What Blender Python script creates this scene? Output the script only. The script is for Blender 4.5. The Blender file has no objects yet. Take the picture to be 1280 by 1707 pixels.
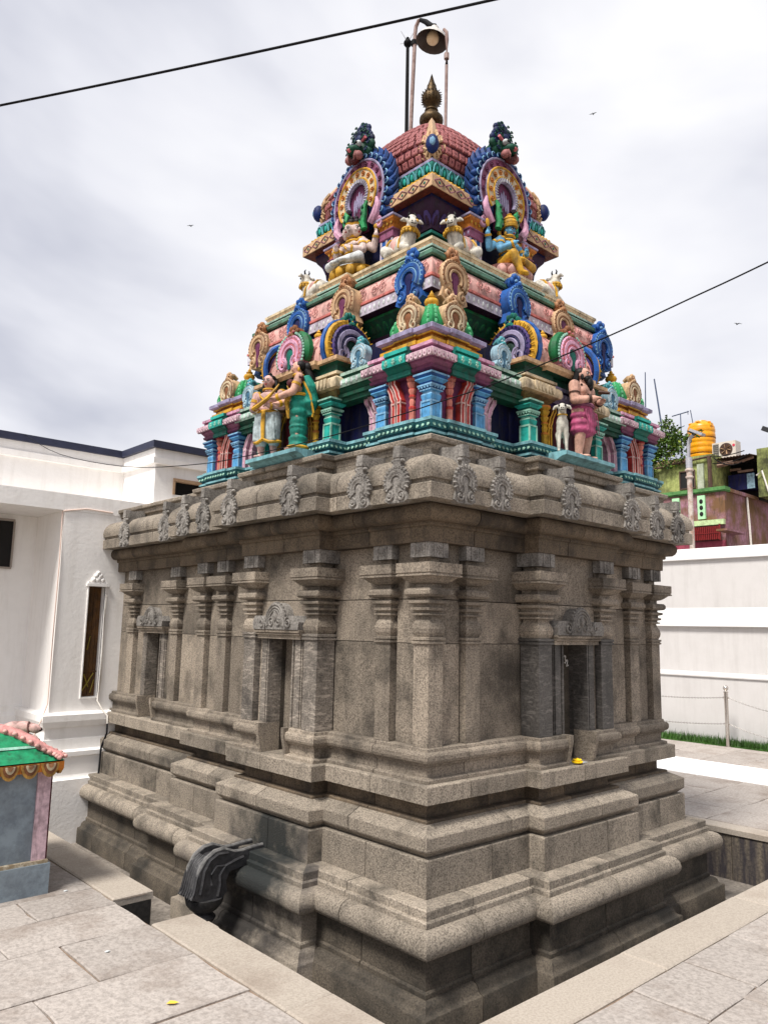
import bpy, math, random
from mathutils import Matrix, Vector, Euler
rnd = random.Random(7)
PI = math.pi
sc = bpy.context.scene
COL = sc.collection
H = 1.4865          # half width of the square sanctum
W = 2 * H
G = -0.195          # level of the courtyard paving
FL = -0.66          # floor of the sunken moat round the plinth

# ------------------------------------------------------------------ camera
cam = bpy.data.cameras.new('camera')
camo = bpy.data.objects.new('camera', cam)
COL.objects.link(camo)
_R, _U, _F = Vector((0.7365, -0.6762, 0.0199)), Vector((-0.1156, -0.0968, 0.9886)), Vector((0.6665, 0.7303, 0.1494))
_F.normalize(); _R = (_R - _F * _R.dot(_F)).normalized(); _U = _R.cross(_F)
m = Matrix((_R, _U, -_F)).transposed().to_4x4()
m.translation = Vector((-3.6016, -3.4974, 1.6))
camo.matrix_world = m
cam.sensor_fit = 'VERTICAL'
cam.sensor_height = 24
cam.sensor_width = 24
cam.lens = 18.03
cam.clip_start = 0.05
cam.clip_end = 2000
sc.camera = camo
# ------------------------------------------------------------------ light
SUN_EL, SUN_AZ = math.radians(57), math.radians(192)   # azimuth: direction towards the sun in the xy plane (maths sense)
SKYLOC = (1.4, 2.6, .8)
world = bpy.data.worlds.new('World')
sc.world = world
world.use_nodes = True
wn, wl = world.node_tree.nodes, world.node_tree.links
wn.clear()
out = wn.new('ShaderNodeOutputWorld'); bg = wn.new('ShaderNodeBackground')
sky = wn.new('ShaderNodeTexSky'); sky.sky_type = 'NISHITA'; sky.sun_disc = False
sky.sun_elevation = SUN_EL
sky.sun_rotation = PI / 2 - SUN_AZ
sky.dust_density = 4.0
tc = wn.new('ShaderNodeTexCoord'); mp = wn.new('ShaderNodeMapping'); mp.inputs['Scale'].default_value = (1.0, 1.0, 2.0); mp.inputs['Location'].default_value = SKYLOC
n1 = wn.new('ShaderNodeTexNoise'); n1.inputs['Scale'].default_value = 1.7; n1.inputs['Detail'].default_value = 5; n1.inputs['Roughness'].default_value = .5
n1.inputs['Distortion'].default_value = .35
cr = wn.new('ShaderNodeValToRGB')
cr.color_ramp.elements[0].position = .345; cr.color_ramp.elements[0].color = (5.1, 5.25, 6.1, 1)
cr.color_ramp.elements[1].position = .64; cr.color_ramp.elements[1].color = (9.5, 9.45, 9.65, 1)
e = cr.color_ramp.elements.new(.49); e.color = (7.8, 7.85, 8.4, 1)
mixw = wn.new('ShaderNodeMixRGB'); mixw.inputs[0].default_value = .93
wl.new(tc.outputs['Generated'], mp.inputs[0]); wl.new(mp.outputs[0], n1.inputs['Vector'])
wl.new(n1.outputs['Fac'], cr.inputs[0]); wl.new(sky.outputs[0], mixw.inputs[1]); wl.new(cr.outputs[0], mixw.inputs[2])
wl.new(mixw.outputs[0], bg.inputs[0]); bg.inputs[1].default_value = .053
wl.new(bg.outputs[0], out.inputs[0])
sd = bpy.data.lights.new('sun', 'SUN'); sd.energy = 2.5; sd.angle = math.radians(14); sd.color = (1, .96, .9)
so = bpy.data.objects.new('sun', sd); COL.objects.link(so)
sv = Vector((math.cos(SUN_AZ) * math.cos(SUN_EL), math.sin(SUN_AZ) * math.cos(SUN_EL), math.sin(SUN_EL)))
so.rotation_euler = sv.to_track_quat('Z', 'Y').to_euler()
so.location = (-6, -6, 12)
vs = sc.view_settings
vs.view_transform = 'Standard'; vs.look = 'None'; vs.gamma = 1; vs.use_curve_mapping = False
vs.exposure = 1.12

# ------------------------------------------------------------------ materials
MATS = {}
def mat(name, col, col2=None, rough=.7, fine=60, amt=.5, bump=.15, bscale=None, grime=None, gamt=.5, gscale=3.0, streak=False,
        perobj=0.0, metal=0.0, spec=.4, veins=False, gpos=.55, lo=.42, hi=.62, spots=(), soot=0.):
    if name in MATS: return MATS[name]
    m = bpy.data.materials.new(name); m.use_nodes = True
    N, L = m.node_tree.nodes, m.node_tree.links
    N.clear()
    o = N.new('ShaderNodeOutputMaterial'); b = N.new('ShaderNodeBsdfPrincipled')
    L.new(b.outputs[0], o.inputs[0])
    b.inputs['Roughness'].default_value = rough; b.inputs['Metallic'].default_value = metal
    b.inputs['Specular IOR Level'].default_value = spec
    t = N.new('ShaderNodeTexCoord')
    oi = N.new('ShaderNodeObjectInfo')
    add = N.new('ShaderNodeVectorMath'); add.operation = 'ADD'
    sc_ = N.new('ShaderNodeVectorMath'); sc_.operation = 'SCALE'; sc_.inputs['Scale'].default_value = 7.0 if perobj else 0.0
    cmb = N.new('ShaderNodeCombineXYZ')
    for i in range(3): L.new(oi.outputs['Random'], cmb.inputs[i])
    L.new(cmb.outputs[0], sc_.inputs[0]); L.new(t.outputs['Object'], add.inputs[0]); L.new(sc_.outputs[0], add.inputs[1])
    vec = add.outputs[0]
    nf = N.new('ShaderNodeTexNoise'); nf.inputs['Scale'].default_value = fine; nf.inputs['Detail'].default_value = 4; nf.inputs['Roughness'].default_value = .72
    L.new(vec, nf.inputs['Vector'])
    rp = N.new('ShaderNodeMapRange'); rp.inputs[1].default_value = lo; rp.inputs[2].default_value = hi
    L.new(nf.outputs['Fac'], rp.inputs[0])
    mx = N.new('ShaderNodeMixRGB'); mx.inputs[1].default_value = (*col, 1); mx.inputs[2].default_value = (*(col2 or col), 1)
    ml = N.new('ShaderNodeMath'); ml.operation = 'MULTIPLY'; ml.inputs[1].default_value = amt
    L.new(rp.outputs[0], ml.inputs[0]); L.new(ml.outputs[0], mx.inputs[0])
    cur = mx.outputs[0]
    if veins:
        mpv = N.new('ShaderNodeMapping'); mpv.inputs['Scale'].default_value = (3, 3, 14); mpv.inputs['Rotation'].default_value = (.5, .35, 0)
        nv = N.new('ShaderNodeTexNoise'); nv.inputs['Scale'].default_value = 3.0; nv.inputs['Detail'].default_value = 4; nv.inputs['Distortion'].default_value = 1.4
        L.new(vec, mpv.inputs[0]); L.new(mpv.outputs[0], nv.inputs['Vector'])
        rv = N.new('ShaderNodeMapRange'); rv.inputs[1].default_value = .52; rv.inputs[2].default_value = .66; rv.inputs[4].default_value = .65
        L.new(nv.outputs['Fac'], rv.inputs[0])
        mv = N.new('ShaderNodeMixRGB'); mv.inputs[2].default_value = (*[min(1, c * 1.9) for c in col], 1)
        L.new(rv.outputs[0], mv.inputs[0]); L.new(cur, mv.inputs[1]); cur = mv.outputs[0]
    if grime:
        ng = N.new('ShaderNodeTexNoise'); ng.inputs['Scale'].default_value = gscale; ng.inputs['Detail'].default_value = 6; ng.inputs['Roughness'].default_value = .62
        if streak:
            mp_ = N.new('ShaderNodeMapping'); mp_.inputs['Scale'].default_value = (4, 4, .45)
            L.new(vec, mp_.inputs[0]); L.new(mp_.outputs[0], ng.inputs['Vector'])
        else: L.new(vec, ng.inputs['Vector'])
        rg = N.new('ShaderNodeMapRange'); rg.inputs[1].default_value = gpos - .08; rg.inputs[2].default_value = gpos + .14; rg.inputs[4].default_value = gamt
        L.new(ng.outputs['Fac'], rg.inputs[0])
        mg = N.new('ShaderNodeMixRGB'); mg.inputs[2].default_value = (*grime, 1)
        L.new(rg.outputs[0], mg.inputs[0]); L.new(cur, mg.inputs[1]); cur = mg.outputs[0]
    if soot:
        mp3 = N.new('ShaderNodeMapping'); mp3.inputs['Scale'].default_value = (9, 9, 1.3)
        n3 = N.new('ShaderNodeTexNoise'); n3.inputs['Scale'].default_value = 1.8; n3.inputs['Detail'].default_value = 7; n3.inputs['Roughness'].default_value = .7
        L.new(vec, mp3.inputs[0]); L.new(mp3.outputs[0], n3.inputs['Vector'])
        r3 = N.new('ShaderNodeMapRange'); r3.inputs[1].default_value = .50; r3.inputs[2].default_value = .72; r3.inputs[4].default_value = soot; L.new(n3.outputs['Fac'], r3.inputs[0])
        m3 = N.new('ShaderNodeMixRGB'); m3.inputs[2].default_value = (.035, .031, .027, 1); L.new(r3.outputs[0], m3.inputs[0]); L.new(cur, m3.inputs[1]); cur = m3.outputs[0]
    for (sx, sy, sz, rad, scol) in spots:          # a soot or water stain with its own place and outline
        mp2 = N.new('ShaderNodeMapping'); mp2.vector_type = 'TEXTURE'; mp2.inputs['Location'].default_value = (sx, sy, sz); mp2.inputs['Scale'].default_value = rad
        nn = N.new('ShaderNodeTexNoise'); nn.inputs['Scale'].default_value = 7; nn.inputs['Detail'].default_value = 6; nn.inputs['Roughness'].default_value = .65
        L.new(t.outputs['Object'], mp2.inputs[0]); L.new(t.outputs['Object'], nn.inputs['Vector'])
        ln = N.new('ShaderNodeVectorMath'); ln.operation = 'LENGTH'; L.new(mp2.outputs[0], ln.inputs[0])
        ad = N.new('ShaderNodeMath'); ad.operation = 'MULTIPLY_ADD'; ad.inputs[1].default_value = 1.6; L.new(nn.outputs['Fac'], ad.inputs[0]); L.new(ln.outputs['Value'], ad.inputs[2])
        rs = N.new('ShaderNodeMapRange'); rs.inputs[1].default_value = 1.95; rs.inputs[2].default_value = 1.15; rs.inputs[4].default_value = .95; L.new(ad.outputs[0], rs.inputs[0])
        ms_ = N.new('ShaderNodeMixRGB'); ms_.inputs[2].default_value = (*scol, 1); L.new(rs.outputs[0], ms_.inputs[0]); L.new(cur, ms_.inputs[1]); cur = ms_.outputs[0]
    if perobj:
        hv = N.new('ShaderNodeHueSaturation'); mr = N.new('ShaderNodeMapRange')
        mr.inputs[3].default_value = 1 - perobj; mr.inputs[4].default_value = 1 + perobj
        L.new(oi.outputs['Random'], mr.inputs[0]); L.new(mr.outputs[0], hv.inputs['Value']); L.new(cur, hv.inputs['Color']); cur = hv.outputs[0]
    L.new(cur, b.inputs['Base Color'])
    if bump:
        bp = N.new('ShaderNodeBump'); bp.inputs['Strength'].default_value = bump; bp.inputs['Distance'].default_value = .01
        if bscale:
            nb = N.new('ShaderNodeTexNoise'); nb.inputs['Scale'].default_value = bscale; nb.inputs['Detail'].default_value = 5
            L.new(vec, nb.inputs['Vector']); L.new(nb.outputs['Fac'], bp.inputs['Height'])
        else: L.new(nf.outputs['Fac'], bp.inputs['Height'])
        L.new(bp.outputs[0], b.inputs['Normal'])
    MATS[name] = m
    return m
def srgb(r, g, b):
    f = lambda c: (c / 255 / 12.92) if c < 10.3 else ((c / 255 + .055) / 1.055) ** 2.4
    return (f(r), f(g), f(b))
def paint(name, r, g, b, **k):
    c = srgb(r, g, b); lum = .3 * c[0] + .6 * c[1] + .1 * c[2]; c = tuple((x * .96 + lum * .04) * .73 for x in c)
    d = dict(rough=.6, fine=34, amt=.55, bump=.16, bscale=60, grime=tuple(x * .22 + .004 for x in c), gamt=.75, gscale=10, gpos=.555, spec=.22, soot=.7)
    d.update(k)
    return mat(name, c, tuple(x * .68 for x in c), **d)

GRAN = mat('granite_tan', (.335, .280, .220), (.070, .056, .043), rough=.85, fine=90, amt=.78, bump=1.0, grime=(.022, .018, .014), gamt=.75, gscale=2.4, streak=False, perobj=.27, gpos=.555, lo=.44, hi=.62, soot=.42)
GRAN_B = mat('granite_plinth', (.350, .298, .237), (.072, .058, .045), rough=.85, fine=90, amt=.78, bump=1.0, grime=(.022, .019, .015), gamt=.75, gscale=2.8, perobj=.22, gpos=.56, lo=.44, hi=.62, soot=.4)
GRAN_M = mat('granite_dark', (.125, .102, .077), (.034, .028, .021), rough=.75, fine=80, amt=.8, bump=.8, grime=(.012, .011, .009), gamt=.85, gscale=2.4, perobj=.2, gpos=.515, lo=.42, hi=.62)  # darker granite for the lowest plinth courses and niche interiors
GRAN_S = mat('granite_brown_shaded', (.165, .122, .080), (.036, .026, .018), rough=.85, fine=90, amt=.75, bump=.9, grime=(.020, .015, .012), gamt=.85, gscale=3.0, perobj=.22, gpos=.53, lo=.44, hi=.62, soot=.6)  # brown staining, with the shade of recess and frieze darkened into the colour
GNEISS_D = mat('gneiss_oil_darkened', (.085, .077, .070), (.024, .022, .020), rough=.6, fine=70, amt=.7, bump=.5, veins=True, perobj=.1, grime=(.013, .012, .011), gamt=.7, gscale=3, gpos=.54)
NOTCH_SHADE = mat('notch_shade_black', (.03, .027, .024), (.012, .011, .010), rough=.6, fine=30, amt=.7, bump=.4)  # near-black colour stands in for the shade inside the drain notch
GRAY = mat('granite_grey', (.29, .268, .243), (.07, .064, .058), rough=.8, fine=80, amt=.75, bump=.6, grime=(.04, .036, .033), gamt=.65, gscale=4, perobj=.16, gpos=.54, soot=.5)
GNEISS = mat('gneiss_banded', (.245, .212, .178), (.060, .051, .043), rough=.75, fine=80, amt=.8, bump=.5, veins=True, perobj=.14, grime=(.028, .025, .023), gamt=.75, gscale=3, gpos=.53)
BLACKST = mat('black_oiled_stone', (.035, .034, .036), (.010, .010, .011), rough=.38, fine=40, amt=.7, bump=.5, grime=(.085, .082, .082), gamt=.5, gscale=14, gpos=.58, spec=.5)
EDGE_GREY = mat('spout_edge_grey', (.16, .155, .15), (.05, .05, .05), rough=.6, fine=30, amt=.7, bump=.3)  # lighter grey than the spout, laid along its top edges
PAVE = mat('paving_granite', (.375, .336, .306), (.20, .176, .158), rough=.85, fine=38, amt=.62, bump=.9, bscale=26, grime=(.16, .12, .095), gamt=.65, gscale=2.0, perobj=.10, gpos=.57)
COPE = mat('coping_granite', (.40, .35, .295), (.24, .205, .17), rough=.85, fine=75, amt=.55, bump=.35, grime=(.16, .11, .08), gamt=.5, gscale=1.5, perobj=.05, gpos=.60)
MORTAR = mat('mortar_brown', (.24, .17, .12), (.13, .09, .065), rough=.95, fine=30, amt=.7, bump=.3)
WHITE = mat('white_lime_paint', (.85, .825, .80), (.80, .775, .75), rough=.8, fine=7, amt=.5, bump=.25, bscale=30, grime=(.50, .46, .41), gamt=.25, gscale=2.4, streak=True, gpos=.58)
WHITE2 = mat('offwhite_wall_paint', (.56, .54, .528), (.52, .50, .488), rough=.85, fine=3, amt=.6, bump=.12, bscale=40, grime=(.38, .36, .345), gamt=.28, gscale=1.8, streak=True, gpos=.57)
WHITE3 = mat('white_band_paint', (.72, .71, .70), (.64, .63, .62), rough=.85, fine=5, amt=.5, bump=.1, grime=(.6, .57, .55), gamt=.3, gscale=2, gpos=.6)
WSTRIP = mat('white_reflective_paint', (.80, .79, .78), (.74, .73, .72), rough=.9, fine=12, amt=.6, bump=.15)
DARK = mat('dark_interior', (.012, .011, .011), rough=.9, bump=0)

P = {}
def pc(key, r, g, b, **k): P[key] = paint('paint_' + key, r, g, b, **k)
pc('teal_l', 95, 185, 195); pc('teal_d', 22, 92, 108); pc('mint', 168, 222, 200)
pc('aqua', 38, 190, 175); pc('aqua_d', 10, 120, 105); pc('white', 236, 240, 240)
pc('sky', 96, 176, 232); pc('sky_d', 32, 98, 175); pc('navy', 22, 24, 84); pc('navy_wall', 14, 18, 66)
pc('purple', 118, 52, 92); pc('mauve', 160, 92, 128); pc('pink', 236, 176, 206); pc('pink_p', 240, 205, 215)
pc('salmon', 243, 186, 176); pc('salmon_d', 228, 128, 120); pc('red', 205, 62, 55); pc('coral', 232, 138, 120)
pc('green', 40, 168, 98); pc('green_l', 120, 222, 160); pc('green_d', 14, 84, 62); pc('pine', 14, 58, 48)
pc('sage', 100, 148, 124); pc('sage_l', 182, 214, 196)
pc('gold', 232, 176, 40); pc('gold_d', 180, 112, 20); pc('orange', 222, 134, 42)
pc('lav', 178, 168, 204); pc('lav_l', 216, 206, 222); pc('violet', 84, 66, 130)
pc('tan', 226, 186, 142); pc('tan_d', 150, 96, 60); pc('cream', 238, 216, 178); pc('olive', 138, 112, 66); pc('brown', 74, 42, 28)
pc('blue', 34, 98, 182); pc('blue_l', 140, 196, 236); pc('blue_d', 14, 44, 116); pc('ice', 168, 206, 224); pc('ice_d', 70, 120, 150)
pc('plum', 60, 28, 62); pc('maroon', 96, 22, 36); pc('rose', 226, 118, 128); pc('rose_l', 240, 166, 160); pc('soffit', 130, 62, 44)
pc('black', 18, 16, 18); pc('skin_w', 240, 214, 206); pc('skin_p', 238, 184, 162); pc('skin_m', 232, 186, 178); pc('skin_b', 112, 184, 226)
pc('cow', 232, 226, 212); pc('cow_g', 150, 170, 160); pc('cloth_w', 214, 232, 236); pc('cloth_t', 22, 150, 130); pc('cloth_p', 206, 92, 138)
pc('rosy', 176, 112, 110); pc('blue_dd', 22, 40, 92); pc('lip', 190, 60, 60); pc('rim', 26, 72, 142); pc('green_k', 18, 118, 66); pc('teal_m', 62, 142, 154); pc('teal_p', 140, 200, 210); pc('scale_r', 184, 106, 106); pc('terra', 196, 140, 96); pc('ochre', 206, 156, 74)
BRASS = mat('old_brass', (.075, .045, .016), (.02, .013, .007), rough=.5, fine=30, amt=.7, bump=.3, metal=.75, spec=.5)

# ------------------------------------------------------------------ mesh builder
class MB:
    def __init__(s):
        s.v = []; s.f = []; s.mi = []; s.M = None
    def vert(s, p):
        p = Vector(p)
        if s.M is not None: p = s.M @ p
        s.v.append((p.x, p.y, p.z)); return len(s.v) - 1
    def face(s, idx, m=0):
        s.f.append(tuple(idx)); s.mi.append(m)
    def poly(s, pts, m=0):
        s.face([s.vert(p) for p in pts], m)
    def box(s, x0, x1, y0, y1, z0, z1, m=0):
        a = [s.vert(p) for p in ((x0, y0, z0), (x1, y0, z0), (x1, y1, z0), (x0, y1, z0), (x0, y0, z1), (x1, y0, z1), (x1, y1, z1), (x0, y1, z1))]
        for q in ((0, 3, 2, 1), (4, 5, 6, 7), (0, 1, 5, 4), (1, 2, 6, 5), (2, 3, 7, 6), (3, 0, 4, 7)): s.face([a[i] for i in q], m)
    def loft(s, rings, m=0, close=True, cap0=True, cap1=True, mats=None):
        ids = [[s.vert(p) for p in r] for r in rings]
        n = len(ids[0])
        for k in range(len(ids) - 1):
            mm = mats[k] if mats else m
            for i in range(n if close else n - 1):
                j = (i + 1) % n
                s.face((ids[k][i], ids[k][j], ids[k + 1][j], ids[k + 1][i]), mm)
        if close and cap0: s.face(ids[0][::-1], mats[0] if mats else m)
        if close and cap1: s.face(ids[-1], mats[-1] if mats else m)
    def lathe(s, cx, cy, prof, n=12, m=0, mats=None, phase=0., sx=1., sy=1.):
        rings = []
        for r, z in prof:
            rings.append([(cx + sx * r * math.cos(phase + 2 * PI * i / n), cy + sy * r * math.sin(phase + 2 * PI * i / n), z) for i in range(n)])
        s.loft(rings, m, mats=mats)
    def stack(s, cx, cy, prof, m=0, mats=None, sx=1., sy=1.):
        q = 2 ** .5
        s.lathe(cx, cy, [(h * q, z) for h, z in prof], 4, m, mats, PI / 4, sx, sy)
    def ell(s, c, r, m=0, nu=10, nv=6, rot=None):
        if not hasattr(r, '__len__'): r = (r, r, r)
        R = Euler(rot).to_matrix() if rot else None
        rings = []
        c = Vector(c)
        def pt(a, b):
            p = Vector((r[0] * math.cos(a) * math.sin(b), r[1] * math.sin(a) * math.sin(b), -r[2] * math.cos(b)))
            if R: p = R @ p
            return c + p
        top = s.vert(pt(0, PI)); bot = s.vert(pt(0, 0))
        ids = [[s.vert(pt(2 * PI * i / nu, PI * k / nv)) for i in range(nu)] for k in range(1, nv)]
        for k in range(len(ids) - 1):
            for i in range(nu):
                j = (i + 1) % nu; s.face((ids[k][i], ids[k][j], ids[k + 1][j], ids[k + 1][i]), m)
        for i in range(nu):
            j = (i + 1) % nu
            s.face((bot, ids[0][j], ids[0][i]), m); s.face((top, ids[-1][i], ids[-1][j]), m)
    def tube(s, pts, r, n=6, m=0, flat=1.0, up=(0, 0, 1), cap=True, closed=False):
        pts = [Vector(p) for p in pts]; K = len(pts)
        rs = r if hasattr(r, '__len__') else [r] * K
        up = Vector(up); rings = []
        for k in range(K):
            if closed: t = pts[(k + 1) % K] - pts[k - 1]
            else: t = pts[min(k + 1, K - 1)] - pts[max(k - 1, 0)]
            t.normalize()
            a = t.cross(up)
            if a.length < 1e-4: a = t.cross(Vector((1, 0, 0)))
            a.normalize(); b = a.cross(t)
            rings.append([pts[k] + a * rs[k] * math.cos(2 * PI * i / n) + b * rs[k] * flat * math.sin(2 * PI * i / n) for i in range(n)])
        if closed: rings.append(rings[0])
        s.loft(rings, m, cap0=cap and not closed, cap1=cap and not closed)
    def extrude(s, pts, y0, y1, m=0, ms=None):
        """pts (x,z) outline in the xz plane, extruded from y0 (front) to y1"""
        a = [s.vert((x, y0, z)) for x, z in pts]; b = [s.vert((x, y1, z)) for x, z in pts]
        s.face(a, m); s.face(b[::-1], m)
        n = len(pts)
        for i in range(n):
            j = (i + 1) % n
            s.face((a[i], b[i], b[j], a[j]), m if ms is None else ms)
    def mesh(s, name, mats, smooth=35, shift=None):
        me = bpy.data.meshes.new(name)
        vv = s.v if shift is None else [(x + shift[0], y + shift[1], z + shift[2]) for x, y, z in s.v]
        me.from_pydata(vv, [], s.f)
        if not isinstance(mats, (list, tuple)): mats = [mats]
        for q in mats: me.materials.append(q)
        me.polygons.foreach_set('material_index', [min(i, len(mats) - 1) for i in s.mi])
        import bmesh
        bm = bmesh.new(); bm.from_mesh(me); bmesh.ops.recalc_face_normals(bm, faces=bm.faces); bm.to_mesh(me); bm.free()
        if smooth:
            me.polygons.foreach_set('use_smooth', [True] * len(me.polygons))
            me.set_sharp_from_angle(angle=math.radians(smooth))
        me.update()
        return me

def link(name, me, parent=None, loc=None, rotz=None, kind=None):
    o = bpy.data.objects.new(name, me); COL.objects.link(o)
    if parent is not None: o.parent = parent
    if loc is not None: o.location = loc
    if rotz is not None: o.rotation_euler = (0, 0, rotz)
    if kind: o['kind'] = kind
    return o
def tag(o, label, cat, group=None, kind=None):
    o['label'] = label; o['category'] = cat
    if group: o['group'] = group
    if kind: o['kind'] = kind
    return o
def thing(name, loc, label, cat, group=None, rotz=0):
    o = bpy.data.objects.new(name, None); COL.objects.link(o); o.empty_display_size = .1
    o.location = loc; o.rotation_euler = (0, 0, rotz)
    return tag(o, label, cat, group)
def copy_tree(o, parent=None, **k):
    c = o.copy(); COL.objects.link(c)
    if parent is not None: c.parent = parent
    for ch in list(o.children): copy_tree(ch, c)
    return c
def wpart(name, mb, mats, root, smooth=35, kind=None, parent=None):
    """part whose mesh is in world coordinates, under an unrotated root"""
    sh = -root.location
    return link(name, mb.mesh(name, mats, smooth, sh), parent or root, kind=kind)
# ---- mitred courses along a plan outline (outward normal is to the right of travel)
def normals(pts, closed=False):
    n = []
    K = len(pts)
    for i in range(K if closed else K - 1):
        dx, dy = pts[(i + 1) % K][0] - pts[i][0], pts[(i + 1) % K][1] - pts[i][1]
        l = math.hypot(dx, dy); n.append((dy / l, -dx / l))
    return n
def offs(pts, closed=False):
    n = normals(pts, closed); K = len(pts); o = []
    for i in range(K):
        if closed: a, b = n[i - 1], n[i]
        else: a, b = n[max(i - 1, 0)], n[min(i, K - 2)]
        d = 1 + a[0] * b[0] + a[1] * b[1]
        o.append(((a[0] + b[0]) / d, (a[1] + b[1]) / d))
    return o
def chamfer(prof, r=.006):
    q = [prof[0]]
    for i in range(1, len(prof) - 1):
        a, b, c = Vector(prof[i - 1][:2]), Vector(prof[i][:2]), Vector(prof[i + 1][:2])
        u, w = a - b, c - b
        if u.length < 1e-5 or w.length < 1e-5: continue
        ang = u.angle(w)
        cr_ = (b - a).x * (c - b).y - (b - a).y * (c - b).x
        if ang < 2.4 and cr_ > 0:
            k = min(r, u.length * .4, w.length * .4)
            p1 = b + u.normalized() * k; p2 = b + w.normalized() * k
            q.append((p1.x, p1.y)); q.append((p2.x, p2.y))
        else: q.append(tuple(prof[i][:2]))
    q.append(prof[-1])
    return [tuple(x[:2]) for x in q]
def course(mb, pts, prof, i, s0=0., s1=1., cap0=False, cap1=False, back=-.12, m=0, OF=None):
    """one stone of a course: outline edge i, from fraction s0 to s1"""
    OF = OF or offs(pts)
    a, b = pts[i], pts[i + 1]; oa, ob = OF[i], OF[i + 1]
    n = normals(pts)[i]; L_ = math.hypot(b[0] - a[0], b[1] - a[1])
    def at(s, p, end):
        if end == 0 and s == 0: return (a[0] + oa[0] * p, a[1] + oa[1] * p)
        if end == 1 and s == 1: return (b[0] + ob[0] * p, b[1] + ob[1] * p)
        return (a[0] + (b[0] - a[0]) * s + n[0] * p, a[1] + (b[1] - a[1]) * s + n[1] * p)
    full = list(prof) + [(back, prof[-1][1]), (back, prof[0][1])]
    r0 = [(*at(s0, p, 0), z) for p, z in full]; r1 = [(*at(s1, p, 1), z) for p, z in full]
    mb.loft([r0, r1], m, cap0=cap0, cap1=cap1)
def ringc(mb, pts, prof, mats=None, m=0):
    """closed mitred moulding; prof entries (p,z)"""
    OF = offs(pts, True)
    rings = [[(x + o[0] * p, y + o[1] * p, z) for (x, y), o in zip(pts, OF)] for p, z in prof]
    mb.loft(rings, m, mats=mats, cap0=False, cap1=False)
def sq(x0, x1, y0, y1):      # closed outline with outward normals to the right of travel (clockwise seen from above is left -> so go anticlockwise)
    return [(x0, y1), (x0, y0), (x1, y0), (x1, y1)]
def spiral(cx, cz, r0, turns, y, a0=0., sgn=1, n=14, shrink=.15):
    return [(cx + sgn * (r0 * (1 - (1 - shrink) * k / n)) * math.cos(a0 + 2 * PI * turns * k / n), y, cz + (r0 * (1 - (1 - shrink) * k / n)) * math.sin(a0 + 2 * PI * turns * k / n)) for k in range(n + 1)]

def head_lumps(mb, x, y, z, s, m0, m1, m2=None):
    """lion-face boss that crowns a horseshoe arch"""
    m2 = m1 if m2 is None else m2
    e = mb.ell
    e((x, y + .15 * s, z + .30 * s), (.40 * s, .42 * s, .42 * s), m0, 8, 6)
    e((x, y - .25 * s, z + .10 * s), (.26 * s, .24 * s, .18 * s), m1, 8, 5)
    for q in (-1, 1):
        e((x + q * .22 * s, y - .26 * s, z + .02 * s), (.15 * s, .16 * s, .15 * s), m1, 7, 5)
        e((x + q * .20 * s, y - .22 * s, z + .34 * s), .10 * s, m2, 7, 5)
        e((x + q * .40 * s, y - .02 * s, z + .42 * s), (.14 * s, .16 * s, .22 * s), m0, 6, 5)
        e((x + q * .24 * s, y - .05 * s, z + .66 * s), (.15 * s, .18 * s, .22 * s), m0, 6, 5)
    e((x, y + .02 * s, z + .74 * s), (.16 * s, .2 * s, .24 * s), m0, 6, 5)
    mb.tube([(x, y - .10 * s, z + .55 * s), (x, y + .5 * s, z + .55 * s), (x, y + 1.0 * s, z + .25 * s)], [.26 * s, .30 * s, .22 * s], 7, m0)

def horseshoe(mb, w, h, depth, head=.45, mi=(0, 1, 2, 3, 4), beads=15, scroll=True, seg=18):
    """horseshoe arch ornament, front towards -Y, base at z=0, centred on x=0. material slots: rim, band, line, opening, head"""
    rim, band, line, opn, hd = mi
    R = w / 2; cz = h - R
    arc = [math.radians(a) for a in [218 - (256) * k / seg for k in range(seg + 1)]]
    ol = [(R * .97 * math.cos(a), cz + R * .97 * math.sin(a)) for a in arc]
    ol = [(-.62 * R, 0.), (-.95 * R, .08 * h)] + ol + [(.95 * R, .08 * h), (.62 * R, 0.)]
    mb.extrude(ol[::-1], 0, depth, rim)
    ap = lambda f, y, k0=0: [(R * f * math.cos(a), y, cz + R * f * math.sin(a)) for a in arc[k0:len(arc) - k0]]
    mb.tube(ap(.93, -.01 * w), R * .085, 5, rim, up=(0, 1, 0))
    mb.tube(ap(.70, -.02 * w), R * .15, 6, band, flat=.6, up=(0, 1, 0))
    mb.tube(ap(.82, -.035 * w), R * .03, 4, line, up=(0, 1, 0))
    mb.tube(ap(.54, -.035 * w), R * .045, 4, line, up=(0, 1, 0))
    mb.tube(ap(.43, -.03 * w), R * .08, 5, band, up=(0, 1, 0))
    if beads:
        for k in range(beads):
            a = math.radians(215 - 250 * k / (beads - 1))
            mb.ell((R * .93 * math.cos(a), -.035 * w, cz + R * .93 * math.sin(a)), (R * .055,) * 3, line, 5, 4)
    mb.ell((0, 0, cz), (R * .34, .035 * w, R * .36), opn, 10, 6)
    mb.extrude([(-.10 * R, 0), (.10 * R, 0), (.17 * R, cz), (-.17 * R, cz)], -.03 * w, 0, opn)
    if scroll:
        for q in (-1, 1):
            mb.tube(spiral(q * .50 * R, .16 * h + .02 * h, R * .33, 1.4, -.03 * w, PI / 2, q), [R * .085] * 10 + [R * .07] * 5, 5, band, up=(0, 1, 0))
            mb.ell((q * .50 * R, -.04 * w, .18 * h), R * .09, line, 6, 4)
    if head:
        head_lumps(mb, 0, .10 * w, h - .02 * h, head * w, hd, band if hd == rim else mi[4], line)
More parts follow.
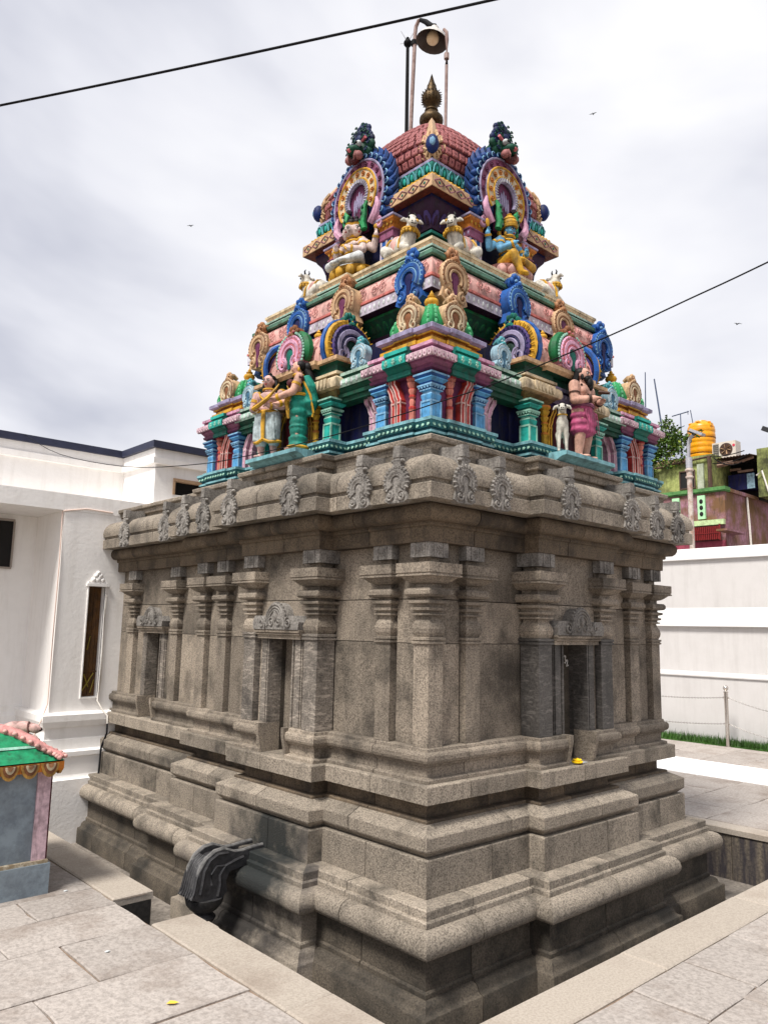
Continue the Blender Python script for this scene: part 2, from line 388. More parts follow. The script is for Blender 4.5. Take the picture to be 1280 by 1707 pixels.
# ================================================================== GROUND, MOAT, PAVING
def struct(name, mb, mats, smooth=0, parent=None):
    o = link(name, mb.mesh(name, mats, smooth), parent)
    if parent is None: o['kind'] = 'structure'
    return o
EARTH = mat('bare_earth', (.24, .20, .16), (.14, .12, .10), rough=.95, fine=8, amt=.8, bump=.3)
mb = MB()
mb.poly([(-400, -400, -.9), (400, -400, -.9), (400, 400, -.9), (-400, 400, -.9)])
struct('ground', mb, EARTH)
LX, RY, FX, BY = -.962, -.965, 3.95, 4.95        # inner edges of the moat
mb = MB()
b0 = G - .014
for x0, x1, y0, y1 in ((-9, LX - .05, -6, 1.09), (-9, -1.25, 1.09, 1.64), (-9, LX - .05, 1.64, BY + 1.2), (LX - .05, FX + .05, -6, RY - .05), (FX + .05, 9.75, -6, 26)):
    mb.poly([(x0, y0, b0), (x1, y0, b0), (x1, y1, b0), (x0, y1, b0)])
pavement = struct('pavement', mb, MORTAR)
mb = MB()
mb.poly([(LX - .4, RY - .2, FL), (FX + .2, RY - .2, FL), (FX + .2, BY + .1, FL), (LX - .4, BY + .1, FL)])
moat = struct('moat_floor', mb, mat('moat_floor_stone', (.24, .21, .18), (.11, .095, .08), rough=.9, fine=30, amt=.8, bump=.4, grime=(.06, .052, .045), gamt=.7, gscale=2.5, gpos=.52))

def slab_mesh(name, x0, x1, y0, y1, z1, th, mtl, jit=.008, cham=.007, n=3, tilt=.0015):
    mb = MB()
    pts = []
    c = [(x0, y0), (x1, y0), (x1, y1), (x0, y1)]
    for k in range(4):
        a, b = c[k], c[(k + 1) % 4]
        for q in range(n):
            t = q / n
            pts.append((a[0] + (b[0] - a[0]) * t + rnd.uniform(-jit, jit), a[1] + (b[1] - a[1]) * t + rnd.uniform(-jit, jit)))
    cx, cy = (x0 + x1) / 2, (y0 + y1) / 2
    tx, ty = rnd.uniform(-tilt, tilt), rnd.uniform(-tilt, tilt)
    def zt(x, y): return z1 + tx * (x - cx) / max(.3, x1 - x0) + ty * (y - cy) / max(.3, y1 - y0)
    def inn(x, y, d):
        return (x - d * (1 if x > cx else -1), y - d * (1 if y > cy else -1))
    r0 = [(x, y, z1 - th) for x, y in pts]
    r1 = [(x, y, zt(x, y) - cham * .8) for x, y in pts]
    r2 = [(*inn(x, y, cham), zt(x, y)) for x, y in pts]
    mb.loft([r0, r1, r2], 0, cap0=False)
    return mb.mesh(name, mtl, 25)
def stone(x0, x1, y0, y1, mtl=PAVE, z=G, th=.028, gap=.0048, parent=None, name='paving_stone', **k):
    dz = rnd.uniform(-.0015, .0015)
    return link(name, slab_mesh(name, x0 + gap, x1 - gap, y0 + gap, y1 - gap, z + dz, th, mtl, **k), parent or pavement)
# coping of the moat
def cope(x0, x1, y0, y1): stone(x0, x1, y0, y1, COPE, G + .002, .055, .002, name='coping_stone', jit=.002, cham=.010, tilt=.0005)
for a, b in ((-1.25, -.30), (-.30, 1.09), (1.64, 3.05), (3.05, BY)): cope(-1.25, LX, a, b)
for a, b in ((LX, .59), (.59, 2.05), (2.05, 3.3), (3.3, 4.15)): cope(a, b, -1.25, RY)
for a, b in ((RY, .55), (.55, 2.1), (2.1, 3.6), (3.6, 6.0)): cope(FX, 4.15, a, b)
# left court
rows = [(-6, -3.2), (-3.2, -2.2), (-2.2, -1.3), (-1.3, -.60), (-.60, -.01), (-.01, .555), (.555, 1.11), (1.11, 1.56), (1.56, 1.95), (1.95, 2.6), (2.6, 3.3), (3.3, 4.1), (4.1, 4.95), (4.95, 5.85)]
fixed = {(.555, 1.11): [-1.785, -2.62, -3.4], (-.01, .555): [-2.112, -2.95, -3.7], (1.11, 1.56): [-2.053, -2.9], (1.56, 1.95): [-1.755, -2.5], (-.60, -.01): [-1.80, -2.6]}
for r in rows:
    xs = [-1.256]
    if r in fixed: xs += fixed[r]
    while xs[-1] > -5.6: xs.append(xs[-1] - rnd.uniform(.55, 1.0))
    for a, b in zip(xs, xs[1:]): stone(b, a, *r)
# right court, courses parallel to the moat
ys = [-1.252, -1.655, -2.35, -3.1, -4.0, -5.0]
for k in range(len(ys) - 1):
    xs = [-1.256, -.32, .218, .765, 1.34, 1.98, 2.55, 3.2, 3.9] if k == 0 else [-1.256 + .2 * k]
    while xs[-1] < 9.4: xs.append(xs[-1] + rnd.uniform(.55, .95))
    for a, b in zip(xs, xs[1:]): stone(a, min(b, 9.3), ys[k + 1], ys[k])
# far court beyond the moat
y = -1.25
yr = [-1.25, -.95, -.38, .20, .78, 1.36, 1.95, 2.6, 3.3, 4.1, 5.0, 6.0]
for a, b in zip(yr, yr[1:]):
    xs = [4.152, 4.9 + rnd.uniform(-.2, .2), 5.55 + rnd.uniform(-.1, .1), 6.42]
    for p, q in zip(xs, xs[1:]): stone(p, q, a, b)
    xs = [7.6, 8.25 + rnd.uniform(-.15, .15), 9.0]
    for p, q in zip(xs, xs[1:] + [9.3]): stone(p, q, a, b)
mb = MB()
yy = [-1.26 + .4 * k for k in range(20)]
top = [(6.425 + rnd.uniform(-.01, .01), y) for y in yy] ; bot = [(7.595 + rnd.uniform(-.01, .01), y) for y in yy]
mb.loft([[(x, y, G + .004) for x, y in top], [(x, y, G + .004) for x, y in bot]], 0, close=False)
mb.loft([[(x, y, G + .004) for x, y in top], [(x, y, G - .03) for x, y in top]], 0, close=False)
struct('white_path_strip', mb, WSTRIP)
# moat walls: dressed blocks
MW = mat('moat_wall_stone', (.18, .148, .112), (.05, .042, .033), rough=.9, fine=40, amt=.7, bump=.5, grime=(.02, .018, .028), gamt=.85, gscale=3, streak=True, perobj=.2, gpos=.46)
mbw = MB()
mbw.box(FX + .16, FX + .20, RY - .2, 6, FL - .1, G - .06); mbw.box(LX - .42, LX - .38, RY - .2, 6, FL - .1, G - .06); mbw.box(LX - .3, FX + .3, RY - .28, RY - .24, FL - .1, G - .06)
mwall = struct('moat_wall', mbw, MORTAR)
def blk(x0, x1, y0, y1):
    mb = MB(); mb.box(x0, x1, y0, y1, FL - .02, G - .057 + rnd.uniform(-.004, 0)); link('wall_stone', mb.mesh('wall_stone', MW, 0), mwall)
y = RY - .1
for w_ in (.58, .36, .5, .62, .55, .7, .9, 1.2):
    blk(FX + .012 + rnd.uniform(0, .012), FX + .159, y + .004, y + w_ - .004)
    y += w_
y = RY
for w_ in (.7, .6, .75): blk(LX - .16, LX - .012, y + .003, y + w_ - .003); y += w_
for a, b in ((1.64, 2.4), (2.4, 3.3), (3.3, 4.2), (4.2, 4.95)): blk(LX - .16, LX - .012, a + .003, b - .003)
x = LX
for w_ in (.8, .7, .9, .65, .8, 1.0): blk(x + .003, x + w_ - .003, RY - .16, RY - .012); x += w_
# drain chamber behind the notch under the spout
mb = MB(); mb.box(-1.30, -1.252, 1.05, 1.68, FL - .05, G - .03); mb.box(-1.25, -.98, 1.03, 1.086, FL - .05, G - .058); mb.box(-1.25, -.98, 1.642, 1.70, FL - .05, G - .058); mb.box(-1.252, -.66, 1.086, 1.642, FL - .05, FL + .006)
struct('drain_lining', mb, NOTCH_SHADE)  # notch shade painted on as near-black stone
mb = MB(); mb.stack(-.80, 1.22, [(.07, FL), (.07, -.36), (.06, -.345), (.0, -.345)]); 
tag(link('drain_stone', mb.mesh('drain_stone', COPE, 25)), 'short square stone post standing in the moat beneath the black spout', 'stone post')

# ================================================================== STONE SANCTUM
a_, d_, e_ = 1.0, .125, .10
OUT = [(e_, 5.0), (e_, W), (0, W), (0, W - a_), (-d_, W - a_), (-d_, a_), (0, a_), (0, 0), (a_, 0), (a_, -d_), (W - a_, -d_), (W - a_, 0), (W, 0),
       (W, a_), (W + d_, a_), (W + d_, W - a_), (W, W - a_), (W, W), (W - e_, W), (W - e_, 5.0)]
OOF = offs(OUT)
shrine = thing('stone_sanctum', (H, H, FL), 'carved granite sanctum with niches and pilasters, standing below the painted tower', 'shrine')
CO = [
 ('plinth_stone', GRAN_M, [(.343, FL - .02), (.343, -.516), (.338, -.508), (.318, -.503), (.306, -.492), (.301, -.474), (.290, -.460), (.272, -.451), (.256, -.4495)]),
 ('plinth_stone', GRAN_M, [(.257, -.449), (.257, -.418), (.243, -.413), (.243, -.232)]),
 ('roll_stone', GRAN_B, [(.243, -.231), (.290, -.228), (.322, -.215), (.341, -.188), (.345, -.158), (.337, -.124), (.316, -.098), (.287, -.084), (.262, -.081)]),
 ('step_stone', GRAN_B, [(.263, -.080), (.263, -.046), (.244, -.043), (.244, .010), (.10, .015)]),
 ('block_stone', GRAN_B, [(.122, .0155), (.122, .226), (.116, .231), (.02, .2315)]),
 ('moulding_stone', GRAN_B, [(.03, .2325), (.074, .2335), (.123, .276), (.124, .352), (.120, .359), (.024, .405)]),
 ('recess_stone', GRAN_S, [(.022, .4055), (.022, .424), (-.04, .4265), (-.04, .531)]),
 ('slab_stone', GRAN_B, [(.0745, .532), (.0755, .636), (.070, .641), (.01, .642)]),
 ('ledge_stone', GRAN, [(.028, .6425), (.028, .668), (-.008, .674), (-.008, .741), (.013, .744), (.013, .756), (.033, .763), (.042, .784), (.042, .810), (.034, .828), (.014, .832), (.010, .856), (-.06, .857)]),
 ('wall_stone', GRAN, [(-.048, .858), (-.048, 1.503)]),
 ('wall_stone', GRAN, [(-.048, 1.508), (-.049, 1.796)]),
 ('wall_stone', GRAN, [(-.049, 1.802), (-.048, 2.167)]),
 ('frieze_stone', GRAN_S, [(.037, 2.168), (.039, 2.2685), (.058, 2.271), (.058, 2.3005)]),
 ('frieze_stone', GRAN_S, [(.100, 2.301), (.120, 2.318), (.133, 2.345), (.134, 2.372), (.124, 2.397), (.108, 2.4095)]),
 ('cornice_stone', GRAN_B, [(.09, 2.4105), (.233, 2.4125), (.234, 2.506), (.228, 2.512), (.214, 2.514), (.214, 2.536), (.234, 2.541), (.2405, 2.578), (.232, 2.625), (.208, 2.665), (.168, 2.698), (.115, 2.720), (.02, 2.728)]),
 ('cap_stone', GRAN_B, [(.022, 2.7285), (.022, 2.772), (.052, 2.776), (.058, 2.8265)]),
 ('cap_stone', GRAN_B, [(.03, 2.8275), (.083, 2.830), (.088, 2.864), (.082, 2.870), (-.10, 2.8705)]),
]
STAIN = mat('granite_water_stained', (.345, .295, .236), (.072, .058, .045), rough=.7, fine=90, amt=.72, bump=.9, grime=(.034, .029, .033), gamt=.7, gscale=2.2, perobj=.1, gpos=.55, spots=[(-.27 - H, 1.30 - H, .12 - FL, (.6, .50, .34), (.008, .011, .011)), (-.47 - H, 1.22 - H, -.12 - FL, (.5, .46, .24), (.010, .014, .014)), (-.4 - H, 1.5 - H, -.42 - FL, (.5, .7, .3), (.016, .014, .013))], lo=.40, hi=.66)
NS = .16 / .973
UE = {0: (5.0, W), 2: (W, W - a_), 4: (W - a_, a_), 6: (a_, 0), 7: (0, a_), 9: (a_, W - a_), 11: (W - a_, W)}
_c = [(.432, .072)]; _f = [(W - .432, .072), (W - .0675, .0675)]; _b = [(W - a_ - .08, .08)]
PU = {0: [(3.62, .072), (4.60, .072)], 2: _f, 4: _b, 6: _c, 7: _c, 9: _b, 11: _f}
for ci, (nm, mt, prof) in enumerate(CO):
    curved = nm in ('roll_stone', 'cornice_stone') or ci in (0, 13)
    pr = prof if curved else chamfer(prof, .006 if nm != 'wall_stone' else .001)
    SM = 42 if curved else 0
    for i in range(12):
        a, b = OUT[i], OUT[i + 1]
        L_ = math.hypot(b[0] - a[0], b[1] - a[1])
        cuts = [0., 1.]
        if i == 0: cuts = [0, .30 + rnd.uniform(-.06, .06), .68 + rnd.uniform(-.06, .06), 1]
        elif L_ > .5: cuts = [0, .5 + rnd.uniform(-.22, .22), 1]
        if i == 7 and nm in ('roll_stone', 'step_stone', 'plinth_stone'): cuts = [0, .13 + rnd.uniform(-.02, .05), .72, 1]
        gaps = []
        if i in (4, 9) and nm in ('ledge_stone',) or (i in (4, 9) and ci in (9,)): gaps = [(.5 - NS, .5 + NS)]
        if i == 0 and (nm == 'ledge_stone' or ci == 9): gaps = [(.449 - .072, .449 + .072)]
        if nm == 'wall_stone' and i in UE:                  # slot added on the near side of each pilaster as a dark shadow line
            u0_, u1_ = UE[i]
            for (uu, ss) in PU[i]:
                sa, sb = sorted(((uu - ss - .016 - u0_) / (u1_ - u0_), (uu - ss + .004 - u0_) / (u1_ - u0_)))
                if sa > .01 and sb < .99: gaps.append((sa, sb))
            gaps.sort()
        if nm == 'wall_stone' and gaps:
            pcs = [0] + [q for g_ in gaps for q in g_] + [1]
            for s0, s1 in zip(pcs[::2], pcs[1::2]):
                if s1 - s0 < .003: continue
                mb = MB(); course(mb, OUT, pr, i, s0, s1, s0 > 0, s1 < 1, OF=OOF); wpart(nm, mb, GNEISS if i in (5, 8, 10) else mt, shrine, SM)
            continue
        if gaps:
            cuts = [0, gaps[0][0], gaps[0][1], 1]
        for k, (s0, s1) in enumerate(zip(cuts, cuts[1:])):
            if gaps and k == 1: continue
            g = .0035 / L_
            mb = MB()
            course(mb, OUT, pr, i, s0 + (g if s0 > 0 else 0), s1 - (g if s1 < 1 else 0), s0 > 0, s1 < 1, OF=OOF)
            mm = mt
            if i in (4, 3, 5) and nm in ('block_stone', 'step_stone', 'roll_stone', 'plinth_stone'): mm = STAIN
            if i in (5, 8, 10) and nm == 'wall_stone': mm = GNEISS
            wpart(nm, mb, mm, shrine, SM)
    mb = MB()
    for i in range(12, 19): course(mb, OUT, pr, i, OF=OOF)
    wpart(nm, mb, mt, shrine, SM)
# roof deck under the tower
mb = MB(); mb.box(-.05, W + .05, -.05, W + .05, 2.60, 2.869); mb.box(e_, W - e_, W + .05, 5.0, 2.60, 2.869)
wpart('roof_slab', mb, GRAN_B, shrine, 0)

def frame_M(face, u, p, z):
    """local +X runs to the viewer's right along the face, -Y points out of it"""
    if face == 'R': return Matrix.Translation((u, -p, z))
    return Matrix.Translation((-p, u, z)) @ Matrix.Rotation(-PI / 2, 4, 'Z')

# pilasters -------------------------------------------------------
def pil_prof(s):
    return [(s, .858), (s, 1.503), (s + .012, 1.506), (s + .012, 1.520), (s + .004, 1.522), (s + .004, 1.528), (s + .013, 1.530), (s + .013, 1.546), (s - .006, 1.549),
            (s + .006, 1.575), (s + .010, 1.603), (s + .003, 1.635), (s - .012, 1.662), (s - .016, 1.686), (s + .010, 1.690), (s + .010, 1.700), (s - .008, 1.704), (s - .008, 1.716),
            (s + .016, 1.722), (s + .018, 1.738), (s - .002, 1.742), (s - .002, 1.760), (s + .026, 1.768), (s + .028, 1.786), (s - .004, 1.792), (s - .006, 1.806),
            (s + .036, 1.812), (s + .048, 1.826), (s + .048, 1.850), (s + .036, 1.866), (s - .008, 1.868), (s - .008, 1.894), (s + .018, 1.900), (s + .040, 1.914), (s + .066, 1.938),
            (s + .090, 1.942), (s + .090, 1.952), (s + .082, 1.954), (s + .082, 1.962), (s + .088, 1.964), (s + .088, 2.028), (s - .02, 2.030), (s - .02, 2.068)]
def pilaster(x, y, s, mt, faces='LR'):
    pp = pil_prof(s)
    mb = MB(); mb.stack(x, y, pp[:9])
    o = wpart('pilaster', mb, mt, shrine, 0)
    mb = MB(); mb.stack(x, y, [(s - .02, 1.5465)] + pp[8:])
    wpart('capital', mb, GRAN, shrine, 0, parent=o)
    mb = MB(); t = s + .022
    mb.box(x - t, x + t, y - t, y + t, 2.069, 2.1665)
    for f in faces:                                     # flower carved on the bracket block
        M_ = Matrix.Translation((x, y - t, 2.118)) if f == 'R' else Matrix.Translation((x - t, y, 2.118)) @ Matrix.Rotation(-PI / 2, 4, 'Z')
        mb.M = M_
        for k in range(8):
            an = k * PI / 4
            mb.ell((.022 * math.cos(an), -.001, .022 * math.sin(an)), (.014, .006, .006), 0, 6, 4, rot=(0, -an, 0))
        mb.ell((0, -.002, 0), (.009, .007, .009), 0, 6, 4)
        for q in (-1, 1): mb.box(q * .043 - .004, q * .043 + .004, -.006, .01, -.046, .046)
        mb.M = None
    wpart('bracket_block', mb, GRAY, shrine, 30, parent=o)
s1, s2, s3 = .0675, .072, .08
PIL = [(s1, s1, s1, GRAN, 'LR'), (W - s1, s1, s1, GRAN, 'R'), (s1, W - s1, s1, GRAN, 'L'), (W - s1, W - s1, s1, GRAN, ''), ]
for u in (.432, W - .432):
    PIL += [(u, s2, s2, GRAN, 'R'), (s2, u, s2, GRAN, 'L')]
for u in (a_ + s3, W - a_ - s3):
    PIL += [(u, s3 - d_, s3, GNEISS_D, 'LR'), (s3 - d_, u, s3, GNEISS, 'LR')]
for u in (3.62, 4.60): PIL += [(e_ + s2, u, s2, GRAN, 'L')]
for q in PIL: pilaster(*q)

# niches ----------------------------------------------------------
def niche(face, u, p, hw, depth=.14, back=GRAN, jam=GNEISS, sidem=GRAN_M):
    M_ = frame_M(face, u, p, 0)
    def part(nm, mb, mt, sm=30, parent=None): return wpart(nm, mb, mt, shrine, sm, parent=parent)
    for q in (-1, 1):
        mb = MB(); mb.M = M_
        x0, x1 = sorted((q * hw, q * (hw + .115)))
        mb.box(x0, x1, -.012, .10, .859, 1.503)
        mb.box(*sorted((q * hw, q * (hw + .016))), -.026, -.012, .859, 1.503)
        mb.box(*sorted((q * (hw + .032), q * (hw + .10))), -.022, -.012, .859, 1.503)
        part('niche_jamb', mb, jam, 0)
        mb = MB(); mb.M = M_                                # cheek wall through the ledge course
        pr = [(-.065, .644), (-.100, .80), (-.100, .858), (.10, .858), (.10, .644)]
        xa, xb = sorted((q * (hw - .004), q * (hw + .030)))
        mb.loft([[(xa, y, z) for y, z in pr], [(xb, y, z) for y, z in pr]])
        part('niche_cheek', mb, GRAN, 0)
    mb = MB(); mb.M = M_
    mb.box(-hw - .2, hw + .2, depth, depth + .03, .60, 1.60)
    part('niche_back', mb, back, 0)
    mb = MB(); mb.M = M_
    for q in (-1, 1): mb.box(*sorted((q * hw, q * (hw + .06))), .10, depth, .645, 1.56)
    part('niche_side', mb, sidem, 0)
    mb = MB(); mb.M = M_; mb.box(-hw - .06, hw + .06, -.02, depth, .600, .6435)
    part('niche_sill', mb, GRAN_B, 0)
    mb = MB(); mb.M = M_
    w2 = hw + .13
    pr = [(-.050, 1.504), (-.050, 1.532), (-.068, 1.536), (-.068, 1.545), (-.060, 1.547), (-.078, 1.553), (-.082, 1.566), (-.075, 1.574)]
    mb.loft([[(-w2 - (-y - .05) * .6, y, z) for y, z in pr] + [(-w2, .15, 1.574), (-w2, .15, 1.504)], [(w2 + (-y - .05) * .6, y, z) for y, z in pr] + [(w2, .15, 1.574), (w2, .15, 1.504)]])
    part('niche_lintel', mb, GRAN, 0)
    mb = MB(); mb.M = M_ @ Matrix.Translation((0, -.088, 1.575))
    R = .125 * (hw / .16) ; ww = w2 + .012
    ol = [(-ww, 0), (-ww - .012, .055), (-ww + .02, .105), (-R - .045, .105), (-R - .012, .085)]
    ol += [(R * math.cos(t), .085 + R * .98 * math.sin(t)) for t in [PI - PI * k / 12 for k in range(13)]]
    ol += [(R + .012, .085), (R + .045, .105), (ww - .02, .105), (ww + .012, .055), (ww, 0)]
    mb.extrude(ol[::-1], 0, .20, 0)
    for f in (.95, .78, .60):
        mb.tube([(R * f * math.cos(t), -.004, .07 + R * f * 1.05 * math.sin(t)) for t in [PI * 1.12 - PI * 1.24 * k / 14 for k in range(15)]], .008, 5, up=(0, 1, 0))
    mb.ell((0, -.002, .105), (.020, .014, .045), 0, 8, 5)
    for q in (-1, 1):
        mb.tube(spiral(q * (R + .055), .052, .044, 1.4, -.005, PI / 2, q), .009, 5, up=(0, 1, 0))
        mb.tube(spiral(q * .045, .055, .036, 1.2, -.004, PI / 2, -q), .008, 5, up=(0, 1, 0))
        mb.tube([(q * (R + .02), -.004, .0), (q * (R + .005), -.006, .04), (q * (R - .012), -.004, .09)], .010, 5, up=(0, 1, 0))
    for k in range(13):
        t = PI * k / 12
        mb.ell((R * 1.0 * math.cos(t), .01, .085 + R * 1.0 * math.sin(t)), .010, 0, 5, 4)
    part('niche_crown', mb, GRAY, 35)
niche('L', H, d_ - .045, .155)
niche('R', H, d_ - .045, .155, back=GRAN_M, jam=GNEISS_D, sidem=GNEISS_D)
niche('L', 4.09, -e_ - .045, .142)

# small horseshoe arches along the stone cornice -------------------
mb = MB(); horseshoe(mb, .20, .235, .05, head=0, mi=(0, 0, 0, 0, 0), beads=0, seg=16)
for k in range(15):                                        # leaf fringe
    t = math.radians(205 - 230 * k / 14)
    mb.ell((.093 * math.cos(t), -.004, .135 + .093 * math.sin(t)), (.020, .012, .009), 0, 6, 4, rot=(0, -t, 0))
mb.box(-.030, .030, -.004, .06, .225, .27)
for q in (-1, 1):
    mb.lathe(0, 0, [(.001, -.0)], 3) if False else None
    mb.ell((q * .034, .01, .268), (.022, .016, .014), 0, 7, 5)
mb.stack(0, .02, [(.026, .27), (.024, .285), (.030, .29), (.027, .365), (.0, .368)])
mb.extrude([(-.027, .255), (.027, .255), (.027, .36), (-.027, .36)], .03, .10, 0)
mb.loft([[(-.027, .10, .25), (.027, .10, .25), (.027, .10, .36), (-.027, .10, .36)], [(-.035, .215, .315), (.035, .215, .315), (.035, .215, .375), (-.035, .215, .375)]])
kme = mb.mesh('cornice_arch', GRAY, 40)
for face, u, p in [('L', .065, 0), ('L', .435, 0), ('L', 1.07, d_), ('L', W - 1.07, d_), ('L', W - .435, 0), ('L', W - .065, 0), ('L', 3.46, -e_), ('L', 4.38, -e_),
                   ('R', .065, 0), ('R', .435, 0), ('R', 1.07, d_), ('R', W - 1.07, d_), ('R', W - .435, 0), ('R', W - .065, 0)]:
    M_ = frame_M(face, u, p + .250, 2.400)
    o = link('cornice_arch', kme, shrine); o.matrix_basis = Matrix.Translation(-shrine.location) @ M_ @ Matrix.Rotation(rnd.uniform(-.03, .03), 4, 'Y') @ Matrix.Diagonal((1.12 * rnd.uniform(.94, 1.05), rnd.uniform(.9, 1.1), 1.06 * rnd.uniform(.95, 1.03), 1))

# water spout ------------------------------------------------------
M_ = frame_M('L', H, d_ + .10, 0) @ Matrix.Diagonal((.95, .97, .90, 1))
mb = MB(); mb.M = M_
sid = [(0, -.07), (0, .034), (.10, .030), (.20, .018), (.27, .022), (.36, .058), (.43, .050), (.50, .005), (.545, -.07), (.56, -.16), (.575, -.235), (.60, -.262), (.565, -.272), (.53, -.30), (.49, -.315), (.45, -.318), (.41, -.30), (.36, -.292), (.325, -.25), (.335, -.17), (.31, -.11), (.22, -.095), (.10, -.075)]
def side(x0, x1, grow=1.0):
    a = [(x0, -y, z) for y, z in sid]; b = [(x1, -y, z) for y, z in sid]
    mb.loft([a, b])
side(-.098, -.055); side(.055, .098)
mid = [(y, z - .035 if z > -.1 else z + .012) for y, z in sid]
mb.loft([[(-.056, -y, z) for y, z in mid], [(.056, -y, z) for y, z in mid]])
for k in range(7):
    x = -.075 + .025 * k
    mb.tube([(x, -.47, .015), (x, -.525, -.03), (x * 1.1, -.56, -.12), (x * 1.15, -.578, -.21), (x * 1.2, -.602, -.262)], [.008, .013, .014, .014, .010], 5)
for q in (-.099, .099):
    mb.tube([(q, -y * 1.0, z) for y, z in [(.33, .030), (.41, .036), (.475, .0), (.515, -.07), (.525, -.15), (.54, -.23)]], .013, 6)
    mb.tube([(q, -y, z) for y, z in [(.20, -.02), (.27, -.035), (.35, -.06), (.39, -.12), (.385, -.2), (.40, -.27)]], .013, 6)
    mb.tube([(q, -y, z) for y, z in [(.35, -.06), (.42, -.05), (.46, -.1), (.455, -.18)]], .010, 6)
mb.lathe(0, -.45, [(.02, -.47), (.075, -.46), (.09, -.43), (.06, -.40), (.10, -.37), (.13, -.33), (.14, -.285)], 14)
spt = wpart('water_spout', mb, BLACKST, shrine, 45)
for q in (-.077, .077):
    mb = MB(); mb.M = M_
    mb.tube([(q, -y, z + .004) for y, z in sid[1:12]], [.012, .013, .013, .014, .016, .017, .016, .014, .012, .010, .008], 6)
    wpart('spout_rim', mb, EDGE_GREY, shrine, 50, parent=spt)
# ================================================================== PAINTED TOWER
TZ = 2.87
tower = thing('painted_tower', (H, H, TZ), 'painted stepped temple tower with blue arches and scaled dome, on the granite sanctum', 'tower')
def tp(name, mb, mats, parent=None, smooth=35, kind=None):
    return link(name, mb.mesh(name, mats, smooth, (-H, -H, -TZ)), parent or tower, kind=kind)
def rot4(o, ks=(1, 2, 3)):
    for k in ks:
        c = copy_tree(o); c.rotation_euler = (0, 0, -k * PI / 2)
def pl(*k): return [P[x] for x in k]
# base course --------------------------------------------------------
def plan(seq):
    """seq of (u,p) along one face from the near corner to the far one; returns the closed outline of the whole square"""
    pts = []
    one = [(u - H, -H - p) for u, p in seq]
    for k in range(4):
        c, s = round(math.cos(k * PI / 2)), round(math.sin(k * PI / 2))
        pts += [(c * x - s * y + H, s * x + c * y + H) for x, y in one]
    q = []
    for p_ in pts:
        if not q or math.dist(q[-1], p_) > 1e-6: q.append(p_)
    if math.dist(q[0], q[-1]) < 1e-6: q.pop()
    return q
KU, HA, SA = .565, -.10, .99
base_plan = plan([(0, 0), (.15, 0), (.15, .02), (.415, .02), (.415, 0), (KU, 0), (KU, HA), (SA, HA), (SA, .07), (W - SA, .07), (W - SA, HA), (W - KU, HA), (W - KU, 0), (W - .415, 0), (W - .415, .02), (W - .15, .02), (W - .15, 0), (W, 0)])
mb = MB()
ringc(mb, base_plan, [(.0, 2.872), (.030, 2.872), (.030, 2.893), (.044, 2.896), (.044, 2.912), (.026, 2.918), (.026, 2.932), (.034, 2.935), (.058, 2.972), (.062, 2.976), (.062, 2.998), (-.03, 3.0), (-.2, 3.0)],
      mats=[0, 1, 0, 2, 0, 1, 1, 0, 1, 2, 2, 2])
tp('tower_base', mb, pl('teal_m', 'teal_d', 'teal_p'))
def along(seq, step, fn, skip_short=.06):
    """place fn(M) at even steps along the visible edges of a plan, M has -Y facing out"""
    n = normals(seq, True)
    for i, p in enumerate(seq):
        q = seq[(i + 1) % len(seq)]
        L_ = math.dist(p, q)
        if L_ < skip_short: continue
        K = max(1, int(L_ / step))
        ang = math.atan2(n[i][1], n[i][0]) + PI / 2
        for k in range(K):
            t = (k + .5) / K
            fn(Matrix.Translation((p[0] + (q[0] - p[0]) * t, p[1] + (q[1] - p[1]) * t, 0)) @ Matrix.Rotation(ang, 4, 'Z'))
def inset(seq, q):
    return [(x + o[0] * q, y + o[1] * q) for (x, y), o in zip(seq, offs(seq, True))]
mb = MB()
def oval(M_):
    mb.M = M_ @ Matrix.Translation((0, -.002, 2.954)) @ Matrix.Rotation(-.55, 4, 'X')
    mb.ell((0, 0, 0), (.014, .007, .021), 0, 6, 4)
along(inset(base_plan, .046), .042, oval); mb.M = None
tp('lotus_band', mb, pl('mint'), kind='stuff')
mb = MB(); mb.box(.14, W - .14, .14, W - .14, 2.9, 3.76)
tp('tower_core', mb, pl('navy_wall'), smooth=0)

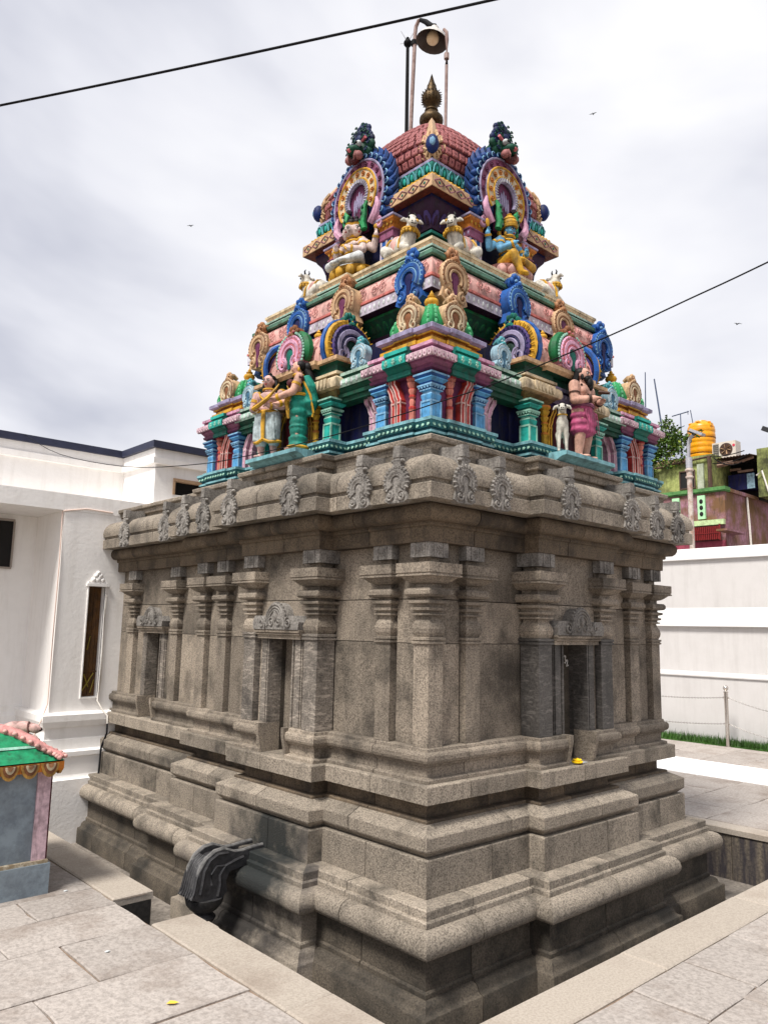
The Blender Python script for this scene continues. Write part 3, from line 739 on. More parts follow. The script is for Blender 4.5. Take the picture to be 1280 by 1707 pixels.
# painted pillars ----------------------------------------------------
def ppil(mb, x, y, s, z0, z1, m=(0, 1, 2), cap=1.0):
    """square painted pillar: slots 0 shaft, 1 light trim, 2 dark edge"""
    h = z1 - z0; f = lambda t: z0 + h * t
    pr = [(s * 1.25, f(0)), (s * 1.25, f(.05)), (s, f(.06)), (s, f(.38)), (s * 1.12, f(.39)), (s * 1.12, f(.43)), (s * .92, f(.44)), (s * 1.06, f(.50)), (s * 1.08, f(.55)), (s * .86, f(.61)), (s * .9, f(.62)),
          (s * 1.25, f(.64)), (s * 1.25, f(.665)), (s * 1.0, f(.67)), (s * 1.3, f(.71)), (s * 1.5, f(.73)), (s * 1.5, f(.765)), (s * 1.1, f(.77)), (s * 1.3, f(.82)),
          (s * 1.75 * cap, f(.875)), (s * 1.75 * cap, f(.90)), (s * 1.62 * cap, f(.905)), (s * 1.95 * cap, f(.96)), (s * 1.95 * cap, f(1.0))]
    ms = [1, 1, 0, 0, 1, 1, 0, 0, 1, 1, 0, 1, 1, 2, 1, 1, 1, 2, 0, 0, 1, 2, 1]
    mb.stack(x, y, pr, mats=[m[i] for i in ms])
    for k in (-1, 1):                                   # light edge strips and bead row
        for q in (-1, 1): mb.box(x + k * s - .006, x + k * s + .006, y + q * s - .006, y + q * s + .006, f(.06), f(.385), m[1])
    for i in range(5):
        t = -1.2 + 2.4 * i / 4
        mb.ell((x + t * s, y - s * 1.36, f(.70)), (.008, .006, .009), m[1], 5, 4); mb.ell((x - s * 1.36, y + t * s, f(.70)), (.006, .008, .009), m[1], 5, 4)
def colm(mb, x, y, r, z0, z1, m=(0, 1)):
    """slender turned pillar with a wide capital"""
    h = z1 - z0; f = lambda t: z0 + h * t
    pr = [(r * 1.2, f(0)), (r * 1.2, f(.30)), (r * 1.35, f(.31)), (r * 1.35, f(.36)), (r * .9, f(.38)), (r * 1.15, f(.47)), (r * .8, f(.54)), (r * 1.3, f(.57)), (r * 1.3, f(.60)), (r * .9, f(.62)), (r * 1.5, f(.70)),
          (r * 1.5, f(.74)), (r * 1.1, f(.76)), (r * 1.9, f(.84)), (r * 2.0, f(.88)), (r * 1.5, f(.89)), (r * 2.3, f(.95)), (r * 2.3, f(1.0))]
    mb.lathe(x, y, pr, 8, mats=[m[i] for i in (0, 0, 1, 1, 0, 0, 0, 1, 1, 0, 0, 1, 0, 0, 1, 0, 1)], phase=PI / 8)
def brack(mb, x, z0, z1, lean, y0, y1, m=(0, 1)):
    """flat carved bracket that leans out at the top; in the local face frame"""
    h = z1 - z0; w = .017
    cl = [(0, 0), (0, .40), (.010, .48), (.0, .54), (.03, .62), (.05, .72), (.10, .84), (.13, .90), (.13, 1.0)]
    L_ = [(x + lean * c - w, z0 + h * t) for c, t in cl]; R_ = [(x + lean * c + w, z0 + h * t) for c, t in cl]
    mb.extrude(L_ + R_[::-1], y0, y1, m[0])
    for o in (-w, w): mb.tube([(x + lean * c + o, y0 - .002, z0 + h * t) for c, t in cl], .006, 4, m[1], up=(0, 1, 0))
    mb.box(x + lean * .005 - w * 1.3, x + lean * .005 + w * 1.3, y0 - .006, y1, z0 + h * .47, z0 + h * .50, m[1])

# corner pavilion ----------------------------------------------------
kc = .2825; kh = .2825
mb = MB(); mb.box(kc - .245, kc + .245, kc - .245, kc + .245, 3.0005, 3.345)
kuta = tp('corner_pavilion', mb, pl('purple'), smooth=0)
for sx in (-1, 1):
    for sy in (-1, 1):
        if sx == 1 and sy == 1: continue
        mb = MB(); ppil(mb, kc + sx * .228, kc + sy * .228, .046, 3.0005, 3.325)
        tp('pillar', mb, pl('sky', 'blue_l', 'sky_d'), kuta, 25)
for face in 'RL':
    for u, ln in ((.205, .0), (.36, 1)):
        mb = MB(); mb.M = frame_M(face, u, -.035, 0)
        s_ = 1 if face == 'R' else -1
        if ln == 0: colm(mb, 0, -.012, .020, 3.001, 3.335); tp('column', mb, pl('coral', 'red'), kuta, 30)
        else:
            brack(mb, -s_ * .060, 3.001, 3.345, s_ * .50, -.05, .02); brack(mb, s_ * .005, 3.001, 3.345, s_ * .50, -.04, .02)
            tp('bracket', mb, pl('red', 'skin_m'), kuta, 25)
    # pale pink bracket on the flank of the pavilion
    mb = MB(); mb.M = frame_M(face, .60, -.09, 0); s_ = 1 if face == 'R' else -1
    brack(mb, -s_ * .0, 2.999, 3.34, s_ * .6, -.05, .03); brack(mb, s_ * .07, 2.999, 3.30, s_ * .5, -.03, .03)
    tp('bracket', mb, pl('pink', 'pink_p'), kuta, 25)
ks = sq(0, KU, 0, KU)
mb = MB()
ringc(mb, ks, [(-.05, 3.335), (.0, 3.336), (.03, 3.352), (.034, 3.372), (.020, 3.376), (.046, 3.408), (.046, 3.414), (.066, 3.416), (.078, 3.44), (.070, 3.468), (.045, 3.486), (.030, 3.490), (.030, 3.508), (.046, 3.511), (.046, 3.534), (-.1, 3.536)],
      mats=[0, 0, 0, 0, 1, 1, 1, 2, 2, 2, 1, 1, 2, 2, 2])
kcor = tp('cornice', mb, pl('purple', 'mauve', 'pink'), kuta)
mb = MB()
def petal(M_):
    mb.M = M_ @ Matrix.Translation((0, -.001, 3.462))
    w_ = .019
    mb.extrude([(-w_, 0), (-w_, -.030), (-w_ * .7, -.043), (0, -.049), (w_ * .7, -.043), (w_, -.030), (w_, 0)], -.006, .012, 0)
    mb.ell((0, -.006, -.027), (.006, .004, .008), 1, 5, 4)
along(inset(ks, .078), .042, petal); mb.M = None
tp('petal_row', mb, pl('pink_p', 'mauve'), kuta, 0, kind='stuff')
for face in 'RL':                                       # green middle bay of the cornice
    for half in (0,):
        mb = MB(); mb.M = frame_M(face, kc, 0, 0)
        pr = [(.02, 3.336), (.042, 3.338), (.042, 3.372), (.030, 3.376), (.060, 3.406), (.092, 3.412), (.098, 3.44), (.092, 3.474), (.062, 3.480), (.062, 3.498), (.078, 3.502), (.078, 3.530), (.02, 3.532)]
        mt = [0, 0, 1, 0, 0, 1, 1, 1, 0, 0, 1, 1]
        r0 = [(-.118, -p, z) for p, z in pr]; r1 = [(.118, -p, z) for p, z in pr]
        for i in range(len(pr) - 1): mb.poly([r0[i], r1[i], r1[i + 1], r0[i + 1]], mt[i])
        mb.poly(r0, 0); mb.poly(r1[::-1], 0)
        for k in range(3):
            x = -.075 + .075 * k
            mb.ell((x, -.097, 3.452), (.014, .006, .013), 2, 7, 4); mb.ell((x - .010, -.096, 3.435), (.008, .006, .009), 2, 6, 4); mb.ell((x + .010, -.096, 3.435), (.008, .006, .009), 2, 6, 4)
            mb.box(x - .003, x + .003, -.100, -.09, 3.418, 3.44, 2)
        tp('cornice_bay', mb, pl('aqua_d', 'aqua', 'mint'), kuta, 0)
ks2 = plan([(0, 0)])
def kplan(o, b, w=.10):        # square with a shallow middle bay, inset o
    x0, x1 = o, KU - o; c = kc
    s = []
    for (px, py), (dx, dy), (nx, ny) in (((x0, x1), (0, -1), (-1, 0)), ((x0, x0), (1, 0), (0, -1)), ((x1, x0), (0, 1), (1, 0)), ((x1, x1), (-1, 0), (0, 1))):
        h = (x1 - x0) / 2
        s += [(px, py), (px + dx * (h - w), py + dy * (h - w)), (px + dx * (h - w) + nx * b, py + dy * (h - w) + ny * b), (px + dx * (h + w) + nx * b, py + dy * (h + w) + ny * b), (px + dx * (h + w), py + dy * (h + w))]
    return s
mb = MB(); ringc(mb, kplan(.04, .018), [(-.05, 3.536), (.0, 3.537), (.0, 3.562), (.022, 3.566), (.022, 3.594), (-.006, 3.598), (-.006, 3.622), (.014, 3.628), (.014, 3.640), (-.1, 3.641)], mats=[0, 0, 1, 1, 1, 0, 0, 1, 1])
tp('gold_step', mb, pl('gold_d', 'gold'), kuta)
mb = MB(); ringc(mb, kplan(.0, .018), [(-.06, 3.6415), (-.02, 3.642), (.004, 3.652), (.006, 3.680), (-.004, 3.688), (-.2, 3.689)])
tp('lavender_slab', mb, pl('lav'), kuta)
rings = []
kd = kc - .02
dp = [(.205, 3.690), (.214, 3.72), (.215, 3.75), (.205, 3.79), (.180, 3.84), (.142, 3.885), (.115, 3.905), (.098, 3.912), (.072, 3.925), (.03, 3.935)]
mb = MB(); mb.stack(kd, kd, dp, mats=[0, 0, 0, 0, 0, 0, 1, 1, 1])
for q in ((-1, -1), (1, -1), (-1, 1)):                        # painted leaf sprays on the ridges, raised plaster
    for h, z in ((.217, 3.73), (.214, 3.77), (.202, 3.805), (.182, 3.84), (.160, 3.868)):
        for f in ((1, .82), (.82, 1)):
            mb.ell((kd + q[0] * h * f[0], kd + q[1] * h * f[1], z), (.012, .012, .016), 2, 5, 4)
tp('dome', mb, pl('green', 'cream', 'green_l'), kuta, 40)
mb = MB(); mb.lathe(kd, kd, [(.050, 3.92), (.050, 3.935), (.028, 3.942), (.026, 3.95), (.048, 3.962), (.056, 3.982), (.046, 4.004), (.022, 4.014), (.032, 4.022), (.032, 4.030), (.014, 4.038), (.018, 4.048), (.009, 4.062), (0, 4.08)], 12)
tp('finial', mb, pl('gold'), kuta, 60)
mbn = MB(); horseshoe(mbn, .235, .225, .09, head=.36, mi=(0, 1, 2, 3, 4), beads=13)
nme_tan = mbn.mesh('horseshoe_arch', pl('tan', 'cream', 'tan_d', 'tan_d', 'tan'), 40)
mbn = MB(); horseshoe(mbn, .19, .205, .06, head=.40, mi=(0, 1, 2, 3, 4), beads=13)
nme_ice = mbn.mesh('horseshoe_arch', pl('ice', 'ice', 'white', 'ice_d', 'teal_l'), 40)
TSH = Matrix.Translation((-H, -H, -TZ))
def nasi(me, face, u, p, z, parent=tower, s=1.0):
    o = link('horseshoe_arch', me, parent); o.matrix_basis = TSH @ frame_M(face, u, p, z) @ Matrix.Rotation(rnd.uniform(-.03, .03), 4, 'Y') @ Matrix.Rotation(rnd.uniform(-.03, .03), 4, 'X') @ Matrix.Diagonal((s * rnd.uniform(.95, 1.04), s, s * rnd.uniform(.96, 1.03), 1)); return o
for face in 'RL': nasi(nme_tan, face, kd, -.028, 3.690, kuta, 1.0)
rot4(kuta)

# recess between pavilions: pale green cornice with a little ice-blue arch
for face in 'RL':
    for q in (0, 1):
        u = .78 if q == 0 else W - .78
        mb = MB(); mb.M = frame_M(face, u, 0, 0)
        pr = [(-.1, 3.30), (.0, 3.301), (.0, 3.335), (.02, 3.338), (.02, 3.365), (.0, 3.37), (.03, 3.40), (.046, 3.404), (.058, 3.43), (.046, 3.468), (.02, 3.476), (.02, 3.495), (.035, 3.50), (.035, 3.525), (-.0, 3.53), (-.1, 3.555)]
        mt = [0, 0, 0, 0, 1, 0, 0, 2, 2, 2, 0, 0, 1, 1, 3]
        r0 = [(-.225, -p, z) for p, z in pr]; r1 = [(.225, -p, z) for p, z in pr]
        for i in range(len(pr) - 1): mb.poly([r0[i], r1[i], r1[i + 1], r0[i + 1]], mt[i])
        for k in range(7): mb.ell((-.18 + .06 * k, -.056, 3.437), (.013, .006, .022), 4, 6, 4)
        rc = tp('recess_cornice', mb, pl('green_d', 'sage_l', 'sage_l', 'coral', 'white'), smooth=0)
        rot4(rc, (2,))
for face in 'RL':
    for u in (.735, W - .735): nasi(nme_ice, face, u, .03, 3.528, tower, .95)

# central pavilion with a barrel roof ---------------------------------
mb = MB(); mb.box(SA + .02, W - SA - .02, -.02, .3, 3.0005, 3.36)
sala = tp('barrel_pavilion', mb, pl('navy_wall'), smooth=0)
for u in (SA + .045, W - SA - .045):
    mb = MB(); ppil(mb, u, -.025, .043, 3.0005, 3.335)
    tp('pillar', mb, pl('aqua', 'mint', 'aqua_d'), sala, 25)
for u, ln in ((SA + .235, 1), (W - SA - .235, -1)):
    mb = MB(); mb.M = frame_M('R', u, .0, 0); colm(mb, 0, -.035, .022, 3.001, 3.335); tp('column', mb, pl('gold', 'orange'), sala, 30)
    mb = MB(); mb.M = frame_M('R', u + ln * .05, .0, 0); brack(mb, 0, 3.001, 3.345, ln * .5, -.05, .02); tp('bracket', mb, pl('gold_d', 'gold'), sala, 25)
# doorway between the yellow columns
mb = MB(); mb.box(H - .16, H + .16, -.028, -.015, 3.001, 3.30, 0); mb.box(H - .19, H - .16, -.05, -.0, 3.001, 3.33, 1); mb.box(H + .16, H + .19, -.05, 0, 3.001, 3.33, 1); mb.box(H - .16, H + .16, -.05, 0, 3.30, 3.33, 1)
tp('doorway', mb, pl('maroon', 'brown'), sala, 0)
def sl(x0, x1, prof, mats, mb):
    q = [(x0, .25), (x0, 0), (x1, 0), (x1, .25)]
    OF = offs(q)
    mb.loft([[(x + o[0] * p, y + o[1] * p, z) for (x, y), o in zip(q, OF)] for p, z in prof], 0, close=False, mats=mats)
mb = MB()
cp = [(.0, 3.336), (.035, 3.338), (.035, 3.362), (.025, 3.366), (.060, 3.396), (.060, 3.402), (.076, 3.405), (.096, 3.412), (.105, 3.44), (.098, 3.480), (.076, 3.500), (.060, 3.503), (.060, 3.520), (.074, 3.524), (.074, 3.545), (.052, 3.548), (.052, 3.60), (.075, 3.625), (.094, 3.630), (.094, 3.66), (-.1, 3.662)]
cm = [0, 0, 0, 0, 0, 1, 1, 2, 2, 2, 0, 0, 2, 2, 3, 3, 3, 1, 1, 1]
for x0, x1 in ((SA + .02, SA + .285), (W - SA - .285, W - SA - .02)): sl(x0, x1, cp, cm, mb)
scor = tp('cornice', mb, pl('olive', 'tan', 'cream', 'green_d'), sala)
mb = MB()
sl(SA + .285, W - SA - .285, [(.0, 3.34), (.01, 3.341), (.01, 3.39), (.03, 3.395), (.03, 3.42), (.058, 3.423), (.062, 3.475), (.03, 3.48), (.03, 3.50), (.045, 3.503), (.045, 3.535), (.02, 3.54), (.02, 3.60), (.10, 3.606), (.125, 3.632), (.125, 3.664), (-.1, 3.666)], [0, 0, 0, 1, 1, 1, 1, 0, 0, 1, 1, 2, 2, 3, 3, 3], mb)
for k in range(7): mb.ell((H - .16 + .053 * k, -.062, 3.45), (.014, .006, .016), 4, 6, 4)
tp('cornice_bay', mb, pl('violet', 'lav', 'green_d', 'tan', 'lav_l'), sala)
mb = MB()
def petal2(M_):
    mb.M = M_ @ Matrix.Translation((0, -.106, 3.488)); w_ = .017
    mb.extrude([(-w_, 0), (-w_, -.040), (-w_ * .6, -.060), (0, -.070), (w_ * .6, -.060), (w_, -.040), (w_, 0)], -.007, .02, 0)
for x0, x1 in ((SA + .02, SA + .285), (W - SA - .285, W - SA - .02)):
    along([(x0, .25), (x0, 0), (x1, 0), (x1, .25)], .038, petal2, .2)
mb.M = None
tp('petal_row', mb, pl('cream'), sala, 0, kind='stuff')
# barrel vault
mb = MB()
vc, vr, vh = .16, .20, .33
arcv = [(vc - vr * math.cos(t) * (1.06 if .2 < t < PI - .2 else 1.0), 3.662 + vh * math.sin(t)) for t in [PI * k / 12 for k in range(13)]]
mb.loft([[(SA + .03, y, z) for y, z in arcv], [(W - SA - .03, y, z) for y, z in arcv]])
for k in range(9):                                            # raised ribs of scrollwork
    x = SA + .10 + k * (W - 2 * SA - .2) / 8
    mb.tube([(x, y - .002, z) for y, z in arcv[1:6]], .010, 5, 1)
    mb.tube([(x - .03, arcv[2][0] - .004, arcv[2][1]), (x, arcv[2][0] - .006, arcv[2][1] - .03), (x + .03, arcv[2][0] - .004, arcv[2][1])], .008, 5, 1)
tp('barrel_roof', mb, pl('salmon', 'rose_l'), sala, 50)
# gable arches at both ends
for q, u in ((-1, SA + .03), (1, W - SA - .03)):
    mb = MB(); mb.M = Matrix.Translation((u, vc - .02, 3.664)) @ Matrix.Rotation(-PI / 2 if q < 0 else PI / 2, 4, 'Z')
    horseshoe(mb, .40, .32, .07, head=.34, mi=(0, 1, 2, 3, 4), beads=21, seg=20)
    # outer flame rim: yellow band edged in blue
    R = .2
    mb.tube([(R * 1.10 * math.cos(t), .03, .12 + R * 1.10 * math.sin(t)) for t in [math.radians(208 - 236 * k / 16) for k in range(17)]], .030, 6, 5, flat=.7, up=(0, 1, 0))
    for k in range(19):
        t = math.radians(205 - 230 * k / 18); mb.tube([(R * f_ * math.cos(t), .0, .12 + R * f_ * math.sin(t)) for f_ in (1.0, 1.10, 1.2)], .006, 4, 5, up=(0, 1, 0))
    mb.tube([(R * 1.20 * math.cos(t), .07, .12 + R * 1.22 * math.sin(t)) for t in [math.radians(212 - 244 * k / 16) for k in range(17)]], .024, 6, 6, up=(0, 1, 0))
    tp('gable_arch', mb, pl('violet', 'lav', 'navy', 'pine', 'aqua_d', 'gold', 'blue'), sala, 40)
mb = MB(); mb.M = frame_M('R', H, .125, 3.666)
horseshoe(mb, .33, .285, .22, head=.36, mi=(0, 1, 2, 3, 4), beads=19, seg=20)
R = .165
for a0_, a1_ in ((205, 105), (-25, 75)):
    A_ = [math.radians(a0_ + (a1_ - a0_) * k / 12) for k in range(13)]
    mb.tube([(R * 1.14 * math.cos(t), .045, .125 + R * 1.14 * math.sin(t)) for t in A_], [.02, .032, .04, .045, .046, .046, .044, .042, .038, .034, .03, .024, .012], 7, 5, up=(0, 1, 0))
    for t in A_[:-1]: mb.ell((R * 1.10 * math.cos(t), .0, .125 + R * 1.10 * math.sin(t)), (.013, .010, .013), 6, 6, 4)
tp('front_arch', mb, pl('pink', 'pink', 'rose', 'aqua_d', 'tan_d', 'green_k', 'mint'), sala, 40)
for k in range(5):
    u = SA + .17 + k * (W - 2 * SA - .34) / 4
    mb = MB(); z = 3.985
    mb.lathe(u, vc, [(.035, z), (.03, z + .01), (.018, z + .016), (.034, z + .03), (.040, z + .048), (.028, z + .064), (.014, z + .070), (.022, z + .078), (.012, z + .09), (0, z + .11)], 10)
    tp('finial', mb, pl('gold'), sala, 60)
rot4(sala)

# second tier --------------------------------------------------------
p2 = plan([(0, 0), (.94, 0), (.94, .062), (W - .94, .062), (W - .94, 0), (W, 0)])
mb = MB(); mb.box(.40, W - .40, .40, W - .40, 3.75, 4.6)
tp('tier_wall', mb, pl('plum'), smooth=0)
mb = MB(); ringc(mb, p2, [(-.46, 3.93), (-.42, 3.932), (-.40, 3.95), (-.385, 3.99), (-.35, 4.04), (-.32, 4.07), (-.32, 4.094), (-.42, 4.096)], mats=[0, 0, 0, 0, 0, 1, 1])
tp('tier_frieze', mb, pl('green_d', 'green_k'))
mb = MB()
def leaf3(M_):
    mb.M = M_ @ Matrix.Translation((0, 0, 4.02)) @ Matrix.Rotation(.55, 4, 'X')
    mb.ell((0, 0, 0), (.030, .014, .055), 0, 7, 5); mb.ell((0, -.010, -.012), (.016, .010, .034), 1, 6, 4)
along(inset(p2, -.372), .075, leaf3, .05); mb.M = None
tp('leaf_band', mb, pl('green_k', 'green_d'), kind='stuff')
mb = MB()
ringc(mb, p2, [(-.40, 4.097), (-.25, 4.098), (-.246, 4.102), (-.246, 4.185), (-.252, 4.189), (-.238, 4.194), (-.238, 4.212), (-.256, 4.216), (-.252, 4.25), (-.258, 4.30), (-.276, 4.345), (-.300, 4.378), (-.33, 4.382)],
      mats=[0, 0, 1, 1, 2, 2, 2, 3, 3, 3, 3, 3])
tp('pink_cornice', mb, pl('plum', 'lav_l', 'salmon_d', 'salmon'))
mb = MB()
def ov2(M_):
    mb.M = M_ @ Matrix.Translation((0, -.001, 4.143)); mb.ell((0, 0, 0), (.012, .005, .022), 0, 6, 4)
along(inset(p2, -.246), .055, ov2, .05); mb.M = None
tp('bead_band', mb, pl('white'), kind='stuff')
mb = MB()                                                   # scrollwork raised on the pink cornice
def scr(M_):
    for q in (-1, 1):
        mb.M = M_ @ Matrix.Translation((q * .05, 0, 4.29)) @ Matrix.Rotation(-.25, 4, 'X')
        mb.tube(spiral(0, 0, .050, 1.5, -.003, PI / 2, q, 14), .0045, 4, 0, up=(0, 1, 0))
along(inset(p2, -.252), .20, scr, .1); mb.M = None
tp('scroll_relief', mb, pl('rose_l'), kind='stuff')
mb = MB()
ringc(mb, p2, [(-.34, 4.383), (-.285, 4.384), (-.268, 4.392), (-.268, 4.420), (-.30, 4.425), (-.30, 4.445), (-.315, 4.448), (-.315, 4.462), (-.35, 4.466), (-.35, 4.495), (-.34, 4.498), (-.34, 4.515), (-.375, 4.520), (-.36, 4.56), (-.352, 4.562), (-.352, 4.585), (-.40, 4.587), (-.9, 4.588)],
      mats=[1, 0, 0, 1, 1, 2, 2, 1, 1, 2, 2, 3, 3, 3, 3, 3, 3])
tp('platform', mb, pl('sage', 'green_d', 'sage_l', 'cream'))
mb = MB()
def ov3(M_):
    mb.M = M_ @ Matrix.Translation((0, 0, 4.54)); mb.ell((0, 0, 0), (.012, .006, .018), 0, 6, 4)
along(inset(p2, -.368), .05, ov3, .05); mb.M = None
tp('bead_band', mb, pl('tan'), kind='stuff')
mbn = MB(); horseshoe(mbn, .270, .315, .10, head=.42, mi=(0, 1, 2, 3, 4), beads=19, seg=20)
nme_b = mbn.mesh('horseshoe_arch', pl('blue', 'blue', 'blue_l', 'navy', 'blue'), 40)
nme_t = mbn.mesh('horseshoe_arch', pl('tan', 'tan', 'tan_d', 'purple', 'terra'), 40)
for face in 'RL':
    for i, (u, p) in enumerate(((.465, -.222), (1.18, -.16), (W - 1.18, -.16), (W - .465, -.222))):
        me = (nme_t, nme_b)[(i + (0 if face == 'R' else 1)) % 2]
        nasi(me, face, u, p, 4.02, tower, 1.12)
for k in (2, 3):
    for i, (u, p) in enumerate(((.465, -.222), (1.18, -.16), (W - 1.18, -.16), (W - .465, -.222))):
        o = link('horseshoe_arch', (nme_t, nme_b)[(i + k) % 2], tower); o.matrix_basis = Matrix.Rotation(-PI / 2 * k, 4, 'Z') @ TSH @ frame_M('R', u, p, 4.005)

# neck under the dome --------------------------------------------------
mb = MB(); mb.box(.80, W - .80, .80, W - .80, 4.58, 5.25)
tp('neck_wall', mb, pl('maroon'), smooth=0)
p3 = plan([(0, 0), (W, 0)])
mb = MB(); ringc(mb, p3, [(-.80, 4.82), (-.75, 4.822), (-.75, 4.845), (-.765, 4.85), (-.765, 4.905), (-.74, 4.91), (-.74, 4.935), (-.80, 4.94)], mats=[0, 0, 0, 1, 1, 0, 0])
tp('neck_band', mb, pl('aqua_d', 'green_d'))
mb = MB(); ringc(mb, p3, [(-.80, 4.97), (-.77, 4.975), (-.765, 5.03), (-.74, 5.10), (-.70, 5.15), (-.69, 5.20), (-.69, 5.225), (-.80, 5.228)], mats=[0, 0, 0, 0, 0, 1, 1])
tp('neck_frieze', mb, pl('plum', 'navy'))
mb = MB()
def leaf4(M_):
    mb.M = M_ @ Matrix.Translation((0, 0, 5.06)) @ Matrix.Rotation(.42, 4, 'X')
    mb.ell((0, 0, 0), (.038, .016, .075), 0, 7, 5); mb.ell((0, -.012, -.014), (.020, .010, .048), 1, 6, 4)
along(inset(p3, -.752), .09, leaf4, .1)
def dot4(M_):
    mb.M = M_ @ Matrix.Translation((0, 0, 4.878)); mb.ell((0, 0, 0), (.014, .008, .014), 2, 6, 4)
along(inset(p3, -.763), .06, dot4, .1); mb.M = None
tp('leaf_band', mb, pl('violet', 'plum', 'mint'), kind='stuff')
# projecting bay with two blue pillars on each side of the neck
mb = MB(); mb.box(1.06, W - 1.06, .66, .85, 4.589, 5.10)
nb = tp('neck_bay', mb, pl('navy_wall'), smooth=0)
for u in (1.135, W - 1.135):
    mb = MB(); y = .66
    mb.box(u - .075, u + .075, y - .065, y + .085, 4.72, 4.93, 0)
    for q in (-1, 1): mb.box(u + q * .068 - .010, u + q * .068 + .010, y - .070, y + .09, 4.72, 4.93, 1)
    mb.box(u - .012, u + .012, y - .069, y, 4.72, 4.93, 1)
    mb.stack(u, y + .01, [(.082, 4.931), (.088, 4.94), (.088, 5.0), (.098, 5.006), (.098, 5.015)], mats=[2, 2, 2, 2], m=2)
    mb.stack(u, y + .01, [(.085, 5.016), (.088, 5.06), (.112, 5.085), (.118, 5.09), (.118, 5.108), (.128, 5.112), (.128, 5.128)], mats=[3, 3, 3, 3, 4, 4], m=3)
    for k in range(4): mb.ell((u - .075 + .05 * k, y - .088, 5.066), (.013, .006, .02), 5, 6, 4); mb.ell((u - .085, y - .06 + .045 * k, 4.97), (.006, .013, .02), 4, 6, 4)
    tp('pillar', mb, pl('blue', 'lav_l', 'mauve', 'orange', 'lav', 'gold'), nb, 0)
mb = MB()
sl2 = [(1.0, .9), (1.0, .62), (W - 1.0, .62), (W - 1.0, .9)]; OF = offs(sl2)
mb.loft([[(x + o[0] * p, y + o[1] * p, z) for (x, y), o in zip(sl2, OF)] for p, z in [(.02, 4.589), (.06, 4.60), (.06, 4.615), (.03, 4.62), (.055, 4.66), (.065, 4.665), (.065, 4.685), (.085, 4.69), (.085, 4.717), (-.1, 4.719)]], close=False, mats=[0, 0, 0, 0, 1, 1, 1, 1, 1])
for k in range(14): mb.ell((1.03 + .07 * k, .575, 4.642), (.016, .008, .020), 1, 6, 4)
tp('bay_base', mb, pl('olive', 'cream'), nb)
rot4(nb)
mb = MB()
ringc(mb, p3, [(-.80, 5.229), (-.62, 5.222), (-.602, 5.218), (-.598, 5.222), (-.598, 5.322), (-.604, 5.330), (-.66, 5.332), (-.66, 5.336), (-.645, 5.36), (-.66, 5.39), (-.68, 5.395), (-.73, 5.40), (-.735, 5.415), (-.72, 5.43), (-.69, 5.46), (-.685, 5.49), (-.70, 5.525), (-.715, 5.535), (-.705, 5.54), (-.705, 5.562), (-.80, 5.565)],
      mats=[0, 0, 1, 1, 1, 1, 1, 2, 2, 2, 2, 3, 3, 3, 3, 3, 3, 4, 4, 4])
tp('dome_cornice', mb, pl('soffit', 'tan', 'gold', 'aqua_d', 'lav'))
PATT = P['tan_d']
mb = MB()                                                    # incised lozenge pattern on the cornice face
def loz(M_):
    mb.M = M_ @ Matrix.Translation((0, .597, 5.272))
    mb.tube([(-.06, -.002, 0), (0, -.002, .036), (.06, -.002, 0), (0, -.002, -.036), (-.06, -.002, 0)], .0045, 4, 0, up=(0, 1, 0)); mb.ell((0, 0, 0), (.013, .005, .013), 1, 6, 4)
p3b = plan([(.62, 0), (W - .62, 0)])
def along_face(u0, u1, step, fn):
    K = int((u1 - u0) / step)
    for k in range(4):
        R_ = Matrix.Translation((H, H, 0)) @ Matrix.Rotation(k * PI / 2, 4, 'Z') @ Matrix.Translation((-H, -H, 0))
        for i in range(K): fn(R_ @ Matrix.Translation((u0 + (i + .5) * (u1 - u0) / K, 0, 0)))
along_face(.62, W - .62, .125, loz); mb.M = None
tp('lozenge_relief', mb, [P['mauve'], P['aqua_d']], kind='stuff')
mb = MB()
def lot(M_):
    mb.M = M_ @ Matrix.Translation((0, .692, 5.475))
    mb.tube([(-.038, 0, -.05), (-.036, -.008, .0), (-.015, -.010, .036), (.015, -.010, .036), (.036, -.008, 0), (.038, 0, -.05)], .008, 5, 0, up=(0, 1, 0))
    mb.ell((0, -.002, -.008), (.018, .012, .035), 1, 6, 4)
along_face(.70, W - .70, .088, lot)
def bd(M_):
    mb.M = M_ @ Matrix.Translation((0, .650, 5.368)); mb.ell((0, 0, 0), (.017, .014, .017), 2, 6, 4)
along_face(.66, W - .66, .05, bd); mb.M = None
tp('lotus_band', mb, pl('teal_l', 'aqua', 'gold'), kind='stuff')

# dome ---------------------------------------------------------------
DP = [(.772, 5.566), (.798, 5.63), (.808, 5.70), (.798, 5.79), (.752, 5.90), (.678, 6.02), (.582, 6.14), (.475, 6.255), (.360, 6.36), (.245, 6.455), (.140, 6.53), (.095, 6.57), (.0, 6.585)]
def ex_at(s): return max(3.2, 10. - 1.25 * s)
def sq_pt(h, t, ex):
    c, s = math.cos(t), math.sin(t)
    f = (abs(c) ** ex + abs(s) ** ex) ** (-1 / ex); return h * f * c, h * f * s
mb = MB()
mb.loft([[(H + sq_pt(h, 2 * PI * k / 56, ex_at(i))[0], H + sq_pt(h, 2 * PI * k / 56, ex_at(i))[1], z) for k in range(56)] for i, (h, z) in enumerate(DP)], cap0=False)
tp('dome', mb, pl('maroon'), None, 50)
def dome_at(s):
    i = min(int(s), len(DP) - 2); f = s - i
    return DP[i][0] + (DP[i + 1][0] - DP[i][0]) * f, DP[i][1] + (DP[i + 1][1] - DP[i][1]) * f
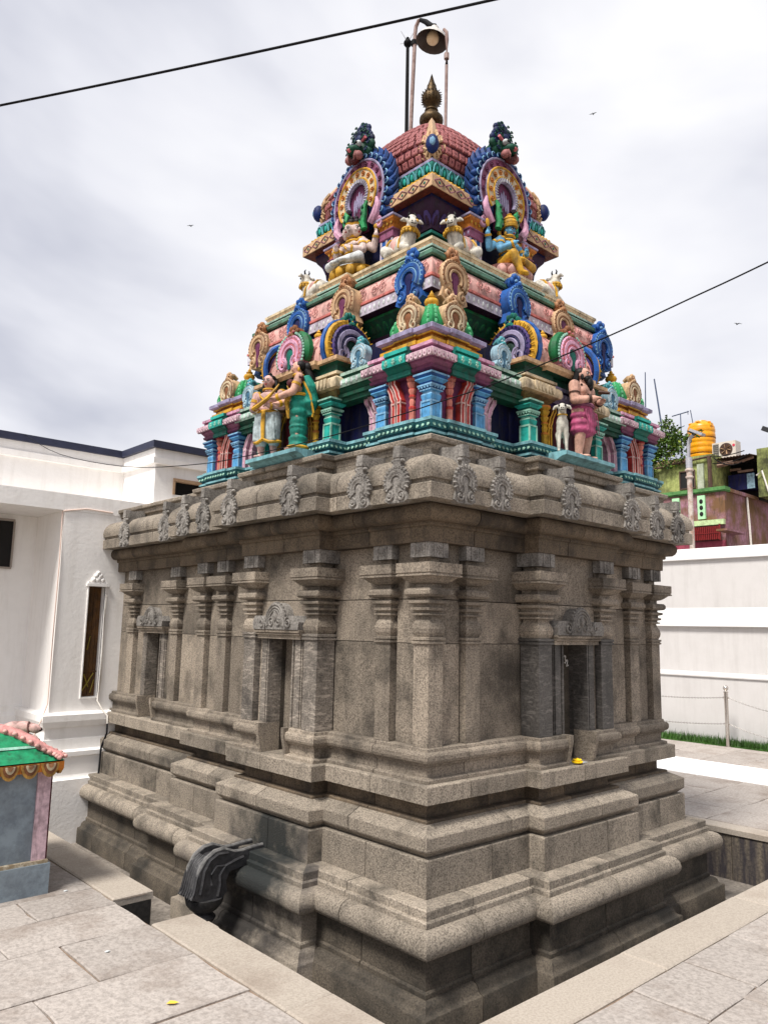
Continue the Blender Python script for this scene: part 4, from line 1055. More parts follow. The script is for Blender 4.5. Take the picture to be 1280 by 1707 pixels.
# scales
mbs = MB()
SCL = [[(-.40, .1, -.40), (0, .1, -.5), (.40, .1, -.40), (.40, .1, .42), (-.40, .1, .42)], [(-.40, -.16, -.38), (0, -.18, -.48), (.40, -.16, -.38), (.40, -.10, .42), (-.40, -.10, .42)], [(-.30, -.24, -.28), (0, -.25, -.36), (.30, -.24, -.28), (.30, -.18, .32), (-.30, -.18, .32)]]
mbs.loft(SCL, mats=[0, 0], cap0=False)
mbs.ell((0, -.19, .0), (.15, .05, .15), 1, 5, 4)
sme = mbs.mesh('scale', pl('scale_r', 'maroon'), 0)
mbr = MB()
S_ = .75; row = 0; cand = []
while S_ < 10.2:
    h, z = dome_at(S_); h2, z2 = dome_at(S_ + .4); ex = ex_at(S_)
    tilt = math.atan2(h - h2, z2 - z)
    N_ = 720; poly = [sq_pt(h, 2 * PI * k / N_, ex) for k in range(N_)]
    cum = [0.]
    for k in range(N_): cum.append(cum[-1] + math.dist(poly[k], poly[(k + 1) % N_]))
    per = cum[-1]; K = max(8, 4 * round(per / .078 / 4)); q = 0
    for c_ in range(K):
        tg = per * (c_ + (.5 if row % 2 else 0)) / K
        while cum[q + 1] < tg: q += 1
        a, b = poly[q % N_], poly[(q + 1) % N_]
        x, y = a
        yaw = math.atan2(b[1] - a[1], b[0] - a[0])
        Mx = Matrix.Translation((x, y, z - TZ)) @ Matrix.Rotation(yaw, 4, 'Z') @ Matrix.Rotation(-tilt, 4, 'X') @ Matrix.Diagonal((per / K * .97, .060, .080, 1))
        ax, ay = abs(x), abs(y)
        behind = S_ < 4.6 and min(ax, ay) < .20
        vis = (y < -.1 or x < -.1) and not behind and not (x > .3 and y > -.5) and not (y > .3 and x > -.5)
        cand.append((0 if vis else 1, (x * .67 + y * .74), Mx))
    S_ += .080 / math.hypot(DP[min(int(S_) + 1, 12)][0] - DP[min(int(S_), 11)][0], DP[min(int(S_) + 1, 12)][1] - DP[min(int(S_), 11)][1]); row += 1
cand.sort(key=lambda c: (c[0], c[1]))
for i, (v_, k_, Mx) in enumerate(cand):
    if i < 296: o = link('scale', sme, tower); o.matrix_basis = Mx
    else: mbr.M = Mx; mbr.loft(SCL, mats=[0, 0], cap0=False)
link('scale_field', mbr.mesh('scale_field', pl('scale_r', 'maroon'), 0), tower, kind='stuff')
# leaf ornament on each dome ridge
for k in range(4):
    mb = MB()
    def rid(s, dx, lift=.03):
        h, z = dome_at(s); f = h * 2 ** (-1 / ex_at(s))
        # point on the ridge, moved sideways along both faces
        ox = dx
        return (H - f + max(ox, 0) - .7 * lift, H - f + max(-ox, 0) - .7 * lift, z + .3 * lift)
    prof = [(.05, .05), (.4, .12), (1.0, .165), (1.7, .17), (2.4, .14), (3.2, .10), (4.4, .075), (6.0, .06), (8, .058), (9.8, .055)]
    for s, w in prof:
        pass
    mb.loft([[rid(s, -w), rid(s, -w * .5, .055), rid(s, 0, .07), rid(s, w * .5, .055), rid(s, w)] for s, w in prof], 0, close=False)
    for s, w in prof[:6]:
        for q in (-1, 1):
            a = rid(s + .2, q * w * .95, .05); b = rid(s - .55, q * w * 1.12, .06); c = rid(s - .75, q * w * .8, .065)
            mb.tube([a, b, c], [.020, .018, .008], 5, 0)
            mb.tube([rid(s + .4, q * w * .45, .075), rid(s - .3, q * w * .6, .08), rid(s - .7, q * w * .35, .075)], [.014, .014, .008], 5, 0)
    mb.ell(rid(1.45, 0, .07), (.058, .058, .085), 1, 10, 7); mb.ell(rid(1.3, 0, .10), (.034, .034, .05), 2, 8, 5)
    o = link('ridge_ornament', mb.mesh('ridge_ornament', pl('tan', 'blue_d', 'blue_l'), 50, (-H, -H, -TZ)), tower); o.rotation_euler = (0, 0, -k * PI / 2)

# great arches on the four sides of the dome ----------------------------
def great_arch():
    mb = MB(); R = .362; cz = 5.45
    T = lambda a, f, y: (H + R * f * math.cos(math.radians(a)), y, cz + R * f * 1.06 * math.sin(math.radians(a)))
    y0 = .560
    angs = [222 - 264 * k / 26 for k in range(27)]
    ol = [(H + R * 1.0 * math.cos(math.radians(a)), cz + R * 1.0 * 1.06 * math.sin(math.radians(a))) for a in angs]
    mb.extrude(ol[::-1], y0 + .03, y0 + .36, 0, 0)
    mats = pl('rim', 'blue_d', 'blue_l')
    # overlapping flame leaves round the rim
    for k in range(21):
        a = 214 - 248 * k / 20
        if 78 < a < 102: continue
        r_ = math.radians(a); d = 1 if a < 90 else -1
        c = T(a, 1.02, y0 + .04)
        mb.ell(c, (.056, .050, .036), 0, 9, 6, rot=(0, -r_ + d * .6, 0))
        tip = T(a + d * 5, 1.20, y0 + .06)
        mb.tube([c, tip, T(a + d * 13, 1.29, y0 + .06)], [.034, .026, .006], 6, 0, up=(0, 1, 0))
        mb.tube([(c[0] + .026 * math.cos(t), y0 - .008, c[2] + .026 * math.sin(t)) for t in [r_ + d * q for q in (-2.2, -1.4, -.6, .2, 1.0)]], .006, 4, 2, up=(0, 1, 0))
        mb.tube([(c[0] + .012 * math.cos(t), y0 - .010, c[2] + .012 * math.sin(t)) for t in [r_ + d * q for q in (-1.5, -.2, 1.0)]], .005, 4, 1, up=(0, 1, 0))
    ga = tp('great_arch', mb, mats, None, 45)
    def band(nm, f0, f1, y, ms, studs=0, sm=None, s0=218, s1=-38):
        mb = MB(); A = [s0 - (s0 - s1) * k / 26 for k in range(27)]
        mb.loft([[T(a, f0, y + .05) for a in A], [T(a, f0, y) for a in A], [T(a, f1, y) for a in A], [T(a, f1, y + .05) for a in A]], 0, close=False, mats=[1, 0, 1])
        mb.tube([T(a, f0 - .012, y) for a in A], .011, 5, 1, up=(0, 1, 0)); mb.tube([T(a, f1 + .012, y) for a in A], .011, 5, 1, up=(0, 1, 0))
        for k in range(studs):
            a = s0 - 14 - (s0 - s1 - 28) * k / (studs - 1)
            c = T(a, (f0 + f1) / 2, y - .004)
            mb.tube([(c[0] + .021 * math.cos(t), c[1], c[2] + .021 * math.sin(t)) for t in [2 * PI * q / 8 for q in range(8)]], .006, 4, 2, up=(0, 1, 0), closed=True)
            mb.ell(c, (.009, .012, .009), 2, 6, 4)
        tp(nm, mb, ms, ga, 40)
    band('purple_ring', .72, .92, y0 - .005, pl('mauve', 'lav', 'purple'), 13)
    band('yellow_ring', .48, .69, y0 - .022, pl('cream', 'gold', 'orange'), 11)
    mb = MB()
    A = [212 - 244 * k / 26 for k in range(27)]
    mb.tube([T(a, .40, y0 - .01) for a in A], .026, 6, 0, up=(0, 1, 0))
    for k in range(25):
        a = 210 - 240 * k / 24; mb.tube([T(a, .35, y0 - .036), T(a, .45, y0 - .036)], .0045, 4, 1, up=(0, 1, 0))
    tp('lavender_ring', mb, pl('lav', 'white'), ga, 40)
    mb = MB(); mb.extrude([T(a, .36, 0)[::2] for a in A][::-1], y0 + .012, y0 + .029, 0)
    mb.extrude([(H - .12, 5.10), (H + .12, 5.10), (H + .10, 5.40), (H - .10, 5.40)], y0 + .013, y0 + .0295, 0)
    for k in range(5): mb.ell((H - .06 + .03 * k, y0 + .008, 5.38 + .03 * (2 - abs(k - 2))), (.012, .012, .09), 1, 6, 5)
    tp('opening', mb, pl('purple', 'lav'), ga, 0)
    for q in (-1, 1):                                        # green parrot-like scroll and pink fish-tail at the feet
        mb = MB()
        mb.tube([(H + q * .12, y0 - .03, 5.10), (H + q * .10, y0 - .035, 5.17), (H + q * .13, y0 - .04, 5.24), (H + q * .115, y0 - .035, 5.30), (H + q * .15, y0 - .03, 5.36)], [.030, .036, .026, .030, .010], 7, 0, up=(0, 1, 0))
        for k in range(4): mb.ell((H + q * (.095 + .010 * k), y0 - .064, 5.13 + .055 * k), (.014, .012, .018), 2, 6, 4)
        mb.tube([(H + q * .20, y0 - .02, 5.13), (H + q * .265, y0 - .025, 5.20), (H + q * .285, y0 - .02, 5.28), (H + q * .265, y0 - .02, 5.35)], [.036, .038, .028, .012], 7, 1, up=(0, 1, 0))
        mb.tube(spiral(H + q * .30, 5.11, .05, 1.3, y0 - .0, PI / 2, q), .018, 6, 1, up=(0, 1, 0))
        tp('foot_scroll', mb, pl('green', 'pink', 'green_d'), ga, 45)
    mb = MB()                                                # monster face with crest
    x, y, z = H, y0 - .0, cz + R * 1.10
    mb.M = Matrix.Translation((x, y, z)) @ Matrix.Diagonal((.98, 1, .90, 1)) @ Matrix.Translation((-x, -y, -z))
    e = mb.ell
    e((x, y + .06, z + .09), (.12, .12, .13), 0, 10, 7)
    e((x, y - .07, z + .045), (.075, .08, .052), 0, 9, 6)
    for q in (-1, 1):
        e((x + q * .068, y - .070, z - .030), (.038, .045, .045), 1, 8, 5); e((x + q * .062, y - .07, z + .10), .032, 2, 7, 5); e((x + q * .062, y - .098, z + .10), .014, 3, 6, 4)
        mb.tube([(x + q * .05, y - .09, z + .01), (x + q * .055, y - .11, z - .05), (x + q * .04, y - .10, z - .085)], [.016, .014, .004], 5, 1)
        for cx_, cz_, r_ in ((.11, .04, .045), (.145, .10, .045), (.15, .16, .036), (.135, .21, .026), (.06, .20, .045), (.085, .26, .042), (.09, .31, .032), (.035, .29, .04), (.045, .35, .030)):
            e((x + q * cx_, y + .01 + .1 * max(0, cz_ - .2), z + cz_), (r_, r_ * .8, r_ * 1.15), 4 if cz_ > .12 else 0, 8, 6)
            mb.tube(spiral(x + q * cx_, z + cz_, r_ * .6, 1.1, y - .03 + .1 * max(0, cz_ - .2), 0, q, 8), .006, 4, 0 if cz_ > .12 else 4, up=(0, 1, 0))
        mb.tube([(x + q * .04, y - .02, z + .15), (x + q * .12, y - .04, z + .16)], .016, 5, 5)
    for cz_, r_ in ((.20, .05), (.27, .048), (.34, .038), (.385, .026)): e((x, y + .15 * (cz_ - .2), z + cz_), (r_, r_ * .9, r_ * 1.2), 4, 8, 6)
    mb.tube([(x, y + .08, z + .1), (x, y + .25, z + .08), (x, y + .40, z - .06)], [.10, .10, .08], 8, 0)
    e((x, y - .12, z + .03), (.03, .03, .026), 5, 6, 4); e((x, y - .06, z - .06), (.06, .04, .03), 6, 7, 5)
    tp('monster_face', mb, pl('green_d', 'rosy', 'white', 'black', 'blue_dd', 'rose', 'maroon'), ga, 50)
    return ga
ga = great_arch(); rot4(ga)

# metal finial ----------------------------------------------------------
mb = MB()
mb.lathe(H, H, [(.10, 6.56), (.075, 6.585), (.06, 6.60), (.075, 6.615), (.105, 6.64), (.122, 6.68), (.118, 6.715), (.09, 6.75), (.062, 6.775), (.06, 6.785), (.07, 6.795), (.066, 6.81), (.045, 6.82), (.05, 6.835), (.06, 6.85), (.085, 6.875), (.098, 6.91), (.098, 6.95), (.085, 6.985),
                (.058, 7.01), (.056, 7.03), (.052, 7.05), (.045, 7.065), (.048, 7.075), (.036, 7.10), (.022, 7.145), (.010, 7.19), (.0, 7.22)], 20)
for k in range(16):
    for z in (6.885, 6.91, 6.935, 6.96, 6.98): 
        t = 2 * PI * (k + (z * 40 % 1)) / 16; mb.tube([(H + .09 * math.cos(t), H + .09 * math.sin(t), z), (H + .108 * math.cos(t), H + .108 * math.sin(t), z + .006)], [.008, .002], 4)
    t = 2 * PI * k / 16; mb.ell((H + .10 * math.cos(t), H + .10 * math.sin(t), 6.665), (.020, .020, .03), 0, 5, 4)
tp('metal_finial', mb, [BRASS], None, 50)
# ledges for the standing statues
for face, u0, u1 in (('L', 1.14, 1.83), ('R', 1.15, 1.82)):
    mb = MB(); mb.M = frame_M(face, H, 0, 0)
    h0 = H - u0; h1 = u1 - H
    if face == 'L': h0, h1 = h1, h0
    pr = [(.03, 2.872), (.19, 2.874), (.24, 2.90), (.285, 2.908), (.285, 2.938), (.03, 2.940)]
    mb.loft([[(-h0, -p, z) for p, z in pr], [(h1, -p, z) for p, z in pr]])
    tp('statue_ledge', mb, pl('teal_p'), None, 0)
# ================================================================== STATUES
def melt(mb, name, mats, voxel, smooth_it=6):
    """fuse overlapping blobs into one continuous skin"""
    me = mb.mesh(name + '_raw', mats, 0)
    o = bpy.data.objects.new(name + '_tmp', me); COL.objects.link(o)
    r = o.modifiers.new('r', 'REMESH'); r.mode = 'VOXEL'; r.voxel_size = voxel
    s = o.modifiers.new('s', 'SMOOTH'); s.iterations = smooth_it; s.factor = .5
    dg = bpy.context.evaluated_depsgraph_get()
    me2 = bpy.data.meshes.new_from_object(o.evaluated_get(dg))
    me2.name = name
    bpy.data.objects.remove(o); bpy.data.meshes.remove(me)
    me2.materials.clear()
    me2.materials.append(mats if not isinstance(mats, (list, tuple)) else mats[0])
    me2.polygons.foreach_set('use_smooth', [True] * len(me2.polygons))
    return me2
def limb(mb, pts, rs, n=9):
    """tapered limb with round joints"""
    for k in range(len(pts) - 1):
        a, b = Vector(pts[k]), Vector(pts[k + 1])
        mid = (a + b) / 2; rm = (rs[k] + rs[k + 1]) / 2 * 1.04
        mb.tube([a, mid, b], [rs[k], rm, rs[k + 1]], n)
    for p, r in zip(pts, rs): mb.ell(p, r, 0, 9, 7)
def hand(mb, wrist, d, up, s, curl=.5):
    """palm, four unequal bent fingers and a thumb"""
    w = Vector(wrist); d = Vector(d).normalized(); up = Vector(up).normalized(); side = d.cross(up).normalized()
    c = w + d * s * .42
    mb.tube([w, c, w + d * s * .5], [s * .20, s * .27, s * .24], 7, flat=.6, up=up)
    for k, L_ in enumerate((.40, .48, .45, .34)):
        b = w + d * s * .48 + side * s * (-.20 + .135 * k)
        m1 = b + (d * math.cos(curl) - up * math.sin(curl)) * s * L_ * .55
        m2 = m1 + (d * math.cos(curl * 2.1) - up * math.sin(curl * 2.1)) * s * L_ * .5
        mb.tube([b, m1, m2], [s * .075, s * .07, s * .05], 5)
    t0 = w + d * s * .18 - side * s * .20; mb.tube([t0, t0 + (d * .6 - side * .6 - up * .3) * s * .3, t0 + (d * 1.0 - side * .5 - up * .5) * s * .42], [s * .085, s * .08, s * .055], 5)
def face_parts(root, c, s, yaw=0., beard=False, brow=True, lip='lip'):
    """eyes, brows and mouth on a head at c with half-width s, looking along -Y turned by yaw"""
    M_ = Matrix.Translation(c) @ Matrix.Rotation(yaw, 4, 'Z')
    mb = MB(); mb.M = M_
    for q in (-1, 1): mb.ell((q * s * .38, -s * .98, s * .12), (s * .22, s * .12, s * .13), 0, 8, 5)
    link('eyes', mb.mesh('eyes', P['white'], 60), root)
    mb = MB(); mb.M = M_
    for q in (-1, 1):
        mb.ell((q * s * .38, -s * 1.07, s * .12), (s * .10, s * .06, s * .11), 0, 7, 5)
        mb.tube([(q * s * .12, -s * 1.08, s * .34), (q * s * .38, -s * 1.07, s * .46), (q * s * .66, -s * .90, s * .32)], s * .05, 4)
        mb.tube([(q * s * .16, -s * 1.06, s * .20), (q * s * .38, -s * 1.09, s * .27), (q * s * .62, -s * .92, s * .15)], s * .03, 4)
    link('eyebrows', mb.mesh('eyebrows', P['black'], 60), root)
    mb = MB(); mb.M = M_
    mb.ell((0, -s * 1.02, -s * .52), (s * .26, s * .12, s * .07), 0, 8, 5); mb.ell((0, -s * 1.01, -s * .62), (s * .20, s * .12, s * .06), 0, 8, 5)
    link('lips', mb.mesh('lips', P[lip], 60), root)
def head(mb, c, s, yaw=0., ears=True):
    M0 = mb.M; mb.M = Matrix.Translation(c) @ Matrix.Rotation(yaw, 4, 'Z')
    mb.ell((0, 0, s * .25), (s * .98, s * 1.08, s * 1.05), 0, 14, 10)
    mb.ell((0, -s * .22, -s * .35), (s * .74, s * .78, s * .82), 0, 12, 8)
    mb.ell((0, -s * .55, -s * .80), (s * .34, s * .34, s * .28), 0, 8, 6)
    mb.tube([(0, -s * .98, s * .22), (0, -s * 1.22, -s * .16), (0, -s * 1.02, -s * .26)], [s * .12, s * .17, s * .14], 7)
    for q in (-1, 1):
        mb.ell((q * s * .46, -s * .74, -s * .22), (s * .30, s * .26, s * .26), 0, 8, 6)
        if ears: mb.ell((q * s * .98, s * .08, -s * .06), (s * .14, s * .22, s * .38), 0, 7, 6)
    mb.M = M0
def hoop(mb, c, r, t, m=0, axis='Z', sy=1., n=14):
    pts = []
    for k in range(n):
        a = 2 * PI * k / n; x, y = r * math.cos(a), r * sy * math.sin(a)
        pts.append((c[0] + x, c[1] + y, c[2]) if axis == 'Z' else ((c[0] + x, c[1], c[2] + y) if axis == 'Y' else (c[0], c[1] + x, c[2] + y)))
    mb.tube(pts, t, 5, m, closed=True)
def band_on(mb, a, b, t, r, w):
    a, b = Vector(a), Vector(b); c = a + (b - a) * t; d = (b - a).normalized()
    mb.tube([c - d * w, c + d * w], [r, r], 9)
def sp(root, nm, mb, m, sm=50): return link(nm, mb.mesh(nm, m, sm), root)

def place(face, u, p, z, yaw=0.):
    if face == 'R': return Vector((u, -p, z)), yaw
    return Vector((-p, u, z)), -PI / 2 + yaw
# --- young man in a white dhoti ------------------------------------------------
loc, rz = place('L', 1.69, .175, 2.941, .42)
t = thing('standing_statue', loc, 'painted statue of a young man in white dhoti, on the left ledge of the tower', 'statue', rotz=rz)
K = .70
mb = MB(); V = lambda x, y, z: (x * K, y * K, z * K)
for q in (-1, 1):
    limb(mb, [V(q * .075, 0, .50), V(q * .085, -.015, .28), V(q * .085, .01, .06)], [.085 * K, .058 * K, .036 * K])
    mb.ell(V(q * .09, -.045, .022), V(.038, .085, .025), 0, 9, 6)
mb.ell(V(0, 0, .52), V(.125, .09, .09), 0, 12, 8); mb.ell(V(0, -.015, .60), V(.112, .085, .09), 0, 12, 8); mb.ell(V(0, -.01, .71), V(.138, .090, .115), 0, 12, 8)
for q in (-1, 1): mb.ell(V(q * .065, -.065, .735), V(.062, .038, .048), 0, 9, 6)
mb.tube([V(0, 0, .76), V(0, 0, .86)], [.058 * K, .048 * K], 9)
head(mb, V(0, -.015, .925), .069 * K)
la = [V(-.165, 0, .775), V(-.205, -.02, .61), V(-.085, -.135, .595)]; ra = [V(.165, 0, .775), V(.205, -.02, .61), V(.085, -.135, .605)]
for A in (la, ra): limb(mb, A, [.056 * K, .044 * K, .032 * K])
hand(mb, la[2], (1, -.35, .1), (0, 0, 1), .085 * K, .5); hand(mb, ra[2], (-1, -.3, .05), (0, 0, 1), .085 * K, .5)
link('body', melt(mb, 'body', P['skin_m'], .0075), t)
face_parts(t, V(0, -.015, .925), .069 * K)
mb = MB()
for q in (-1, 1): limb(mb, [V(q * .07, 0, .50), V(q * .090, -.01, .34), V(q * .088, 0, .20)], [.100 * K, .086 * K, .070 * K])
mb.ell(V(0, 0, .53), V(.138, .104, .075), 0, 12, 8)
for k in range(9): 
    x = -.13 + .0325 * k; mb.tube([V(x * .9, -.085, .52), V(x * 1.05, -.088, .36), V(x * 1.1, -.07, .21)], .012 * K, 5)
link('dhoti', melt(mb, 'dhoti', P['cloth_w'], .008, 3), t)
mb = MB()
mb.tube([V(0, -.108, .55), V(0, -.112, .40), V(0, -.10, .22)], [.026 * K, .028 * K, .024 * K], 7, flat=.5, up=(0, 1, 0))
for q in (-1, 1): mb.tube([V(q * .01, -.098, .215), V(q * .08, -.085, .185), V(q * .155, -.03, .20), V(q * .16, .03, .21)], .020 * K, 6)
hoop(mb, V(0, 0, .555), .132 * K, .018 * K, sy=.78)
for A in (la, ra):
    band_on(mb, A[0], A[1], .42, .056 * K, .018 * K); band_on(mb, A[1], A[2], .85, .042 * K, .014 * K)
mb.tube([V(-.10, -.055, .80), V(-.05, -.105, .73), V(0, -.115, .69), V(.05, -.105, .73), V(.10, -.055, .80)], .014 * K, 5)
hoop(mb, V(0, -.01, .83), .066 * K, .013 * K); mb.ell(V(0, -.118, .68), V(.02, .012, .024), 0, 7, 5)
mb.tube([V(-.10, -.19, .56), V(.0, -.20, .60), V(.10, -.18, .68), V(.17, -.13, .80), V(.19, -.10, .86)], [.020 * K, .026 * K, .022 * K, .016 * K, .008 * K], 6)
for q in (-1, 1): mb.ell(V(q * .17, .005, .79), V(.06, .05, .045), 0, 8, 6)
sp(t, 'yellow_trim', mb, P['gold'])['kind'] = 'stuff'
mb = MB()
mb.ell(V(0, .014, .965), V(.078, .082, .060), 0, 12, 8); mb.ell(V(0, .055, .91), V(.074, .05, .08), 0, 10, 7)
for q in (-1, 1): mb.tube([V(q * .070, .02, .95), V(q * .090, .02, .87), V(q * .098, .01, .80)], [.024 * K, .026 * K, .018 * K], 6)
mb.ell(V(0, 0, 1.025), V(.03, .03, .026), 0, 8, 5)
sp(t, 'hair', mb, P['black'])
# --- woman in a green sari, turned towards him --------------------------------------
loc, rz = place('L', 1.275, .175, 2.941, -.62)
t = thing('standing_statue', loc, 'painted statue of a woman in green sari reaching towards the young man in white', 'statue', rotz=rz)
K = .735
mb = MB()
for q in (-1, 1): mb.ell(V(q * .05, -.06, .02), V(.035, .085, .022), 0, 9, 6); limb(mb, [V(q * .05, 0, .52), V(q * .05, 0, .28), V(q * .05, 0, .03)], [.06 * K, .045 * K, .032 * K])
mb.ell(V(0, 0, .56), V(.10, .085, .10), 0, 12, 8); mb.ell(V(0, -.01, .70), V(.105, .085, .11), 0, 12, 8)
mb.tube([V(0, 0, .76), V(0, -.01, .86)], [.052 * K, .042 * K], 9)
head(mb, V(0, -.02, .915), .058 * K)
la = [V(-.135, -.0, .775), V(-.155, -.05, .605), V(-.085, -.22, .535)]; ra = [V(.135, -.0, .775), V(.155, -.06, .61), V(.06, -.24, .555)]
for A in (la, ra): limb(mb, A, [.050 * K, .042 * K, .030 * K])
hand(mb, la[2], (.2, -1, .1), (0, 0, 1), .085 * K, .4); hand(mb, ra[2], (-.2, -1, .1), (0, 0, 1), .085 * K, .4)
link('body', melt(mb, 'body', P['skin_p'], .0075), t)
face_parts(t, V(0, -.02, .915), .058 * K)
mb = MB()
for z, rx, ry in ((.58, .112, .098), (.50, .132, .115), (.42, .128, .112), (.32, .112, .100), (.22, .104, .094), (.12, .108, .100), (.045, .116, .108)): mb.ell(V(0, .01, z), V(rx, ry, .085), 0, 12, 8)
for z in (.14, .26): hoop(mb, V(0, .008, z), .106 * K, .007 * K, sy=.94, n=16)
mb.tube([V(.06, .06, .80), V(.07, .11, .68), V(.06, .135, .52), V(.05, .13, .38)], [.06 * K, .085 * K, .095 * K, .05 * K], 8)
link('sari', melt(mb, 'sari', P['cloth_t'], .008, 3), t)
mb = MB()
mb.ell(V(0, -.012, .715), V(.112, .093, .078), 0, 12, 8)
for q in (-1, 1): mb.ell(V(q * .05, -.085, .725), V(.052, .048, .050), 0, 9, 6); mb.ell(V(q * .13, 0, .76), V(.058, .054, .055), 0, 8, 6)
sp(t, 'blouse', mb, P['maroon'])
mb = MB()
hoop(mb, V(0, .005, .60), .122 * K, .018 * K, sy=.88); hoop(mb, V(0, .01, .035), .118 * K, .018 * K, sy=.95)
mb.tube([V(.10, -.05, .80), V(.135, .05, .72), V(.15, .12, .58), V(.12, .16, .40), V(.10, .15, .36)], .013 * K, 6)
mb.tube([V(-.10, -.06, .80), V(-.02, -.115, .72), V(.08, -.10, .64), V(.12, -.02, .60)], .016 * K, 6)
mb.tube([V(.05, -.10, .60), V(.06, -.125, .52), V(.07, -.11, .42), V(.065, -.10, .34)], [.03 * K, .03 * K, .022 * K, .014 * K], 6)
for A in (la, ra): band_on(mb, A[0], A[1], .5, .050 * K, .014 * K); band_on(mb, A[1], A[2], .86, .038 * K, .016 * K)
hoop(mb, V(0, -.01, .83), .058 * K, .012 * K)
for q in (-1, 1): mb.ell(V(q * .06, -.01, .885), V(.014, .014, .024), 0, 6, 5)
sp(t, 'yellow_trim', mb, P['gold'])['kind'] = 'stuff'
mb = MB()
mb.ell(V(0, .012, .94), V(.066, .070, .056), 0, 12, 8); mb.ell(V(0, .085, .93), V(.055, .05, .055), 0, 10, 7)
mb.tube([V(0, .07, .90), V(.01, .12, .82), V(.01, .14, .70)], [.045 * K, .05 * K, .03 * K], 8)
sp(t, 'hair', mb, P['black'])
# --- bearded ascetic -----------------------------------------------------------------
loc, rz = place('R', 1.555, .165, 2.941, .10)
t = thing('standing_statue', loc, 'painted statue of a bearded man in pink waistcloth, on the right ledge of the tower', 'statue', rotz=rz)
K = .755
mb = MB()
for q in (-1, 1):
    limb(mb, [V(q * .07, 0, .50), V(q * .075, -.01, .28), V(q * .072, .015, .06)], [.085 * K, .062 * K, .040 * K])
    mb.ell(V(q * .08, -.045, .022), V(.040, .088, .025), 0, 9, 6)
mb.ell(V(0, 0, .54), V(.118, .09, .09), 0, 12, 8); mb.ell(V(0, -.01, .62), V(.115, .085, .09), 0, 12, 8); mb.ell(V(0, -.01, .71), V(.140, .092, .115), 0, 12, 8)
for q in (-1, 1): mb.ell(V(q * .068, -.066, .73), V(.066, .038, .050), 0, 9, 6)
mb.tube([V(0, 0, .76), V(0, -.005, .86)], [.058 * K, .05 * K], 9)
head(mb, V(0, -.015, .915), .066 * K)
la = [V(-.170, 0, .775), V(-.19, -.01, .605), V(-.075, -.175, .62)]; ra = [V(.170, 0, .775), V(.19, -.01, .605), V(.075, -.175, .62)]
for A in (la, ra): limb(mb, A, [.060 * K, .048 * K, .035 * K])
hand(mb, la[2], (.55, -1, .25), (-.6, 0, 1), .095 * K, .35); hand(mb, ra[2], (-.55, -1, .25), (.6, 0, 1), .095 * K, .35)
link('body', melt(mb, 'body', P['skin_p'], .0075), t)
face_parts(t, V(0, -.015, .915), .066 * K)
mb = MB()
for z, rx, ry in ((.53, .150, .108), (.46, .168, .118), (.38, .170, .118), (.31, .168, .118)): mb.ell(V(0, .0, z), V(rx, ry, .075), 0, 14, 8)
for k in range(7): mb.tube([V(-.12 + .04 * k, -.098, .52), V(-.11 + .04 * k, -.118, .38), V(-.13 + .045 * k, -.115, .27)], .010 * K, 5)
link('waistcloth', melt(mb, 'waistcloth', P['cloth_p'], .008, 3), t)
mb = MB(); hoop(mb, V(0, 0, .575), .130 * K, .020 * K, sy=.8); sp(t, 'belt', mb, P['mauve'])
mb = MB()
mb.ell(V(0, .014, .945), V(.076, .080, .062), 0, 12, 8); mb.ell(V(0, .055, .88), V(.075, .05, .10), 0, 10, 7); mb.ell(V(0, .06, .80), V(.095, .045, .07), 0, 10, 7)
for q in (-1, 1): mb.tube([V(q * .066, .02, .93), V(q * .092, .03, .85), V(q * .125, .03, .79)], [.03 * K, .03 * K, .02 * K], 6)
mb.ell(V(0, -.07, .862), V(.056, .042, .042), 0, 10, 7); mb.ell(V(0, -.095, .815), V(.045, .035, .06), 0, 10, 7); mb.ell(V(0, -.10, .775), V(.028, .026, .045), 0, 8, 6)
for q in (-1, 1): mb.tube([V(0, -.092, .888), V(q * .03, -.086, .882), V(q * .052, -.062, .862)], .012 * K, 5); mb.ell(V(q * .058, -.036, .885), V(.012, .02, .035), 0, 7, 6)
sp(t, 'hair_and_beard', mb, P['black'])
mb = MB()
for A in (la, ra): band_on(mb, A[0], A[1], .55, .062 * K, .008 * K); band_on(mb, A[1], A[2], .8, .046 * K, .014 * K)
for k in range(17):
    s_ = -1 + k / 8; mb.ell(V(.095 * s_, -.095 + .05 * s_ * s_, .66 + .13 * s_ * s_), .013 * K, 0, 6, 5)
mb.tube([V(0, -.19, .70), V(.02, -.30, .675)], [.022 * K, .016 * K], 6)
sp(t, 'bead_string', mb, P['brown'])['kind'] = 'stuff'
